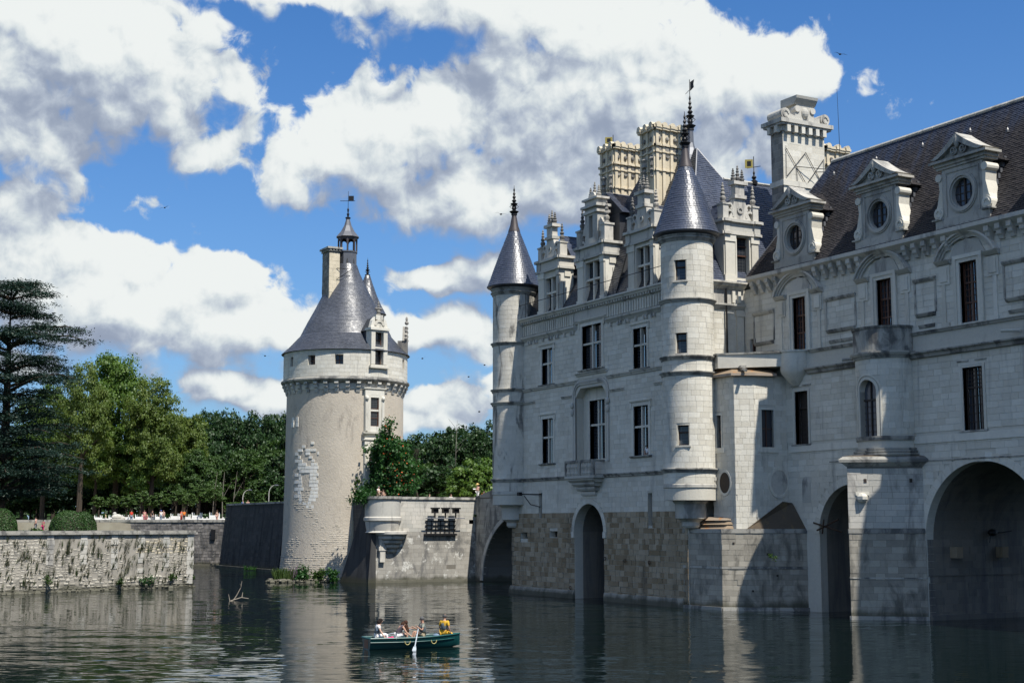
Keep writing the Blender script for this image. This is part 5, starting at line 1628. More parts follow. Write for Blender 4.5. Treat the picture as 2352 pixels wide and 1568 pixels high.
for u in (-.36, .36): mb.fbox(wf, u - .015, u + .015, 10.7, 13.0, -.05, 0)
for k in range(1, 6): mb.fbox(wf, -.7, .7, 10.75 + k * .38, 10.78 + k * .38, -.05, 0)
mb.build('glazing_bar', DWOOD, bw)
MB().tube([(-67.2, 61.2, 15.85), (-67.9, 60.6, 15.8)], .1, 6).build('gargoyle_spout', LEDGE, bw)

# ================================================================== THE ROUND KEEP TOWER
TC = (-140.85, 56.6)
keep = thing('round_tower', (TC[0], TC[1], 0), 'stout round keep tower of pinkish plaster with flared slate roof and lantern', 'tower')
RT_ = 6.2
body = MB().lathe(*TC, [(6.75, -1.2), (6.62, .6), (6.42, 2.2), (6.28, 5), (6.2, 10), (6.15, 19.7)], 72).build('wall', PLAS, keep, True)
TCY = Cy(TC[0], TC[1], RT_, .5)
acam = math.atan2(-TC[1], -TC[0])
def tang(px):
    """angle on the tower seen at picture column px"""
    return acam + math.asin(max(-.99, min(.99, (px - 790) / 135.0)))
# rubble showing at the foot and where the plaster has fallen
pc = Pieces(); pc.axis = np.array([TC[0], TC[1], 5.0])
def rr(z):
    return np.interp(z, [-1.2, .6, 2.2, 5, 10, 19.7], [6.75, 6.62, 6.42, 6.28, 6.2, 6.15])
z = -.2
yellow = Pieces()
while z < 9.2:
    h = random.uniform(.16, .27)
    a = acam - R(88)
    while a < acam + R(62):
        w = random.uniform(.2, .48); da = w / 6.3
        am = a + da / 2
        off_ = math.degrees(am - acam)
        nz = mnoise.noise((am * 3.2, z * .45, 1.7)) + mnoise.noise((am * 9, z * 1.3, 5)) * .5
        lim = -.9 if z < 2.4 else (.05 if z < 4.2 else (.12 if off_ > -5 else .42))
        if z > 4.2 and off_ > 8 and z < 8.6 - abs(off_ - 20) * .05: lim = -.06
        if nz > lim and random.random() > .05:
            r = rr(z + h / 2)
            ca, sa = math.cos(am), math.sin(am)
            dep = random.uniform(.06, .12)
            U = Vector((-sa, ca, 0)) * (w * .92); N = Vector((ca, sa, 0)); V = Vector((0, 0, h * .86))
            Y = -N * dep
            c = Vector((TC[0] + ca * (r - .030), TC[1] + sa * (r - .030), z + h / 2))
            M = np.array([[U.x, Y.x, V.x, c.x], [U.y, Y.y, V.y, c.y], [U.z, Y.z, V.z, c.z], [0, 0, 0, 1]])
            (yellow if (off_ > 6 and z > 3.5) else pc).add('rock%d' % random.randrange(4), M)
        a += da
    z += h
pc.build('keep', body, 'rubble_stone', RUBT, 170)
yellow.build('keep', body, 'rubble_stone', RUBY, 110)
# bright ashlar let into the plaster: a blocked-up opening, and two odd stones higher up
pc = Pieces(); pc.axis = np.array([TC[0], TC[1], 10.0])
def pblock(px0, px1, z0, z1):
    aa, bb = tang(px0) * RT_, tang(px1) * RT_
    q = MB().fbox(TCY, aa, bb, z0, z1, -.1, random.uniform(.03, .05)); pc.raw(q)
zz = 6.9; row = 0
while zz < 14.0:
    hh_ = .36
    zc = zz + hh_ / 2
    x = 681.0
    while x < 733:
        w = random.uniform(6, 11)
        fx = (x + w / 2 - 682) / 50
        door = 8.0 < zc < 10.7 and .30 < fx < .68
        top = zc > 11.6
        p = .97 if not top else .62
        if zc > 13.4: p = .3
        if top and .35 < fx < .62 and zc < 12.6: p = .25
        edge = (fx < .12 or fx > .95) and (row % 2)
        if zc < 8.0: edge = fx < .2 or fx > .82
        if not door and not edge and random.random() < p:
            pblock(x, min(x + w - .7, 734), zz, zz + hh_ - .04 - (.1 * random.random() if top else 0))
        x += w
    zz += hh_; row += 1
for px in (671, 681):
    pblock(px, px + 5, 15.6, 16.1); pblock(px + 1, px + 5, 16.13, 16.6)
pc.build('keep', body, 'patch_block', PATCH, 110)
# machicolated band: ring moulding, corbels, paler drum of ashlar
DR = 6.55
ring = MB().lathe(*TC, [(6.1, 19.9), (6.3, 20.0), (6.72, 20.25), (6.8, 20.35), (6.8, 20.5), (6.6, 20.62), (6.5, 20.64)], 72).build('ring_moulding', LEDGE, keep, True)
for i in range(36):
    a = 2 * PI * i / 36
    fr = Fr((TC[0] + math.cos(a) * 6.15, TC[1] + math.sin(a) * 6.15, 0), (-math.sin(a), math.cos(a), 0))
    MB().mold(fr, -.2, .2, [(-.05, 19.05), (.08, 19.05), (.16, 19.3), (.16, 19.42), (.32, 19.55), (.36, 19.8), (.5, 19.92), (.5, 20.12), (-.05, 20.14)]).build('corbel', TUFG, keep)
MB().lathe(*TC, [(6.2, 19.35), (6.22, 19.36), (6.22, 20.0), (6.15, 20.05)], 72).build('corbel_course', TUF, keep, True)
DCY = Cy(TC[0], TC[1], DR, .5)
hw = []
for px, w in ((669, .55), (714, .85), (775, .85), (921, .6)):
    a = acam + math.asin((px - 790) / 142.0)
    hw.append((a * DR - w / 2, a * DR + w / 2, 21.75, 22.85))
ad = R(9.0)
hd = (ad * DR - .5, ad * DR + .5, 21.9, 23.5)
drum = MB().wall(DCY, -PI * DR, PI * DR, 20.6, 23.5, hw + [hd], d0=-.6, d1=-.02).build('drum', TUFB, keep)
pc = Pieces(); pc.axis = np.array([TC[0], TC[1], 22.0])
ashlar(pc, DCY, R(-125) * DR, R(75) * DR, 20.66, 23.45, .40, .75, [(h[0] - .02, h[1] + .02, h[2], h[3]) for h in hw + [hd]], d0=-.05, dv=.012)
pc.build('keep', drum, 'stone_block', TUF, 130)
for h in hw:
    a = (h[0] + h[1]) / 2 / DR
    fr = Fr((TC[0] + math.cos(a) * (DR - .55), TC[1] + math.sin(a) * (DR - .55), 0), (-math.sin(a), math.cos(a), 0))
    MB().fbox(fr, -.5, .5, 21.7, 22.9, -.05, 0).build('pane', GLASSP, drum)
    MB().fbox(fr, -.04, .04, 21.75, 22.85, 0, .08).fbox(fr, -.45, .45, 22.25, 22.32, 0, .08).build('window_bar', WOOD, drum)
# roof
prof = [(6.78, 23.42), (5.95, 24.2), (4.86, 25.4), (4.2, 26.75), (3.42, 28.2), (2.72, 29.6), (1.95, 31.05), (1.30, 32.45), (1.02, 33.3), (1.0, 34.5)]
rf = MB().lathe(*TC, [(6.5, 23.4)] + [(r - .03, z) for r, z in prof], 72).build('roof', SLATEB, keep, True)
pc = Pieces()
cone_slates(pc, *TC, prof[:-1], .17, .23, lift=.85)
pc.build('keep', rf, 'slate', SLATET, 300)
MB().lathe(*TC, [(1.06, 33.2), (1.06, 34.55), (1.14, 34.6), (1.14, 34.75), (.5, 34.78)], 8).build('lead_collar', LEAD, rf)
ln = MB()
for k in range(8):
    a = 2 * PI * (k + .5) / 8
    fr = Fr((TC[0] + math.cos(a) * 1.0, TC[1] + math.sin(a) * 1.0, 0), (-math.sin(a), math.cos(a), 0))
    ln.fbox(fr, -.09, .09, 34.7, 36.3, -.12, .06)
    b = a + PI / 8
    fr = Fr((TC[0] + math.cos(b) * .95, TC[1] + math.sin(b) * .95, 0), (-math.sin(b), math.cos(b), 0))
    ln.spandrel(fr, 0, 35.75, .29, 36.1, -.1, .03, 6)
    ln.fbox(fr, -.42, .42, 36.1, 36.35, -.1, .03)
lantern = ln.build('lantern', LEADB, keep)
MB().lathe(*TC, [(1.3, 36.3), (1.22, 36.4), (.8, 36.9), (.42, 37.6), (.22, 38.3), (.15, 38.45)], 8).build('lantern_roof', LEAD, lantern)
MB().lathe(*TC, [(.3, 38.4), (.3, 38.5), (.08, 38.6), (.16, 38.9), (.06, 39.0), (.12, 39.4), (.03, 39.6), (.02, 41.4)], 8).tube([(TC[0] - .45, TC[1] - .75, 40.35), (TC[0] + .35, TC[1] + .65, 40.35)], .03, 4).fbox(Fr((*TC, 0), (.47, .88, 0)), .04, .6, 40.35, 40.9, -.015, .015).build('weather_vane', IRON, lantern)
# chimney on the left of the roof
rtv = Vector((RTH[0], RTH[1], 0)); tov = Vector((-TC[0], -TC[1], 0)).normalized()
cc = Vector((*TC, 0)) - rtv * 1.95 + tov * 2.5
cxm, cym = cc.x, cc.y             # south-west corner
kc = MB().box(cxm - 2.3, cxm, cym, cym + 1.3, 23.9, 27.7).box(cxm - 2.05, cxm - .06, cym + .06, cym + 1.25, 27.7, 34.4)
kc.box(cxm - 2.4, cxm + .1, cym - .1, cym + 1.4, 27.6, 27.85)
kc = kc.build('chimney', CHIMG, keep)
sfr = Fr((cxm - .06, 0, 0), (0, 1, 0)); wfr = Fr((0, cym + .06, 0), (1, 0, 0))
pc = Pieces(); ashlar(pc, sfr, cym + .06, cym + 1.25, 27.9, 34.2, .42, .6, d0=-.02, dv=.02)
ashlar(pc, Fr((cxm, 0, 0), (0, 1, 0)), cym, cym + 1.3, 25.2, 27.55, .42, .6, d0=-.02, dv=.015)
pc.build('keep', kc, 'stone_block', CHIM, 40)
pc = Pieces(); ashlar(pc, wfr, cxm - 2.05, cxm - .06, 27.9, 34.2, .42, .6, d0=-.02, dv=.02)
pc.build('keep', kc, 'stone_block', CHIMG, 40)  # dark copy of the south face stone, shade painted on the west face
mb = MB().box(cxm - 2.3, cxm + .2, cym - .2, cym + 1.5, 34.65, 34.85).box(cxm - 2.15, cxm + .06, cym - .06, cym + 1.35, 34.4, 34.5)
for k in range(4):
    mb.fbox(sfr, cym + .1 + k * .33, cym + .25 + k * .33, 34.45, 34.66, -.1, .18).fbox(wfr, cxm - 1.95 + k * .5, cxm - 1.75 + k * .5, 34.45, 34.66, -.1, .18)
mb.build('chimney_cornice', LEDGE, kc)
MB().tube([(cxm, cym + .9, 32.6), (cxm + .6, cym + 2.4, 32.5)], .03, 4).tube([(cxm, cym + .9, 31.4), (cxm + .6, cym + 2.4, 32.5)], .03, 4).build('iron_stay', IRON, kc)
# dormer over the window bay
dfr = Fr((TC[0] + math.cos(ad) * (DR - .02), TC[1] + math.sin(ad) * (DR - .02), 0), (-math.sin(ad), math.cos(ad), 0))
mb = MB()
for u in (-.98, .5): mb.fbox(dfr, u, u + .48, 21.95, 25.5, -.9, .14)
mb.fbox(dfr, -.5, .5, 23.6, 23.75, -.3, .1).fbox(dfr, -.5, .5, 25.3, 25.5, -.9, .1).fbox(dfr, -1.15, 1.15, 21.55, 21.75, -.2, .3).fbox(dfr, -1.05, 1.05, 21.75, 21.9, -.2, .22)
mb.fbox(dfr, -1.15, 1.15, 25.5, 25.75, -.9, .28).fbox(dfr, -.85, .85, 25.75, 26.2, -.6, .05).arch(dfr, 0, 26.0, .35, .62, 0, PI, -.5, .12, 10).arch(dfr, 0, 26.0, 0, .35, 0, PI, -.5, .0, 10)
for sg in (-1, 1):
    mb.fpoly(dfr, [(sg * .6, 25.75), (sg * 1.05, 25.75), (sg * .85, 26.5), (sg * .5, 26.9)][::sg], -.4, .06)
mb.fbox(dfr, -.42, .42, 26.6, 27.1, -.4, .08)
dm = mb.build('dormer', TUF, keep)
dm['label'] = 'small stone dormer with curved gable and knob finial'
MB().fbox(dfr, -.5, .5, 21.95, 25.3, -.55, -.45).build('pane', GLASS, dm)
mb = MB()
for v in (21.92, 22.9, 23.52, 23.76, 24.5): mb.fbox(dfr, -.5, .5, v, v + .07, -.45, -.36)
for u in (-.5, .43): mb.fbox(dfr, u, u + .07, 21.95, 25.3, -.45, -.36)
mb.build('window_frame', WOOD, dm)
pinnacle(dfr.p(0, 27.1, -.15), 1.5, 1.2, dm, CHIMG)
MB().ball(dfr.p(-.28, 27.75, -.15), .17).ball(dfr.p(.28, 27.75, -.15), .17).build('finial_knob', CHIMG, dm)
A = [dfr.p(1.1, 25.5, -.9), dfr.p(1.1, 25.5, -2.6), dfr.p(0, 26.9, -2.9), dfr.p(0, 26.9, -.6)]
B = [dfr.p(-1.1, 25.5, -2.6), dfr.p(-1.1, 25.5, -.9), dfr.p(0, 26.9, -.6), dfr.p(0, 26.9, -2.9)]
MB().add([A[0], A[1], A[2], A[3], B[0], B[1]], [(0, 1, 2, 3), (4, 5, 3, 2), (0, 3, 5), (1, 4, 2), (0, 5, 4, 1)]).build('saddle_roof', SLATED, dm)
MB().fbox(dfr, -.9, .9, 23.5, 25.5, -2.4, -.9).build('slate_cheek', SLATED, dm)
# crocketed gable seen edge-on at the right
a2 = R(62)
gfr = Fr((TC[0] + math.cos(a2) * (DR - .1), TC[1] + math.sin(a2) * (DR - .1), 0), (-math.sin(a2), math.cos(a2), 0))
mb = MB().fbox(gfr, -.8, .8, 23.3, 25.0, -.9, .1).fpoly(gfr, [(-.9, 25.0), (.9, 25.0), (.25, 26.6), (-.25, 26.6)], -.4, .1)
for k in range(4):
    for sg in (-1, 1): mb.ball(gfr.p(sg * (.85 - k * .2), 25.2 + k * .42, .0), .17)
mb.ball(gfr.p(0, 27.0, 0), .22).ball(gfr.p(0, 27.4, 0), .13, .13, .3)
mb.build('crocketed_gable', CHIMG, keep)
# window bay of white stone down the wall
wa = R(6.5)
wfr2 = Fr((TC[0] + math.cos(wa) * (RT_ - .03), TC[1] + math.sin(wa) * (RT_ - .03), 0), (-math.sin(wa), math.cos(wa), 0))
for v0, v1, tb in ((15.6, 18.55, .55), (9.4, 13.3, .66)):
    mb = MB()
    for u0_, u1_ in ((-1.12, -.48), (.48, 1.12)): mb.fbox(wfr2, u0_, u1_, v0 - .6, v1 + .25, -.3, .20)
    mb.fbox(wfr2, -1.12, 1.12, v1 + .25, v1 + .75, -.3, .20).fbox(wfr2, -.48, .48, v1, v1 + .25, -.3, .19).fbox(wfr2, -.48, .48, v0 - .6, v0, -.3, .19)
    mb.fbox(wfr2, -.48, .48, v0 + (v1 - v0) * tb - .1, v0 + (v1 - v0) * tb + .1, -.15, .16)
    mb.mold(wfr2, -1.3, 1.3, [(.0, v1 + .75), (.12, v1 + .75), (.3, v1 + .88), (.3, v1 + .98), (.0, v1 + 1.0)])
    mb.mold(wfr2, -1.35, 1.35, [(.0, v0 - .95), (.15, v0 - .92), (.34, v0 - .75), (.34, v0 - .66), (.0, v0 - .61)])
    for sg in (-1, 1):
        mb.fbox(wfr2, sg * .95 - .14, sg * .95 + .14, v0 - .5, v1 - .4, .20, .28).ball(wfr2.p(sg * .95, v1 - .1, .25), .24, .2, .26)
        mb.arch(wfr2, sg * .3, v1 - .02, .16, .34, 0 if sg > 0 else PI / 2, PI / 2 if sg > 0 else PI, -.1, .18, 6)
    w = mb.build('window_bay', TUF, keep)
    MB().fbox(wfr2, -.48, .48, v0, v1, .0, .03).build('pane', GLASS, w)
    fm = MB()
    for u in (-.48, .41): fm.fbox(wfr2, u, u + .07, v0, v1, .03, .09)
    for t in (0, .27, tb - .07, tb + .05, .98): fm.fbox(wfr2, -.41, .41, v0 + (v1 - v0) * t, v0 + (v1 - v0) * t + .06, .03, .085)
    fm.build('window_frame', WOOD, w)
MB().fbox(wfr2, -1.05, 1.05, 13.95, 14.95, -.2, .08).build('bay_panel', TUF, keep)
a = tang(817) 
lf = Fr((TC[0] + math.cos(a) * 6.3, TC[1] + math.sin(a) * 6.3, 0), (-math.sin(a), math.cos(a), 0))
lp = MB().fbox(lf, -.45, .45, 3.9, 6.0, -.1, .10).build('loophole', RUBY, keep)
MB().fbox(lf, -.07, .07, 4.4, 5.6, .1, .115).build('slit', DWOOD, lp)
# stair turret behind, right
SC = (TC[0] - 3.34, TC[1] + 3.76)
st_ = MB().lathe(*SC, [(.6, 22), (1.0, 24.5), (1.25, 26.4), (1.45, 26.9), (1.45, 27.8)], 24).build('stair_turret', TUF, keep, True)
MB().lathe(*SC, [(1.4, 27.2), (1.62, 27.35), (1.62, 27.6), (1.5, 27.7), (1.9, 28.2), (1.95, 28.55), (1.2, 28.6)], 24).build('ledge', LEDGE, st_, True)
pr2 = [(2.1, 28.6), (1.5, 29.7), (1.0, 30.85), (.55, 32.1), (.25, 33.0)]
MB().lathe(*SC, [(r - .02, z) for r, z in pr2], 24).build('cone_roof', SLATED, st_, True)
pc = Pieces(); cone_slates(pc, *SC, pr2, .19, .23, lift=.8); pc.build('keep', st_, 'slate', SLATET, 0)
finial(*SC, 32.8, 35.0, IRON, st_, .95)

# ================================================================== FORECOURT BASTION, BRIDGE, RAMPART
BX, BY0, BY1, BT = -129.2, 55.2, 67.0, 8.1
bst = thing('bastion_wall', (BX - 2, 60, 0), 'pale stained stone quay wall with a round corner corbel, right of the round tower', 'wall')
core_ = MB().box(BX - 10, BX, BY0, BY1, -1.2, BT).build('wall', PIERB, bst)
BF = Fr((BX, 0, 0), (0, 1, 0)); BWf = Fr((0, BY0, 0), (1, 0, 0))
pc = Pieces(); ashlar(pc, BF, BY0, BY1, 4.9, BT - .02, .4, .8, d0=-.03, dv=.015); pc.build('bastion', core_, 'stone_block', TUFG, 110)
pc = Pieces(); ashlar(pc, BF, BY0, BY1, -.8, 4.9, .4, .85, [(63.0, 64.0, 1.35, 1.65)], d0=-.03, dv=.012); pc.build('bastion', core_, 'stone_block', BASTW, 150)
pc = Pieces(); ashlar(pc, BWf, BX - 8, BX, -.8, 8, .42, .8, d0=-.03, dv=.02); pc.build('bastion', core_, 'stone_block', DARKW, 40)  # west side near-black against the pale south face, shade put into the colour
MB().fbox(BF, 63.0, 64.0, 1.35, 1.65, -.2, -.1).build('drain_slot', DWOOD, bst)
MB().box(BX - 10, BX + .14, BY0 - .1, BY1, BT, BT + .25).build('coping', LEDGE, bst)
MB().fbox(BF, BY0, BY1, -1.2, .25, -.05, .12).build('footing', RUB, bst)
# raking buttress on the west side, its shadow put into the black stone
MB().add([(-129.0, 54.4, -1.2), (-134.5, 53.4, -1.2), (-134.5, 55.3, -1.2), (-129.0, 55.3, -1.2), (-129.2, 55.1, 8.0), (-131.5, 55.1, 8.0), (-131.5, 55.3, 8.0), (-129.2, 55.3, 8.0)], [(0, 1, 5, 4), (1, 2, 6, 5), (2, 3, 7, 6), (3, 0, 4, 7), (4, 5, 6, 7), (3, 2, 1, 0)]).build('buttress', DARKW, bst)
ctr = (BX - .55, BY0 + 1.05)
bt = MB().lathe(*ctr, [(1.75, 6.35), (1.75, 8.05)], 36).build('corner_bow', TUFG, bst, True)
MB().lathe(*ctr, [(1.7, 4.85), (1.55, 5.0), (1.62, 5.3), (1.72, 5.9), (1.86, 6.0), (1.86, 6.3), (1.72, 6.4)], 36).build('ledge', TUFG, bt, True)
MB().lathe(*ctr, [(1.86, 8.05), (1.9, 8.1), (1.9, 8.36), (1.0, 8.37)], 36).build('coping', LEDGE, bt, True)
cb_ = MB()
for k in range(5):
    z = 2.9 + k * .42; r = .45 + k * .28
    cb_.lathe(BX - .2, BY0 + 1.75, [(r, z), (r + .12, z + .12), (r + .12, z + .36), (r - .05, z + .40)], 28, R(-95), R(85))
cb_.build('stepped_corbel', TUFG, bt)
nb = MB().fbox(BF, BY0 + .45, BY0 + 1.0, 2.0, 4.9, -.02, .35).fbox(BF, BY0 + .3, BY0 + 1.1, 3.1, 3.5, -.02, .42).fbox(BF, BY0 + .3, BY0 + 1.1, 4.6, 4.9, -.02, .45)
nb.build('niche_pier', TUFG, bt)

brg = thing('bridge', (-117, 67, 0), 'short shadowed stone bridge with a wide arch linking quay wall and castle', 'bridge')
BG = Fr((0, 66.2, 0), (1, 0, 0))
ac = (-119.0, .1, 8.5, .78)
mb = MB().wall(BG, BX + .05, -104.4, -1.2, 8.3, [(ac[0] - ac[2], ac[0] + ac[2], -1.2, ac[1] + ac[2] * ac[3])], d0=-5.5)
mb.spandrel(BG, ac[0], ac[1], ac[2], ac[1] + ac[2] * ac[3], -5.5, -.031, 16, ac[3])
bw_ = mb.build('wall', PIERB, brg)
pc = Pieces(); ashlar(pc, BG, BX, -112, -.8, 8.2, .42, .8, (), [(ac[0], ac[1], ac[2] + .4, ac[3])], d0=-.05, dv=.02); pc.build('bridge', bw_, 'stone_block', BAST, 90)
voussoirs(bw_, BG, ac[0], ac[1], ac[2], .5, .08, 25, TUFG, ac[3], -.3)
MB().fpoly(BG, [(BX, 8.3), (-104.4, 8.3), (-104.4, 9.7), (-122, 9.6), (BX, 8.4)], -.4, .05).build('ramp_parapet', BAST, brg)
MB().box(BX, -104.4, 66.6, 71.5, 8.0, 8.29).build('deck', GRAVELM, brg)
MB().box(-105.0, -104.0, 66.3, 78, -1.2, 9).build('abutment', PIERB, brg)

rmp = thing('rampart', (-178, 62, 0), 'black weathered rampart wall in deep shade, left of the round tower', 'wall')
pts = [(-146.0, 57.6), (-188.3, 57.85), (-188.3, 75), (-146, 75)]
tops = [(-146.0, 58.6), (-187.4, 58.75), (-187.4, 75), (-146, 75)]
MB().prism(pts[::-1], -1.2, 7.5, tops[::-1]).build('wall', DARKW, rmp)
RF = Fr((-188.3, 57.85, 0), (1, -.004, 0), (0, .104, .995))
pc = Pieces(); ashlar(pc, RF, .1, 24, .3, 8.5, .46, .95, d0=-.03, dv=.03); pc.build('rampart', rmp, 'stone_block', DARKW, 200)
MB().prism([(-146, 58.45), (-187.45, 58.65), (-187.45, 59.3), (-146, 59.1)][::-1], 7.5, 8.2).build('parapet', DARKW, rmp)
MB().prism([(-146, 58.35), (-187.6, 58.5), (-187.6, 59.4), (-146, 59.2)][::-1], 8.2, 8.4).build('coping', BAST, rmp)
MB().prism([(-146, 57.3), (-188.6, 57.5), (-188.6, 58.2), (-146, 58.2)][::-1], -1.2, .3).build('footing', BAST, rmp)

# garden wall of rough stone at the left, farther garden wall behind
GA0, GA1 = np.array([-105.0, -16.9]), np.array([-129.15, 37.3])
gdn = thing('garden_wall', (-121, 19, 0), 'long sunlit rubble garden wall with flat coping and plants growing from its joints', 'wall')
dv_ = (GA1 - GA0) / np.linalg.norm(GA1 - GA0); LG = float(np.linalg.norm(GA1 - GA0))
nv_ = np.array([dv_[1], -dv_[0]]) * (1 if np.dot(np.array([dv_[1], -dv_[0]]), -GA1) > 0 else -1)
GF = Fr((GA0[0], GA0[1], 0), (dv_[0], dv_[1], 0))
back = -nv_ * 1.2
b0, b1 = GA0 + back, GA1 + back
MB().prism([tuple(GA0), tuple(GA1), tuple(b1), tuple(b0)], -1.2, 4.75).build('wall', RUBM, gdn)
MB().fbox(GF, 0, LG + .25, 4.76, 4.92, -1.4, .22).fbox(GF, 0, LG + .12, 4.922, 5.08, -1.3, .12).build('coping', LEDGE, gdn)
RET = Fr((GA1[0], GA1[1], 0), (-nv_[0], -nv_[1], 0))
MB().fbox(RET, 0, 60, -1.2, 4.74, -1.2, 0).fbox(RET, 0, 60, 4.76, 5.06, -1.3, .15).build('return_wall', RUBM, gdn)
pc = Pieces(); py = Pieces(); pw = Pieces()
z = -.25
while z < 4.72:
    h = random.uniform(.17, .30) * (1.25 if z < 1.2 else 1.0)
    if z + h > 4.74: h = 4.75 - z
    u = LG - 34
    while u < LG - .35:
        w = random.uniform(.2, .5) * (1.3 if z < 1.2 else 1)
        px = proj(GF.p(u, z))[0]
        nz = mnoise.noise((u * .22, z * .5, 3.3))
        skip = (nz > .28 and z > 1.0) or random.random() < .06
        quoin = False
        for cu in (.4, 3.15, 5.9, 8.75, 11.9, 15.2):
            if abs((LG - u - w / 2) - cu) < .38 and z > 1.2 and (cu < .5 or z > 4.2 or 1.5 < (z * 1.3 + cu) % 3.4 < 2.9): quoin = True
        if not skip and not quoin and u > LG - 34:
            t = 'rock%d' % random.randrange(4)
            dep = random.uniform(.12, .3) * (1.3 if z < .9 else .8)
            zo = random.uniform(-.07, .07); hs = random.uniform(.6, 1.15); pr0 = .015 + (.07 if z < 1.3 else .02) * random.random()
            M = GF.M(u, u + w * random.uniform(.75, .95), max(-.2, z + zo), min(4.745, z + zo + h * hs), -dep, pr0)
            (py if (z > 3.0 and LG - u < 6.5) else pc).add(t, M)
        u += w
    z += h
for cu in (.4, 3.15, 5.9, 8.75, 11.9, 15.2):
    z = .3 if cu < .5 else 3.9
    while z < 4.7:
        h = .42
        w = .42 if int(z * 3) % 2 else .34
        pw.add('block', GF.M(LG - cu - w, LG - cu + w * (.9 if cu > .5 else .95), z, min(z + h - .02, 4.745), -.1, .05)); z += h
    if cu > .5:
        for z in np.arange(1.4, 3.8, .44):
            if random.random() < .6: pw.add('block', GF.M(LG - cu - .35, LG - cu + .33, z, z + .4, -.1, .035))
pc.build('garden', gdn, 'rubble_stone', RUB, 225)
py.build('garden', gdn, 'rubble_stone', RUBY, 75)
pw.build('garden', gdn, 'quoin_block', TUFG, 60)
bo = MB()
for i in range(26):
    u = LG - 23 + random.random() * 23.2; s = random.uniform(.15, .42)
    bo.add([tuple(np.array(GF.p(u, .02, .15)) + TPL['rock%d' % (i % 4)][0][k] * np.array([s * 1.5, s * 1.3, s])) for k in range(12)], TPL['rock0'][1])
bo = bo.build('fallen_stones', RUB, gdn); bo['kind'] = 'stuff'

FARW = stone('grey_rubble', (0.11, 0.103, 0.10), (0.25, 0.232, 0.218), stain=(0.07, 0.07, 0.07), amt=0.8, thr=(0.44, 0.60), spread=0.6, streak=0.5, pale=((0.34, 0.32, 0.29), 0.60, 1.1), algae=True)
fw_ = thing('garden_wall', (-199, 52, 0), 'farther grey garden wall across the side canal, left of the dark rampart', 'wall')
f0_, f1_ = np.array(at_d(-60, 203)), np.array(at_d(560, 200.0))
FF = Fr((f0_[0], f0_[1], 0), (f1_[0] - f0_[0], f1_[1] - f0_[1], 0)); LF = float(np.linalg.norm(f1_ - f0_))
MB().fbox(FF, 0, LF, -1.2, 6.0, -1.2, 0).build('wall', PIERB, fw_)
MB().fbox(FF, 0, LF, 6.0, 6.35, -1.35, .15).build('coping', LEDGE, fw_)
MB().fbox(FF, 0, LF, -1.2, .25, -.1, .3).build('footing', RUB, fw_)
pc = Pieces(); ashlar(pc, FF, LF - 24, LF, .3, 5.95, .42, .6, d0=-.02, dv=.06, gap=.05); pc.build('fargarden', fw_, 'rubble_stone', FARW, 120)
q = FF.p(LF - 3.5, 4.1, 0)
MB().fbox(FF, LF - 4.6, LF - 4.0, 3.6, 5.0, 0, .3).build('wall_bracket', IRON, fw_)

# ================================================================== GROUND AND WATER
def sheet(name, pts, z, mat, drop=None):
    if drop is None:
        o = MB().add([(x, y, z) for x, y in pts], [tuple(range(len(pts)))]).build(name, mat)
    else:
        o = MB().prism(pts, drop, z).build(name, mat)
    return props(o, kind='structure')
sheet('river', [(1500, -1500), (1500, 1500), (-1500, 1500), (-1500, -1500)], 0.0, WATER)
sheet('river_bed', [(1500, -1500), (1500, 1500), (-1500, 1500), (-1500, -1500)], -3.0, EARTHM)
g0, g1 = GA0 - nv_ * 1.0, GA1 - nv_ * 1.0
fa, fb = np.array(at_d(-60, 202.2)), np.array(at_d(430, 200.5))
side = GA1 - nv_ * 58
sheet('garden_ground', [tuple(g0), tuple(g1), tuple(side), tuple(at_d(330, 202)), tuple(at_d(-500, 203)), (-120, -120), (-80, -90)], 4.74, GRASSM, -1.4)
sheet('terrace', [tuple(f0_ + np.array(FWH) * 1.0 - RTH * 200), tuple(f1_ + np.array(FWH) * 1.0), tuple(np.array(at_d(560, 232))), tuple(np.array(at_d(-60, 232)) - RTH * 200)], 5.98, GRAVELM, -1.4)
sheet('woodland_ground', [tuple(np.array(at_d(-60, 228)) - RTH * 300), tuple(np.array(at_d(440, 228))), (-188.2, 75.2), (-139, 75.2), (-139, 90), (-100, 90), (-60, 130), (100, 500), (-300, 1200), (-1400, 900), (-1200, -300)], 5.4, EARTHM, -1.4)
sheet('forecourt', [(-187.3, 58.8), (-146, 58.7), (-139.2, 56), (-129.4, 55.5), (-129.4, 90), (-187.3, 90)], 7.3, GRAVELM, -1.3)

# ================================================================== TREES
def arrays_mesh(name, V, nq, mats, idx=None):
    me = bpy.data.meshes.new(name)
    me.vertices.add(len(V)); me.vertices.foreach_set('co', np.asarray(V, np.float32).ravel())
    me.loops.add(nq * 4); me.loops.foreach_set('vertex_index', np.arange(nq * 4, dtype=np.int32))
    me.polygons.add(nq)
    me.polygons.foreach_set('loop_start', np.arange(0, nq * 4, 4, dtype=np.int32))
    for m in mats: me.materials.append(m)
    if idx is not None: me.polygons.foreach_set('material_index', idx.astype(np.int32))
    me.update(calc_edges=True)
    return me

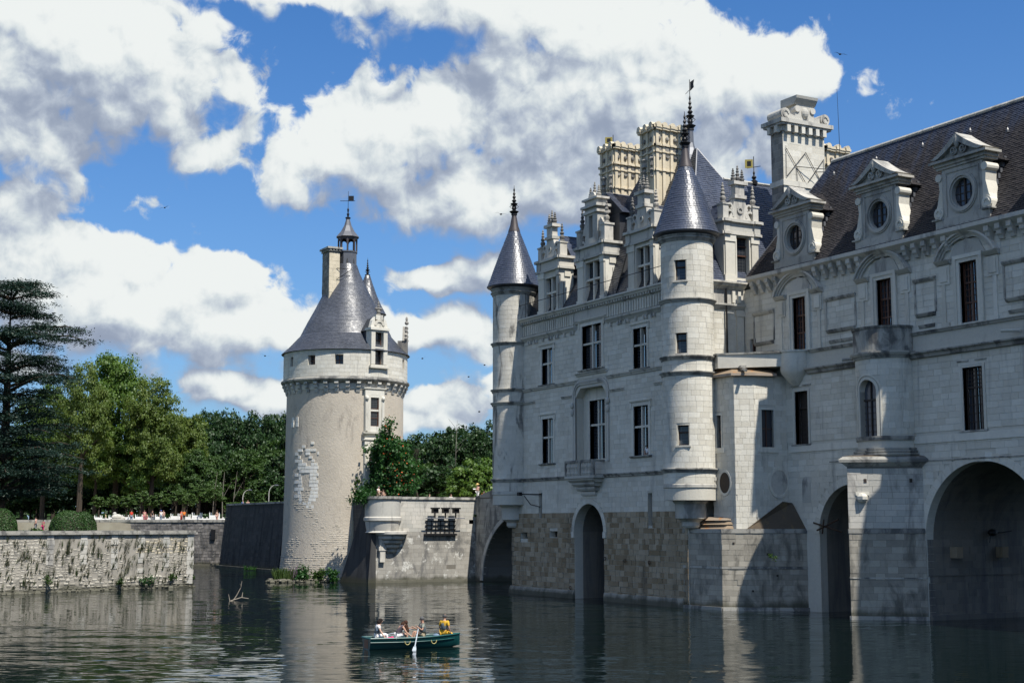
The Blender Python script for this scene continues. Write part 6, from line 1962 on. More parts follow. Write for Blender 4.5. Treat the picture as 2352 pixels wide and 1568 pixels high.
def quads(C, N, size, r, aspect=1.0):
    """leaf sprays: small quads at C facing about N"""
    n = len(C)
    N = N / np.maximum(np.linalg.norm(N, axis=1, keepdims=True), 1e-6)
    a = r.normal(size=(n, 3)); a -= (a * N).sum(1, keepdims=True) * N
    a /= np.maximum(np.linalg.norm(a, axis=1, keepdims=True), 1e-6)
    b = np.cross(N, a)
    s = size * r.uniform(.6, 1.35, (n, 1))
    a = a * s; b = b * s * aspect
    k = r.uniform(.5, 1.0, (n, 1))
    V = np.stack([C - a * .5, C + b * .5 * k, C + a * .5, C - b * .5 * k + N * s * .15], axis=1)
    return V.reshape(-1, 3)

def crown(seed, rx, ry, rz, clumps, per, leaf, cr=(.10, .21), lobes=11):
    """lobed crown: clumps of leaf sprays gathered on a dozen boughs, with gaps between them"""
    r = np.random.default_rng(seed)
    Cs, Ns = [], []
    L = []
    for k in range(lobes):
        h = -.55 + 1.4 * (k + .5) / lobes
        a = k * 2.4 + r.uniform(-.5, .5)
        w = math.sqrt(max(.05, 1 - (h * .95) ** 2)) * r.uniform(.42, .68)
        L.append((np.array([math.cos(a) * w, math.sin(a) * w, h * .72]), r.uniform(.30, .46)))
    L.append((np.array([r.uniform(-.15, .15), r.uniform(-.15, .15), .58]), .40))
    n = 0
    while n < clumps:
        c0, lr = L[n % len(L)]
        d = r.normal(size=3); d /= np.linalg.norm(d)
        if d[2] < -.75: continue
        c = c0 + d * lr * r.uniform(.45, 1.0) ** .6
        q = r.uniform(*cr)
        m = max(8, int(per * (q / .16) ** 2))
        e = r.normal(size=(m, 3)); e /= np.linalg.norm(e, axis=1, keepdims=True)
        e[:, 2] = np.where(e[:, 2] < -.35, -e[:, 2] * .6, e[:, 2])
        p = c + e * r.uniform(.4, 1.12, (m, 1)) * q * np.array([1, 1, .75])
        Cs.append(p * np.array([rx, ry, rz])); Ns.append(e + r.normal(size=(m, 3)) * .6 + d * .4 + np.array([0, 0, .35]))
        n += 1
    C, N = np.concatenate(Cs), np.concatenate(Ns)
    return quads(C, N, leaf, r), len(C)

LEAFS = {
    'dark': leaf_mat('dark_oak_leaves', (0.012, 0.032, 0.010), (0.032, 0.072, 0.018), .25),
    'mid': leaf_mat('mid_green_leaves', (0.025, 0.060, 0.012), (0.060, 0.110, 0.024), .32),
    'light': leaf_mat('light_plane_leaves', (0.060, 0.125, 0.018), (0.130, 0.205, 0.036), .42),
    'olive': leaf_mat('yellow_green_leaves', (0.075, 0.125, 0.020), (0.145, 0.190, 0.040), .40),
    'cedar': leaf_mat('blue_cedar_needles', (0.010, 0.026, 0.020), (0.026, 0.052, 0.040), .12),
    'box': leaf_mat('clipped_box_leaves', (0.022, 0.058, 0.014), (0.045, 0.092, 0.022), .2),
    'orange': leaf_mat('orange_tree_leaves', (0.040, 0.085, 0.016), (0.075, 0.125, 0.028), .3),
    'vine': leaf_mat('trumpet_vine_leaves', (0.016, 0.060, 0.012), (0.035, 0.105, 0.020), .3),
    'reed': leaf_mat('waterside_grass_blades', (0.035, 0.070, 0.016), (0.075, 0.115, 0.030), .3),
    'dry': leaf_mat('dry_wall_plants', (0.085, 0.085, 0.055), (0.055, 0.070, 0.035), .2),
}
FLOWER = plain('orange_trumpet_flowers', (0.55, 0.10, 0.03), .6)
PURPLE = plain('purple_loosestrife', (0.13, 0.07, 0.13), .7)
CROWNS = {}
def crown_mesh(kind, seed, form, leafk):
    key = (kind, seed, form, leafk)
    if key not in CROWNS:
        rx, ry, rz, cl, per, leaf = form
        V, n = crown(seed, rx, ry, rz, cl, per, leaf)
        CROWNS[key] = arrays_mesh('crown', V, n, [LEAFS[leafk]])
    return CROWNS[key]
def tree(name, x, y, z, h, w, label, kind, seed, clumps=60, per=60, leaf=.55, trunk_h=.34, group=None, bark=None, cat='tree', rot=None):
    """tapered trunk with limbs under a crown of many leaf clumps"""
    t = thing(name, (x, y, z), label, cat, group)
    form = (1.0, 1.0, 1.0, clumps, per, round(leaf / (w / 2) / .02) * .02)
    me = crown_mesh(name, seed, form, kind)
    o = link(bpy.data.objects.new('crown', me))
    hc = h * (1 - trunk_h * .62)
    o.matrix_basis = Matrix.Translation((x, y, z + h - hc / 2)) @ Matrix.Rotation(rot if rot is not None else random.uniform(0, 6.28), 4, 'Z') @ Matrix.Diagonal((w / 2, w / 2, hc / 2, 1))
    adopt(o, t)
    mb = MB()
    r0 = .018 * h + .08
    top = Vector((x + random.uniform(-.4, .4), y + random.uniform(-.4, .4), z + h * .8))
    mb.tube([(x, y, z - .3), (x + .1, y, z + h * .25), (x, y + .15, z + h * .5), top], r0, 8, r0 * .25)
    for k in range(6):
        a = random.uniform(0, 6.28); zz = z + h * random.uniform(.28, .6); l = w * random.uniform(.25, .42)
        mb.tube([(x, y, zz), (x + math.cos(a) * l * .5, y + math.sin(a) * l * .5, zz + l * .45), (x + math.cos(a) * l, y + math.sin(a) * l, zz + l * .8)], r0 * .42, 6, r0 * .1)
    mb.build('trunk', bark or BARKM, t)
    return t

# light green plane trees behind the garden (picture column, depth, top row, width in metres)
for i, (px, dp, ty, w, kd, lb) in enumerate([
    (262, 232, 806, 15.5, 'light', 'largest light green plane tree, behind the left garden, rounded airy crown'),
    (345, 226, 872, 11.5, 'olive', 'yellowish green tree with drooping outer branches, right of the largest light tree'),
    (180, 222, 835, 10.5, 'olive', 'yellow green tree showing between the cedar and the largest light tree'),
    (420, 236, 955, 8.5, 'olive', 'small yellow green tree at the right end of the light trees'),
    (215, 228, 960, 11.0, 'light', 'low bright green tree in front of the largest light tree'),
    (325, 228, 990, 9.5, 'light', 'low green tree with pale leaves above the white planters'),
    (95, 230, 880, 12, 'light', 'light green tree half hidden behind the cedar'),
    (455, 228, 1035, 8.0, 'mid', 'short mid green tree beside the dark rampart, thin bare twigs showing')]):
    x, y = at_d(px, dp); h = h_at(x, y, ty) - 5.4
    tree('plane_tree', x, y, 5.4, h, w, lb, kd, 11 + i, clumps=300, per=100, leaf=.26, trunk_h=.24, rot=.7 * i)
# bare twigs
x, y = at_d(487, 214)
bt_ = MB()
for k in range(3):
    a = random.uniform(-.5, .5)
    bt_.tube([(x + k * .8, y + k * 1.3, 6), (x + k * .8 + a, y + k * 1.3, 9.5), (x + k * .8 + a * 2 - .6, y + k * 1.3 + .5, 13.5)], .07, 5, .02)
    bt_.tube([(x + k * .8 + a, y + k * 1.3, 9.5), (x + k * .8 + a + 1.2, y + k * 1.3 + 1, 12)], .06, 4, .02)
props(bt_.build('dead_tree', BARKL), 'bare pale branches of a dead tree between the green trees', 'tree')
# dark wood beyond
lbl = ['dark oak in the wood behind the left terrace', 'dark tree in the wood beyond the forecourt', 'mid green tree in the wood right of the round tower']
wood = []
random.seed(21)
for i in range(30):
    px = 395 + i * 9.6; wood.append((px, random.uniform(262, 290), 948 + random.uniform(-8, 22) + (12 if px < 460 else 0), random.uniform(9, 13), 'dark'))
for i in range(12):
    wood.append((430 + i * 21, random.uniform(238, 252), 1030 + random.uniform(-25, 35), random.uniform(8, 11), 'dark' if i % 3 else 'mid'))
for i in range(16):
    px = 905 + i * 18; wood.append((px, random.uniform(245, 275), 1000 + random.uniform(-12, 15) - (px - 905) * .10, random.uniform(10, 14), 'dark'))
for i in range(10):
    wood.append((930 + i * 24, random.uniform(205, 225), 1062 + random.uniform(-18, 18), random.uniform(8, 11), 'dark' if i % 2 else 'mid'))
for i in range(4):
    wood.append((1085 + i * 20, 190 + 3 * i, 1052 + 10 * (i % 2), 7.5, 'light' if i % 2 == 0 else 'mid'))
for i in range(14):
    wood.append((-60 + i * 36, random.uniform(255, 280), 985 + random.uniform(-25, 25), random.uniform(11, 14), 'dark'))
for i in range(10):
    wood.append((-40 + i * 36, random.uniform(236, 246), 1085 + random.uniform(-20, 20), random.uniform(8, 11), 'dark'))
CNT, LABS = {}, {}
ORD = 'first second third fourth fifth sixth seventh eighth ninth tenth'.split() + ['%dth' % n for n in range(11, 60)]
for left in (True, False):
    for kd in ('dark', 'mid', 'light'):
        for rowname, test in (('back row', lambda d: d > 253), ('front row', lambda d: d <= 253)):
            ids = sorted([i for i, q in enumerate(wood) if (q[0] < 640) == left and q[4] == kd and test(q[1])], key=lambda i: wood[i][0])
            for n, i in enumerate(ids):
                LABS[i] = '%s tree, %s from left in the %s of the wood %s round tower' % ({'dark': 'dark', 'mid': 'lighter', 'light': 'pale'}[kd], ORD[n], rowname, 'left of' if left else 'right of')
for i, (px, dp, ty, w, kd) in enumerate(wood):
    x, y = at_d(px, dp); h = h_at(x, y, ty) - 5.4
    if h < 4: continue
    left = px < 640
    side_ = 'left of the round tower' if left else 'between round tower and castle'
    key_ = (kd, left); CNT[key_] = CNT.get(key_, 0)
    lab = LABS[i]
    tree('wood_tree', x, y, 5.4, h, w, lab, kd, 31 + i % 5, clumps=150, per=48, leaf=.36, trunk_h=.16, group='trees of the wood left of the round tower' if left else 'trees of the wood right of the round tower')
for k, px in enumerate((1044,)):
    x, y = at_d(px, 228)
    m = MB().tube([(x, y, 10), (x + .4, y, 18), (x, y + .4, 22.3)], .07, 5, .02)
    for j in range(5): m.tube([(x + .3, y, 17 + j), (x + .3 + random.uniform(-1.5, 1.5), y + random.uniform(-1.5, 1.5), 18.5 + j)], .035, 4, .012)
    props(m.build('dead_tree', BARKL), 'leafless grey tree top poking from the wood right of the round tower', 'tree')

# undergrowth closing the view below the crowns
r = np.random.default_rng(31); n = 16000
s = r.random((n, 1)); a_, b_ = np.array(at_d(-120, 292)), np.array(at_d(1250, 292))
C = np.concatenate([a_ + (b_ - a_) * s + r.normal(size=(n, 2)) * 2.0, 5.0 + r.random((n, 1)) ** 1.3 * 9.0], axis=1)
props(link(bpy.data.objects.new('undergrowth', arrays_mesh('undergrowth', quads(C, r.normal(size=(n, 3)) + np.append(-FWH, .4), 1.1, r), n, [LEAFS['dark']]))), kind='stuff')

# the great cedar at the left
def cedar(px, dp, ty, halfw):
    x, y = at_d(px, dp); zb = 4.74; H = h_at(x, y, ty) - zb
    t = thing('cedar', (x, y, zb), 'great blue green cedar with flat layered branches at the left edge', 'tree')
    r = np.random.default_rng(5)
    mb = MB().tube([(x, y, zb - .3), (x + .2, y, zb + H * .35), (x - .1, y, zb + H * .7), (x, y, zb + H * .97)], .75, 10, .10)
    Cs, Ns = [], []
    lev = [(.975, .46), (.935, .66), (.895, .60), (.80, .82), (.755, .88), (.67, 1.0), (.62, .98), (.53, .74), (.465, .68), (.40, .76), (.335, .96), (.28, 1.0), (.22, .98), (.165, .92)]
    for t_, l in lev:
        nb_ = 7 if t_ < .9 else 5
        a0 = r.uniform(0, 6.28)
        for k in range(nb_):
            a = a0 + k * 2 * PI / nb_ + r.uniform(-.35, .35)
            L = halfw * l * r.uniform(.60, 1.10)
            z0 = zb + H * (t_ + r.uniform(-.03, .028)) - L * .10
            d = np.array([math.cos(a), math.sin(a), 0])
            b0_ = np.array([x, y, z0])
            pts_ = [b0_, b0_ + d * L * .4 + (0, 0, L * .13), b0_ + d * L * .75 + (0, 0, L * .16), b0_ + d * L + (0, 0, L * .10)]
            mb.tube([tuple(p) for p in pts_], .05 + .016 * L, 5, .03)
            side_ = np.array([-d[1], d[0], 0])
            for q in range(int(10 + 15 * l)):
                s = r.uniform(.22, 1.0)
                base = b0_ + d * L * s + np.array([0, 0, L * (.14 - .05 * abs(s - .6))])
                lat = r.normal() * .25 * L * (1.12 - s * .7)
                c = base + side_ * lat + np.array([0, 0, r.normal() * .22 - abs(lat) * .10 - .5 * max(0, s - .75) * L * .25])
                m = 46
                e = r.normal(size=(m, 3)) * np.array([.74, .74, .14])
                e = e + np.outer(e[:, 0] * 0, d)
                Cs.append(c + e); Ns.append(r.normal(size=(m, 3)) * .5 + np.array([0, 0, 1.0]))
    V = quads(np.concatenate(Cs), np.concatenate(Ns), .36, r, .35)
    o = link(bpy.data.objects.new('foliage', arrays_mesh('foliage', V, len(V) // 4, [LEAFS['cedar']])))
    adopt(o, t)
    mb.build('trunk', BARKM, t)
cedar(2, 166, 650, 10.6)

# clipped box domes on the garden
def dome(px, dp, ty, r_, lab):
    x, y = at_d(px, dp); z = 4.74; h = h_at(x, y, ty) - z
    r = np.random.default_rng(int(px) + 900)
    t = thing('topiary_dome', (x, y, z), lab, 'topiary', 'clipped box domes along the garden wall')
    n = 6500
    e = r.normal(size=(n, 3)); e[:, 2] = np.abs(e[:, 2]); e /= np.linalg.norm(e, axis=1, keepdims=True)
    e[:, 2] = e[:, 2] ** .8
    C = e * np.array([r_, r_, h]) * r.uniform(.95, 1.02, (n, 1)) + np.array([x, y, z])
    V = quads(C, e + r.normal(size=(n, 3)) * .45, .13, r)
    o = link(bpy.data.objects.new('foliage', arrays_mesh('foliage', V, n, [LEAFS['box']]))); adopt(o, t)
    pr = [(r_ * .97 * math.cos(a), z + h * .97 * math.sin(a) ** .8) for a in np.linspace(0, PI / 2, 9)]
    MB().lathe(x, y, pr, 24).build('branches', BARKM, t)
dome(3, 134, 1168, 1.45, 'clipped green box dome at the left edge above the garden wall')
dome(157, 138, 1172.5, 1.78, 'largest clipped green box dome, right of the cedar trunk')
dome(188, 147, 1175, 1.5, 'clipped green box dome half hidden behind the largest one')
x, y = at_d(83, 136)
n = 260; r = np.random.default_rng(3)
C = r.normal(size=(n, 3)) * (.35, .35, .16) + (x, y, 4.95)
props(link(bpy.data.objects.new('small_shrub', arrays_mesh('small_shrub', quads(C, r.normal(size=(n, 3)) + (0, 0, 1), .2, r), n, [LEAFS['mid']]))), 'small low green shrub between the two nearer box domes', 'shrub')

# orange trees in white boxes on the far terrace
WHITE = plain('white_painted_wood', (0.78, 0.78, 0.76), .5, 0, .4, .1)
def tub_tree(px, dp, s, rad, lab, i):
    x, y = at_d(px, dp); z = 5.98
    t = thing('planter_box', (x, y, z), 'white square planter box with corner knobs, ' + lab, 'planter', 'white planter boxes on the far terrace')
    f = Fr((x, y, 0), (RTH[0], RTH[1], 0))
    mb = MB().fbox(f, -.46 * s, .46 * s, z + .12, z + .85 * s, -.46 * s, .46 * s).build('box', WHITE, t)
    for a in (-.48, .48):
        for b in (-.48, .48):
            p = f.p(a * s, z, b * s)
            MB().lathe(p.x, p.y, [(.07, z), (.07, z + 1.0 * s), (.04, z + 1.03 * s), (.09, z + 1.1 * s), (.0, z + 1.2 * s)], 6).build('corner_post', WHITE, t)
    for k in range(5):
        MB().fbox(f, (-.36 + k * .17) * s, (-.25 + k * .17) * s, z + .2, z + .78 * s, .46 * s, .49 * s).build('slat', WHITE, t)
    if rad:
        tree('orange_tree', x, y, z + .75 * s, 1.25 + rad * 2.3, rad * 2.5, 'round headed orange tree ' + lab, 'orange', 61 + i % 3, clumps=90, per=50, leaf=.17, trunk_h=.42, group='orange trees in white boxes')
TUBS = [(225, 214, .9, .95, 'farthest left of the row'), (258, 213, .9, 1.0, 'next to the sculpted stone at the left'), (289, 212, .95, .95, 'left of the pink dressed visitor'),
        (320, 211, 1.0, 1.2, 'just left of the pink dressed visitor'), (345, 212, .9, .9, 'right behind the pink dressed visitor'), (366, 211, 1.0, 1.15, 'beside the blue capped visitor'),
        (402, 210, 1.1, 1.25, 'left of the red dressed visitors'), (427, 212, 1.0, 1.0, 'right behind the red dressed visitors'), (452, 208, 1.2, 1.35, 'second from the dark rampart'), (492, 206, 1.2, 1.4, 'nearest the dark rampart')]
for i, a in enumerate(TUBS): tub_tree(*a, i)
for k, (px, dp) in enumerate(((238, 207), (275, 207), (310, 207), (384, 206), (436, 206), (470, 205), (507, 205))):
    x, y = at_d(px, dp); f = Fr((x, y, 0), (RTH[0], RTH[1], 0)); m = MB()
    m.fbox(f, -.85, .85, 6.0, 6.55, -.05, .05)
    for u in (-.85, -.3, .3, .85): m.fbox(f, u - .06, u + .06, 6.0, 6.75, -.06, .06)
    props(m.build('low_barrier', WHITE), 'low white barrier, %s from the left of the seven between the planter boxes' % ORD[k], 'barrier', 'low white barriers on the far terrace')
x, y = at_d(268, 206.5)
props(MB().ball((x, y, 6.75), .45, .8, .45).ball((x - .2, y - .3, 7.2), .28).ball((x, y + .7, 6.6), .35, .5, .3).box(x - .5, x + .5, y - .8, y + .9, 6.3, 6.5).build('stone_sphinx', TUFG, None, True), 'weathered stone animal figure lying on the terrace edge', 'statue')
# low clipped hedge behind the planters
r = np.random.default_rng(8)
a_, b_ = np.array(at_d(200, 221)), np.array(at_d(530, 219)); n = 5200
s = r.random((n, 1)); C = np.concatenate([a_ + (b_ - a_) * s + r.normal(size=(n, 2)) * .5, 5.7 + r.random((n, 1)) * 1.5], axis=1)
props(link(bpy.data.objects.new('hedge', arrays_mesh('hedge', quads(C, r.normal(size=(n, 3)) + (0, 0, .5), .4, r), n, [LEAFS['dark']]))), 'informal dark hedge behind the orange trees', 'hedge')
r = np.random.default_rng(9)
a_, b_ = np.array(at_d(520, 196)), np.array(at_d(655, 182)); n = 1500
s = r.random((n, 1)); C = np.concatenate([a_ + (b_ - a_) * s + r.normal(size=(n, 2)) * .4, 7.3 + r.random((n, 1)) * 1.35], axis=1)
props(link(bpy.data.objects.new('hedge', arrays_mesh('hedge', quads(C, r.normal(size=(n, 3)) + (0, 0, .5), .28, r), n, [LEAFS['orange']]))), 'pale low hedge along the top of the dark rampart', 'hedge')

# trumpet vine at the foot of the round tower, and small bushes
cv_ = thing('trumpet_vine', (-134.0, 60.6, 7.3), 'tall green trumpet vine with orange flowers climbing beside the round tower', 'climber')
r = np.random.default_rng(12); Cs, Ns = [], []
for k in range(330):
    t_ = r.random() ** 1.25
    px = 905 + r.normal() * (26 - 12 * t_) + (-14 * t_ if t_ > .5 else 0)
    yy = 1132 - 118 * t_ + r.normal() * 6
    x, y = at_d(px, 144.2 + r.normal() * .9); z = h_at(x, y, yy)
    m = 60; e = r.normal(size=(m, 3)); e /= np.linalg.norm(e, axis=1, keepdims=True)
    Cs.append(np.array([x, y, z]) + e * r.uniform(.3, .85, (m, 1))); Ns.append(e + r.normal(size=(m, 3)) * .5 + (0, 0, .3))
for k in range(14):
    x, y = at_d(886 + r.normal() * 5 + (9 if k > 8 else 0), 142.8); z = h_at(x, y, 1010 - k * 3.0)
    m = 30; e = r.normal(size=(m, 3)) * (.3, .3, .5); Cs.append(np.array([x, y, z]) + e); Ns.append(e + r.normal(size=(m, 3)))
for k in range(10):
    x, y = at_d(873 + r.normal() * 2, 142.0); z = h_at(x, y, 1075 - k * 10)
    m = 16; e = r.normal(size=(m, 3)) * (.16, .16, .35); Cs.append(np.array([x, y, z]) + e); Ns.append(e + r.normal(size=(m, 3)))
V = quads(np.concatenate(Cs), np.concatenate(Ns), .27, r)
o = link(bpy.data.objects.new('foliage', arrays_mesh('foliage', V, len(V) // 4, [LEAFS['vine']]))); adopt(o, cv_)
allc = np.concatenate(Cs); sel = allc[(allc[:, :2] @ FWH) < 143.9]
n = 320; C = sel[r.integers(0, len(sel), n * 3)]; lat = (C[:, :2] - np.array(at_d(880, 143))) @ RTH; C = C[lat > 0][:n]
C = C + np.append(-FWH * .35, .1); V = quads(C, r.normal(size=(len(C), 3)) + np.append(-FWH, .5), .17, r, .8)
o = link(bpy.data.objects.new('flower', arrays_mesh('flower', V, len(C), [FLOWER]))); adopt(o, cv_); o['kind'] = 'stuff'
tr_ = MB()
for k in range(4): tr_.tube([(-134.5 + k * .4, 61.4 + .2 * k, 7.2), (-134.7 + k * .3, 61.5, 10), (-134.5 + .3 * k, 61.9, 13.4)], .12, 6, .04)
tr_.build('trunk', BARKM, cv_)
def bush(px, dp, y0, y1, wpx, lab, key, leaf=.22, n=1200, seed=1, name='bush', cat='bush'):
    r = np.random.default_rng(seed); x, y = at_d(px, dp)
    za, zb = h_at(x, y, y1), h_at(x, y, y0); w = wpx / 3294 * dp
    C = []
    for k in range(n // 40):
        c = np.array([x, y, (za + zb) / 2]) + np.array([*(RTH * r.normal() * w * .24 + FWH * r.normal() * w * .2), r.normal() * (zb - za) * .22])
        C.append(c + r.normal(size=(40, 3)) * min(w, zb - za) * .13)
    C = np.concatenate(C)
    return props(link(bpy.data.objects.new(name, arrays_mesh(name, quads(C, r.normal(size=(len(C), 3)) + (0, 0, .6), leaf, r), len(C), [LEAFS[key]]))), lab, cat)
bush(832, 140.2, 1120, 1160, 44, 'dark bush hanging over the wall where tower and quay meet', 'vine', .2, 1600, 4)
bush(817, 140, 1090, 1128, 10, 'thin upright sprig growing from the tower beside the hanging bush', 'mid', .16, 280, 5)
bush(1095, 145.0, 1172, 1186, 12, 'small plant rooted in the quay wall joint near the bridge', 'mid', .14, 160, 6)
bush(1780, 84.2, 1262, 1293, 26, 'thin green sapling growing from the castle bastion', 'mid', .10, 110, 7)
bush(442, 131.5, 1310, 1345, 12, 'tuft of green growing at the corner of the garden wall by the water', 'mid', .2, 420, 8)
# stones, reeds and loosestrife at the foot of the tower
def strip(px0, px1, dp, n, hgt, key, name, lab, seed, cat, mats=None, wide=.5):
    r = np.random.default_rng(seed)
    V = []
    for k in range(n):
        x, y = at_d(r.uniform(px0, px1), dp + r.normal() * wide); h = hgt * r.uniform(.4, 1.1); a = r.uniform(0, 6.28)
        d = np.array([math.cos(a), math.sin(a), 0]) * .055; lean = np.array([r.normal() * .22, r.normal() * .22, 1]) * h
        b = np.array([x, y, .05 + r.uniform(0, .2)])
        V += [b - d, b + d, b + d * .2 + lean, b - d * .2 + lean]
    return props(link(bpy.data.objects.new(name, arrays_mesh(name, np.array(V), n, mats or [LEAFS[key]]))), lab, cat)
TD = 143.4
strip(632, 676, TD - .3, 700, 1.1, 'reed', 'reeds', 'left clump of waterside grass on stones at the tower foot', 1, 'reeds')
bush(700, TD - 1.1, 1300, 1334, 34, 'middle clump of lush waterside plants at the tower foot', 'vine', .2, 900, 22, 'waterside_plant', 'plants')
bush(733, TD - 1.6, 1308, 1334, 28, 'middle right clump of lush waterside plants at the tower foot', 'mid', .2, 700, 23, 'waterside_plant', 'plants')
bush(766, TD - 2.0, 1306, 1332, 24, 'rightmost clump of lush waterside plants at the tower foot', 'vine', .2, 700, 24, 'waterside_plant', 'plants')
strip(668, 690, TD - .4, 50, 1.4, 'reed', 'loosestrife', 'purple flowering plants between the waterside grass clumps', 4, 'flowers', [PURPLE])
strip(563, 590, 178, 90, .45, 'vine', 'water_weed', 'bright green weed floating beside the dark rampart', 5, 'water plant')
rk = MB()
random.seed(5)
for i in range(110):
    x, y = at_d(random.uniform(620, 775) if i > 50 else random.uniform(617, 668), TD - .9 - random.uniform(0, .9) - (random.uniform(0, 1.2) if i < 50 else .3)); s = random.uniform(.12, .38)
    tv = TPL['rock%d' % (i % 4)][0] * np.array([s * 1.5, s * 1.4, s]) + np.array([x, y, random.uniform(-.05, .22)])
    rk.add([tuple(v) for v in tv], TPL['rock0'][1])
props(rk.build('waterside_stones', PIER), 'rough pale stones in the water at the foot of the round tower', 'stones', kind='stuff')
# plants rooted in the garden wall
r = np.random.default_rng(17); V = []; M_ = []
for k in range(330):
    u = LG - r.uniform(.3, 22.5); z = r.uniform(.35, 3.9) if r.random() < .85 else r.uniform(3.2, 4.5)
    big = r.random() < .12; hh_ = r.uniform(.22, .62) * (1.35 if big else 1)
    for q in range(12 if big else 6):
        b = np.array(GF.p(u + r.normal() * (.10 if big else .04), z + r.normal() * .1, .08))
        lean = np.array(GF.p(r.normal() * .10, hh_ * r.uniform(.5, 1.1), r.uniform(.05, .25))) - np.array(GF.O)
        d = np.array(GF.U) * r.uniform(.014, .03)
        V += [b - d, b + d, b + lean + d * .3, b + lean - d * .3]; M_.append(0 if r.random() < .75 else 1)
wp = link(bpy.data.objects.new('wall_plants', arrays_mesh('wall_plants', np.array(V), len(M_), [LEAFS['dry'], LEAFS['mid']], np.array(M_))))
props(wp, 'dark tufts of valerian and grass rooted in the joints of the garden wall', 'wall plants', kind='stuff')
for k, (u, z, s) in enumerate(((LG - 5.0, .75, .5), (LG - 5.7, .7, .4), (LG - 2.6, .95, .35), (LG - 8.2, .7, .35), (LG - 15.4, 1.0, .45))):
    C = np.array(GF.p(u, z, .25)) + r.normal(size=(140, 3)) * s * .42
    props(link(bpy.data.objects.new('wall_shrub', arrays_mesh('wall_shrub', quads(C, r.normal(size=(140, 3)) + (0, 0, .6), .15, r), 140, [LEAFS['vine' if k < 2 else 'mid']]))),
          ['bright green leafy bush low on the garden wall', 'bright green leafy bush just left of its twin on the garden wall', 'darker bush low on the garden wall near its corner', 'small bush at the waterline under the middle white coping block', 'brownish green bush low on the left part of the garden wall'][k], 'bush', 'bushes on the garden wall')

# driftwood
x, y = at_z(545, 1378)[:2]
dw = MB().tube([(x - .2, y - .3, -.1), (x - .1, y, .4), (x, y + .25, .95), (x + .05, y + .3, 1.4)], .05, 6, .02).tube([(x - .1, y + .05, .5), (x, y + .25, .95), (x + .2, y + .12, 1.2)], .035, 5, .02).tube([(x, y - .6, -.05), (x, y + .3, .2), (x + .2, y + .8, .12)], .05, 5, .03).tube([(x - .2, y - .5, -.1), (x - .2, y - .62, .45)], .05, 5, .02).tube([(x, y + .35, .2), (x, y + .4, .6)], .05, 5, .02)
props(dw.build('driftwood', DEADW), 'bleached dead branch sticking out of the water below the dark rampart', 'branch')

# ================================================================== STREET FURNITURE
def lamp_post(px, dp, ytop, ybase, lab):
    x, y = at_d(px, dp); z1 = h_at(x, y, ytop)
    t = thing('lamp_post', (x, y, 7.3), lab, 'lamp', 'curved lamp posts on the rampart')
    r_ = np.append(RTH, 0)
    P = [np.array([x, y, 7.3]), np.array([x, y, z1 - 1.1])]
    for a in np.linspace(0, PI * .5, 6): P.append(np.array([x, y, z1 - 1.1]) + r_ * .75 * (1 - math.cos(a)) + np.array([0, 0, 1.1 * math.sin(a)]))
    MB().tube([tuple(p) for p in P], .06, 6, .045).build('pole', TUFG, t)
    e = P[-1]
    MB().ball(tuple(e + r_ * .22), .3, .3, .1).build('lamp_head', LEAD, t)
lamp_post(616, 186, 1114, 1152, 'tall curved grey lamp post on the rampart close to the round tower')
lamp_post(556, 198, 1125, 1152, 'short curved grey lamp post near the left end of the rampart')
# floodlights on a bracket on the quay wall
fl = thing('floodlight_bracket', (BX + .5, 62.2, 6.2), 'three black floodlights on an iron bracket with a grate below on the quay wall', 'floodlight')
MB().tube([BF.p(60.3, 6.25, .8), BF.p(64.6, 6.25, .8)], .05, 5).tube([BF.p(60.9, 6.25, 0), BF.p(60.9, 6.25, .9)], .05, 5).tube([BF.p(63.9, 6.25, 0), BF.p(63.9, 6.25, .9)], .05, 5).build('bar', LEAD, fl)
for k in range(3):
    u = 61.3 + k * 1.15
    h = MB().fbox(BF, u - .28, u + .28, 6.75, 7.2, .55, 1.05).fbox(BF, u - .36, u + .36, 7.15, 7.3, .5, 1.2).build('floodlight', IRON, fl)
    MB().fbox(BF, u - .05, u + .05, 6.3, 6.75, .72, .86).build('yoke', IRON, h)
g_ = MB()
for k in range(7): g_.fbox(BF, 60.7 + k * .5, 60.76 + k * .5, 4.7, 6.0, .12, .18)
for v in (4.65, 5.1, 5.5, 5.95): g_.fbox(BF, 60.6, 63.95, v, v + .09, .05, .14)
g_.fbox(BF, 60.45, 64.0, 4.55, 4.72, 0, .35)
g_.build('grate', IRON, fl)

# birds
for k, (px, py, dp) in enumerate(((355, 477, 160), (600, 817, 150), (967, 823, 140), (1150, 492, 120), (1075, 865, 150), (1100, 945, 130), (1112, 838, 150), (1963, 125, 120))):
    x, y = at_d(px, dp); z = h_at(x, y, py); s = .33
    b = MB().ball((x, y, z), .14, .10, .07, 8, 5)
    rv = np.append(RTH, 0); tl = [1, -1, .5, -.6, .8, -.3, .4, -.8][k]
    for sg in (-1, 1):
        p1 = np.array([x, y, z]) + rv * sg * s + np.array([0, 0, .10 + .1 * tl * sg]); p2 = np.array([x, y, z]) + rv * sg * s * 2 + np.array([0.1, 0, -.02 + .15 * tl * sg])
        d = np.append(FWH, .1) * .09
        b.add([tuple(np.array([x, y, z]) + d), tuple(np.array([x, y, z]) - d), tuple(p1 - d * .8), tuple(p1 + d * .7), tuple(p2)], [(0, 1, 2, 3), (3, 2, 4)])
    props(b.build('swallow', IRON), ['small dark bird high over the left trees', 'small dark bird left of the round tower roof', 'small dark bird just right of the round tower eave', 'gliding dark bird beside the left turret spire', 'small dark bird halfway between round tower and castle, lowest but one', 'small dark bird low between round tower and castle', 'small dark bird close to the left castle turret', 'small dark bird against the white cloud over the big chimney'][k], 'bird')

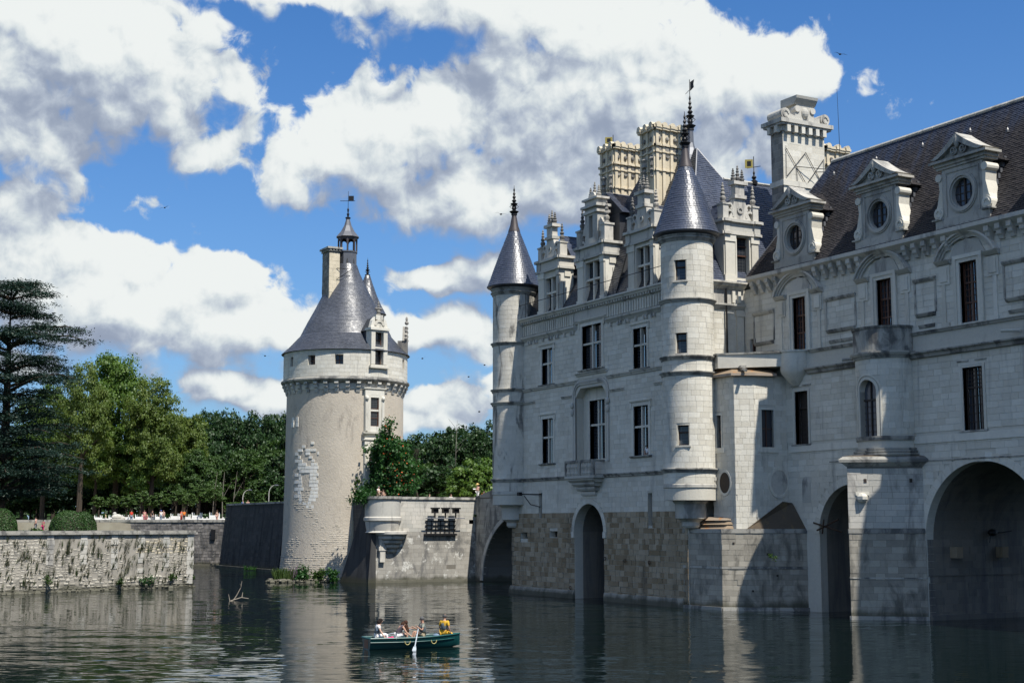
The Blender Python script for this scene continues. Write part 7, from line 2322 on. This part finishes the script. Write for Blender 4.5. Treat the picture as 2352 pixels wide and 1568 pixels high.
# ================================================================== PEOPLE
def cloth(name, c, rough=.85): return plain(name, c, rough, 0, .2, .2, 8.0)
SKIN = cloth('skin', (0.46, 0.27, 0.19), .6)
SKINL = cloth('pale_skin', (0.55, 0.35, 0.26), .6)
HAIRD, HAIRB, HAIRG = cloth('dark_hair', (0.02, 0.014, 0.012)), cloth('brown_hair', (0.055, 0.026, 0.016)), cloth('grey_hair', (0.10, 0.10, 0.10))
GREYV = cloth('grey_life_vest', (0.10, 0.12, 0.13))
C_ = {k: cloth(k.replace(' ', '_') + '_cloth', v) for k, v in {'white': (.72, .70, .68), 'yellow': (.62, .36, .04), 'khaki': (.30, .25, .17), 'sage': (.30, .31, .26), 'pink': (.62, .22, .24), 'magenta': (.62, .03, .16), 'red': (.55, .05, .03),
      'orange': (.75, .20, .03), 'blue': (.08, .14, .42), 'black': (.02, .02, .022), 'denim': (.16, .22, .30), 'floral': (.12, .10, .11), 'straw': (.62, .45, .18), 'peach': (.66, .40, .32), 'lemon': (.7, .62, .3), 'grey': (.25, .25, .26)}.items()}

def skin_mesh(name, verts, edges, radii, mat, parent, root=0, sub=1):
    me = bpy.data.meshes.new(name)
    me.from_pydata([tuple(v) for v in verts], edges, [])
    me.materials.append(mat)
    o = link(bpy.data.objects.new(name, me))
    sk = o.modifiers.new('Skin', 'SKIN')
    sk.use_smooth_shade = True
    if not me.skin_vertices: 
        return o
    for i, r in enumerate(radii):
        d = me.skin_vertices[0].data[i]
        d.radius = (r, r) if not isinstance(r, tuple) else r
        d.use_root = i == root
    ss = o.modifiers.new('Smooth', 'SUBSURF'); ss.levels = ss.render_levels = sub
    adopt(o, parent)
    return o

def figure(loc, yaw, J, label, skin, hair, hair_style, top, bottom, shoes=None, vest=None, hat=None, glasses=False, scale=1.0, fingers=True, group=None, bare_legs=0.0, sleeve=.5, extra=None):
    """J: joint positions in the figure's own frame (x forward, y left, z up)"""
    t = thing('person', loc, label, 'person', group)
    Rm = Matrix.Rotation(yaw, 3, 'Z')
    L = Vector(loc)
    W = lambda p: L + Rm @ (Vector(p) * scale)
    g = lambda k: Vector(J[k])
    names, V, Rd, E = {}, [], [], []
    def v(k, p, r):
        names[k] = len(V); V.append(W(p)); Rd.append(r * scale if not isinstance(r, tuple) else (r[0] * scale, r[1] * scale)); return names[k]
    def e(a, b): E.append((names[a], names[b]))
    v('pelvis', g('pelvis'), .125); v('waist', g('pelvis').lerp(g('chest'), .5), .115); v('chest', g('chest'), .135); v('neck', g('neck'), .055)
    hd = g('head'); nk = g('neck'); up = (hd - nk).normalized(); fw = Vector(J.get('face', (1, 0, 0))).normalized()
    v('skull', hd - up * .045, .075); v('brow', hd + up * .05, .092); v('crown', hd + up * .105, .06)
    v('nose', hd + fw * .088 - up * .0, .016); v('chin', hd + fw * .06 - up * .085, .03)
    e('pelvis', 'waist'); e('waist', 'chest'); e('chest', 'neck'); e('neck', 'skull'); e('skull', 'brow'); e('brow', 'crown'); e('brow', 'nose'); e('skull', 'chin')
    for s in 'LR':
        v('sh' + s, g('sh' + s), .06); v('el' + s, g('el' + s), .042); v('wr' + s, g('wr' + s), .028)
        e('chest', 'sh' + s); e('sh' + s, 'el' + s); e('el' + s, 'wr' + s)
        d = (g('wr' + s) - g('el' + s)).normalized(); h = g('wr' + s) + d * .06
        v('hand' + s, h, (.036, .02)); e('wr' + s, 'hand' + s)
        if fingers:
            sd = d.cross(Vector((0, 0, 1)))
            if sd.length < .1: sd = Vector((0, 1, 0))
            sd.normalize(); nrm = sd.cross(d)
            for k, ln in enumerate((.055, .065, .062, .048)):
                f0 = h + sd * (.026 - .0175 * k) + d * .03; f1 = f0 + d * ln * .7 - nrm * ln * .4
                v('f%s%d' % (s, k), f0, .009); v('g%s%d' % (s, k), f1, .007); e('hand' + s, 'f%s%d' % (s, k)); e('f%s%d' % (s, k), 'g%s%d' % (s, k))
            th = g('wr' + s) + d * .025 + sd * .035; v('th' + s, th, .010); v('ti' + s, th + d * .035 - nrm * .015, .008); e('hand' + s, 'th' + s); e('th' + s, 'ti' + s)
        v('hip' + s, g('hip' + s), .085); v('kn' + s, g('kn' + s), .058); v('an' + s, g('an' + s), .04); v('toe' + s, g('toe' + s), .035)
        e('pelvis', 'hip' + s); e('hip' + s, 'kn' + s); e('kn' + s, 'an' + s); e('an' + s, 'toe' + s)
    skin_mesh('body', V, E, Rd, skin, t)
    def garment(name, pts, ed, rad, mat):
        return skin_mesh(name, [W(p) for p in pts], ed, [(r * scale) if not isinstance(r, tuple) else (r[0] * scale, r[1] * scale) for r in rad], mat, t)
    pel, che = g('pelvis'), g('chest')
    wst = pel.lerp(che, .5); ncb = che.lerp(nk, .55)
    pts = [pel + Vector((0, 0, .0)), wst, che, ncb]; ed = [(0, 1), (1, 2), (2, 3)]; rd = [.15, .142, .162, .085]
    for s in 'LR':
        pts += [g('sh' + s), g('sh' + s).lerp(g('el' + s), sleeve)]; n = len(pts); ed += [(2, n - 2), (n - 2, n - 1)]; rd += [.078, .062]
    garment('shirt', pts, ed, rd, top)
    pts, ed, rd = [pel], [], [.152]
    for s in 'LR':
        end = g('kn' + s).lerp(g('hip' + s), bare_legs) if bare_legs else g('an' + s)
        pts.append(g('hip' + s)); ed.append((0, len(pts) - 1)); rd.append(.105)
        if not bare_legs: pts.append(g('kn' + s)); ed.append((len(pts) - 2, len(pts) - 1)); rd.append(.076)
        pts.append(end); ed.append((len(pts) - 2, len(pts) - 1)); rd.append(.058 if not bare_legs else .082)
    garment('shorts' if bare_legs else 'trousers', pts, ed, rd, bottom)
    if vest:
        garment('life_vest', [pel.lerp(che, .15), wst, che, che.lerp(nk, .4)], [(0, 1), (1, 2), (2, 3)], [.165, .175, .19, .13], vest)
    if shoes:
        for s in 'LR': garment('shoe', [g('an' + s) - Vector((0, 0, .02)), g('toe' + s)], [(0, 1)], [.05, .045], shoes)
    q = Rm.to_quaternion()
    rotm = Vector((0, 0, 1)).rotation_difference(Rm @ up).to_matrix()
    hb = MB()
    bk = -fw
    hb.ball(W(hd + up * .055 + bk * .022), .103 * scale, .103 * scale, .098 * scale, 12, 8, rotm)
    if hair_style == 'long':
        hb.ball(W(hd + bk * .075 - up * .06), .085 * scale, .10 * scale, .15 * scale, 10, 7, rotm)
        hb.ball(W(hd + bk * .07 - up * .17), .06 * scale, .085 * scale, .12 * scale, 10, 7, rotm)
    elif hair_style == 'bob':
        hb.ball(W(hd + bk * .04 - up * .03), .115 * scale, .125 * scale, .12 * scale, 12, 8, rotm)
    elif hair_style == 'fall':
        for k, ln in ((0, .10), (1, .2), (2, .3)): hb.ball(W(hd + fw * .03 + Vector((.03 * k, 0, -ln))), .085 * scale, .11 * scale, .12 * scale, 10, 7)
        hb.ball(W(hd + bk * .05 - up * .08), .09 * scale, .1 * scale, .13 * scale, 10, 7, rotm)
    if hair_style != 'bald': hb.build('hair', hair, t, True)
    else:
        MB().lathe(0, 0, [(.09, -.03), (.104, .0), (.108, .04), (.10, .075)], 14).build('hair', hair, t, True).matrix_basis = Matrix.Translation(W(hd + bk * .022)) @ rotm.to_4x4() @ Matrix.Scale(scale, 4)
    if hat:
        hm = MB().lathe(0, 0, [(.22, -.015), (.23, 0), (.12, .03), (.115, .1), (.08, .14), (.01, .15)], 16).build('hat', hat, t, True)
        hm.matrix_basis = Matrix.Translation(W(hd + up * .07)) @ rotm.to_4x4() @ Matrix.Scale(scale, 4)
    if glasses:
        sd = up.cross(fw); gm = MB()
        for s in (-1, 1): gm.ball(W(hd + fw * .088 + sd * s * .035 + up * .02), .022, .022, .018, 8, 5)
        gm.tube([W(hd + fw * .09 + sd * .04 + up * .022), W(hd + fw * .02 + sd * .098 + up * .02)], .007, 4).tube([W(hd + fw * .09 - sd * .04 + up * .022), W(hd + fw * .02 - sd * .098 + up * .02)], .007, 4)
        gm.build('sunglasses', C_['black'], t)
    return t, W

STAND = dict(pelvis=(0, 0, .95), chest=(0, 0, 1.28), neck=(.01, 0, 1.47), head=(.03, 0, 1.60), shL=(0, .18, 1.40), elL=(-.02, .23, 1.12), wrL=(.08, .22, .88), shR=(0, -.18, 1.40), elR=(-.02, -.23, 1.12), wrR=(.08, -.22, .88),
             hipL=(0, .09, .90), knL=(.03, .10, .49), anL=(-.01, .10, .08), toeL=(.15, .11, .04), hipR=(0, -.09, .90), knR=(-.02, -.10, .49), anR=(-.08, -.10, .08), toeR=(.08, -.11, .04))
def pose(**k):
    d = dict(STAND); d.update(k); return d
def walker(px, dp, ytop, lab, top, bottom, yaw, skin=SKINL, hair=HAIRB, style='short', zfoot=None, hat=None, **kw):
    x, y = at_d(px, dp)
    z = h_at(x, y, ytop) - 1.72 if zfoot is None else zfoot
    return figure((x, y, z), yaw, pose(**kw), lab, skin, hair, style, top, bottom, C_['black'], hat=hat, fingers=True)
TOC = math.atan2(-FWH[1], -FWH[0])      # facing the camera
read = dict(elL=(.05, .22, 1.13), wrL=(.28, .10, 1.18), elR=(.05, -.22, 1.13), wrR=(.28, -.10, 1.18))
# on the quay
walker(868, 141.8, 1116, 'grey haired man in a white shirt leaning on the quay wall by the vine', C_['white'], C_['khaki'], TOC + 1.2, hair=HAIRG, **read)
walker(880, 142.4, 1122, 'dark haired woman in a dark top beside the man in white on the quay', C_['black'], C_['denim'], TOC - .4, hair=HAIRD, style='bob')
walker(986, 144.2, 1133, 'person in dark shirt just behind the quay wall under the vine flowers', C_['black'], C_['grey'], TOC + .3, hair=HAIRD)
walker(935, 143.4, 1134, 'person half hidden behind the quay wall beside the vine', C_['peach'], C_['grey'], TOC, hair=HAIRD)
walker(1035, 145.6, 1134, 'woman in a pale top behind the quay wall, midway to the bridge', C_['white'], C_['grey'], TOC + .8, hair=HAIRB, style='long')
_t, _w = walker(1097, 147.2, 1111, 'woman in straw hat and white trousers walking down by the bridge', C_['peach'], C_['white'], TOC - .9, hair=HAIRB, style='long', hat=C_['straw'], **read)
props(MB().box(-.11, .11, -.15, .15, -.008, .008).build('leaflet', C_['white']), 'white leaflet held by the woman in the straw hat', 'paper').matrix_basis = Matrix.Translation(_w((.42, 0, 1.2))) @ Matrix.Rotation(.4, 4, 'Y')
walker(1111, 146.8, 1127, 'person in a bright orange shirt beside the woman in the straw hat', C_['orange'], C_['grey'], TOC + .2, hair=HAIRD)
# on the rampart
walker(557, 191, 1148, 'person in a blue shirt looking over the dark rampart', C_['blue'], C_['grey'], TOC)
walker(568, 189, 1148, 'person with fair skin and cream top beside the one in blue on the rampart', C_['peach'], C_['grey'], TOC + .4, hair=HAIRB)
walker(624, 180, 1153, 'small figure behind the rampart just left of the round tower', C_['red'], C_['grey'], TOC, hair=HAIRD)
walker(644, 177, 1152, 'figure in red behind the rampart touching the round tower', C_['red'], C_['black'], TOC, hair=HAIRD)
# on the far terrace
FZ = 6.0
for i, (px, dp, top, bot, sk, lab, st, hc) in enumerate((
    (242, 207, 'lemon', 'white', SKINL, 'small child in lemon shirt on the far terrace at the left', 'short', HAIRB),
    (301, 206, 'red', 'denim', SKIN, 'person in dark red leaning on the far terrace wall between white boxes', 'short', HAIRD),
    (331, 205, 'pink', 'pink', SKINL, 'woman in a long pink outfit standing on the far terrace', 'bob', HAIRB),
    (337, 205.5, 'peach', 'pink', SKINL, 'child standing right against the woman in pink', 'short', HAIRB),
    (349, 206, 'black', 'grey', SKIN, 'person in dark clothes right of the woman in pink', 'short', HAIRD),
    (369, 206, 'white', 'denim', SKINL, 'person with light top and blue cap on the far terrace', 'short', C_['blue']),
    (375, 206.5, 'peach', 'grey', SKINL, 'person half behind the one in the blue cap', 'short', HAIRB),
    (416, 205.5, 'red', 'red', SKIN, 'person in a red dress on the far terrace, left one of two', 'short', HAIRD),
    (422, 205, 'orange', 'black', SKIN, 'person in orange red shirt on the far terrace, right one of two', 'short', HAIRD),
    (498, 203.5, 'black', 'peach', SKINL, 'bare armed person by the white box nearest the dark rampart', 'bob', HAIRB))):
    x, y = at_d(px, dp); s = .72 if 'child' in lab else 1.0
    figure((x, y, FZ), TOC + (i * 1.7) % 2.4 - 1.2, pose(), lab, sk, hc, st, C_[top], C_[bot], C_['black'], scale=s)
# under the cedar
for i, (px, dp, top, bot, lab) in enumerate(((82, 158, 'peach', 'grey', 'person in a pale top standing in the shade of the cedar, left one'), (99, 156, 'magenta', 'magenta', 'person in dark pink bending down in the shade of the cedar'), (134, 157, 'blue', 'white', 'person in a blue and white top under the cedar'), (166, 160, 'white', 'black', 'person in black trousers with a white cap under the cedar'))):
    x, y = at_d(px, dp)
    figure((x, y, 4.75), TOC + i - 1.5, pose(), lab, SKIN, C_['white'] if i == 3 else HAIRD, 'short', C_[top], C_[bot], C_['black'], scale=.8 if i == 1 else 1)
# at the castle window
x_, y_ = -84.75, YF + .25
figure((x_, y_, 9.55), -PI / 2 + .4, pose(elL=(.12, .2, 1.15), wrL=(.3, .05, 1.05), elR=(.12, -.2, 1.15), wrR=(.3, -.05, 1.05), head=(.06, 0, 1.56)), 'person in a white shirt leaning out of the lower castle window nearest the turret', SKIN, HAIRD, 'short', C_['white'], C_['grey'], C_['black'])

# ================================================================== THE ROWING BOAT
HULL = plain('dark_green_painted_hull', (0.004, 0.045, 0.046), .35, 0, .5, .15, 3.0)
HULLI = plain('dark_green_boat_inside', (0.008, 0.075, 0.072), .45, 0, .5, .15, 3.0)
BROWN = plain('brown_stern_plate', (0.20, 0.10, 0.06), .6)
ROPE = plain('yellow_rope', (0.55, 0.48, 0.20), .8)
OARM = plain('grey_oar', (0.50, 0.55, 0.58), .4, .2)
p0, p1 = at_z(849, 1491.6), at_z(1045.6, 1484.5)
dirb = (p1 - p0)[:2]; dirb = dirb / np.linalg.norm(dirb)
BYAW = math.atan2(dirb[1], dirb[0]); BL_ = 4.5
bc = (p0[:2] + p1[:2]) / 2 + np.array([-FWH[0], -FWH[1]]) * -.35
boat = thing('rowing_boat', (bc[0], bc[1], 0), 'dark green rowing boat with four people on the river', 'boat')
BM = Matrix.Translation((bc[0], bc[1], 0)) @ Matrix.Rotation(BYAW, 4, 'Z')
def bw3(p): return BM @ Vector(p)
def section(t):
    """t 0 stern .. 1 bow: (x, half beam at rim, half beam at waterline, rim z, keel z)"""
    x = (t - .5) * BL_
    hb = .70 * (1 - max(0, (t - .45) / .55) ** 2.2) + .02
    hb *= .86 + .14 * min(1, t / .3)
    wb = hb * (.80 - .25 * max(0, t - .6))
    zr = .46 + .20 * max(0, t - .35) ** 1.6 + .03 * (1 - t)
    zk = -.16 + .32 * max(0, (t - .62) / .38) ** 2
    return x, hb, wb, zr, zk
mb, inn_, rim = MB(), MB(), MB()
NS = 15
secs = [section(i / (NS - 1)) for i in range(NS)]
def ringo(s, k=1.0, dz=0.0):
    x, hb, wb, zr, zk = s
    hb, wb = hb * k, wb * k
    pts = [(hb, zr), (wb + (hb - wb) * .55, zr * .5 + .08), (wb, .06), (wb * .62, zk * .6 - .02 + dz), (0, zk + dz)]
    pts += [(-a, b) for a, b in reversed(pts[:-1])]
    return [bw3((x + (.10 * zr if False else 0), a, b)) for a, b in pts]
P, F = [], []
for s in secs: P += ringo(s)
for i in range(NS - 1):
    F += [(i * 9 + j, i * 9 + j + 1, (i + 1) * 9 + j + 1, (i + 1) * 9 + j) for j in range(8)]
F += [tuple(range(9))]
hull = mb.add(P, F).build('hull', HULL, boat, True)
P, F = [], []
for s in secs: P += ringo(s, .93, .08)
for i in range(NS - 1):
    F += [(i * 9 + j, (i + 1) * 9 + j, (i + 1) * 9 + j + 1, i * 9 + j + 1) for j in range(8)]
inn_.add(P, F).build('inside', HULLI, boat, True)
for sg in (-1, 1):
    rim.tube([bw3((s[0], sg * s[1] * .97, s[3] + .015)) for s in secs], .042, 6)
    rim.tube([bw3((s[0], sg * (s[1] * .93 + .02), s[3] - .16)) for s in secs[:-1]], .022, 5)
rim.tube([bw3((secs[0][0], y, secs[0][3] + .012)) for y in (-secs[0][1], 0, secs[0][1])], .045, 6)
rim.build('gunwale', HULLI, hull)
for x in (-1.75, -.75, .35, 1.55):
    hbm = np.interp(x, [s[0] for s in secs], [s[1] for s in secs]) * .9
    c = [bw3((x - .15, -hbm, .36)), bw3((x + .15, -hbm, .36)), bw3((x + .15, hbm, .36)), bw3((x - .15, hbm, .36))]
    MB().add(c + [v + Vector((0, 0, .05)) for v in c], [(3, 2, 1, 0), (4, 5, 6, 7), (0, 1, 5, 4), (1, 2, 6, 5), (2, 3, 7, 6), (3, 0, 4, 7)]).build('bench', HULLI, boat)
sx = -BL_ / 2 - .012
c = [bw3((sx, -.26, .05)), bw3((sx, .26, .05)), bw3((sx, .26, .42)), bw3((sx, -.26, .42))]
MB().add(c + [bw3((sx + .03, y, z)) for y, z in ((-.26, .05), (.26, .05), (.26, .42), (-.26, .42))], [(0, 1, 2, 3), (7, 6, 5, 4), (0, 4, 5, 1), (1, 5, 6, 2), (2, 6, 7, 3), (3, 7, 4, 0)]).build('stern_plate', BROWN, boat)
for sg in (-1, 1):
    for x in (-.55, .75):
        hbm = np.interp(x, [s[0] for s in secs], [s[1] for s in secs])
        MB().tube([bw3((x + .13 * math.cos(a), sg * (hbm + .02), .37 + .17 * math.sin(a))) for a in np.linspace(PI, 2 * PI, 8)], .016, 5).build('rope_handle', ROPE, boat)
def oar(a, b, lab):
    a, b = bw3(a), bw3(b); d = (b - a).normalized()
    o = MB().tube([a, a + d * .3], .022, 6).tube([a + d * .3, b - d * .55], .028, 6)
    o.tube([b - d * .55, b - d * .45], .028, 6, .05)
    s = d.cross(Vector((0, 0, 1))).normalized(); n = s.cross(d)
    q = [b - d * .5 + s * .05, b - d * .3 + s * .085, b + s * .085, b - s * .085, b - d * .3 - s * .085, b - d * .5 - s * .05]
    k = len(q); o.add([v + n * .012 for v in q] + [v - n * .012 for v in q], [tuple(range(k)), tuple(range(2 * k - 1, k - 1, -1))] + [(i, k + i, k + (i + 1) % k, (i + 1) % k) for i in range(k)])
    props(o.build('oar', OARM), lab, 'oar', 'oars of the rowing boat')
oar((.12, -.28, .86), (-.55, -1.55, -.12), 'grey oar slanting into the water on the near side of the boat')
oar((.12, .28, .84), (-1.9, 1.35, .30), 'grey oar shipped along the far side of the boat behind the women')

def seated(x, y, yaw, **k):
    """sit on a bench at boat position x, y"""
    d = dict(pelvis=(0, 0, .12), chest=(.02, 0, .46), neck=(.03, 0, .64), head=(.05, 0, .77), shL=(.02, .19, .57), elL=(.08, .24, .30), wrL=(.28, .18, .22), shR=(.02, -.19, .57), elR=(.08, -.24, .30), wrR=(.28, -.18, .22),
             hipL=(.02, .09, .10), knL=(.42, .12, .18), anL=(.44, .12, -.24), toeL=(.58, .12, -.27), hipR=(.02, -.09, .10), knR=(.42, -.12, .18), anR=(.44, -.12, -.24), toeR=(.58, -.12, -.27))
    d.update(k)
    p = bw3((x, y, .46))
    return (p.x, p.y, p.z), BYAW + yaw, d
# bow is +x. stern passenger and the second woman face forward, the rower faces aft, the man in yellow sits in the bow facing away
l, a, j = seated(-1.72, .05, -.15, elR=(.10, -.27, .34), wrR=(.26, -.36, .10), chest=(.05, 0, .46), neck=(.08, 0, .63), head=(.14, 0, .75), face=(1, -.3, -.2))
figure(l, a, j, 'dark haired woman in white with a grey life vest at the stern of the boat', SKINL, HAIRD, 'bob', C_['white'], C_['white'], None, vest=GREYV, bare_legs=.0, sleeve=.6)
l, a, j = seated(-.78, .0, -.1, chest=(.14, 0, .42), neck=(.26, 0, .56), head=(.36, .0, .64), face=(.8, 0, -.6), shR=(.2, -.19, .52), shL=(.2, .19, .52), elR=(.34, -.3, .26), wrR=(.56, -.42, .08), elL=(.42, .22, .42), wrL=(.72, .2, .40))
figure(l, a, j, 'brown haired woman in a patterned top leaning forward in the boat', SKIN, HAIRB, 'fall', C_['floral'], C_['white'], None, vest=None, bare_legs=.3, sleeve=.05)
l, a, j = seated(.42, .0, PI, elR=(.10, .0 - .27, .32), wrR=(.36, -.22, .44), elL=(.10, .27, .32), wrL=(.32, .24, .48), chest=(-.02, 0, .46), neck=(-.02, 0, .64), head=(.02, 0, .78), knL=(.36, .14, .26), anL=(.52, .14, -.2), knR=(.36, -.14, .26), anR=(.52, -.14, -.2), toeR=(.64, -.14, -.24), toeL=(.64, .14, -.24))
figure(l, a, j, 'grey haired man in sunglasses and sage shirt rowing the boat', SKIN, HAIRG, 'short', C_['sage'], C_['khaki'], None, vest=GREYV, glasses=True, bare_legs=.35, sleeve=.65)
l, a, j = seated(1.52, .05, .55, pelvis=(0, 0, .2), chest=(0, 0, .56), neck=(0, 0, .75), head=(.03, 0, .89), shL=(0, .2, .67), shR=(0, -.2, .67), elL=(-.02, .27, .42), wrL=(.10, .26, .2), elR=(-.02, -.27, .42), wrR=(.10, -.26, .2), hipL=(.02, .09, .17), hipR=(.02, -.09, .17), knL=(.34, .2, .10), knR=(.34, -.2, .10))
figure(l, a, j, 'balding man in yellow shirt and grey vest in the boat bow, back turned', SKIN, HAIRG, 'bald', C_['yellow'], C_['yellow'], None, vest=GREYV, sleeve=.9)
q = bw3((1.05, -.15, .48))
props(MB().ball(q, .26, .16, .14, 10, 6).build('blue_bag', C_['denim'], None, True), 'pale blue bag lying on the boat beside the man in yellow', 'bag')
q = bw3((-1.25, -.3, .44))
props(MB().ball(q, .16, .14, .10, 10, 6).ball(q + Vector((.05, .1, .05)), .1, .09, .08).build('pink_bag', C_['magenta'], None, True), 'bright pink bag at the knees of the woman in the stern', 'bag')
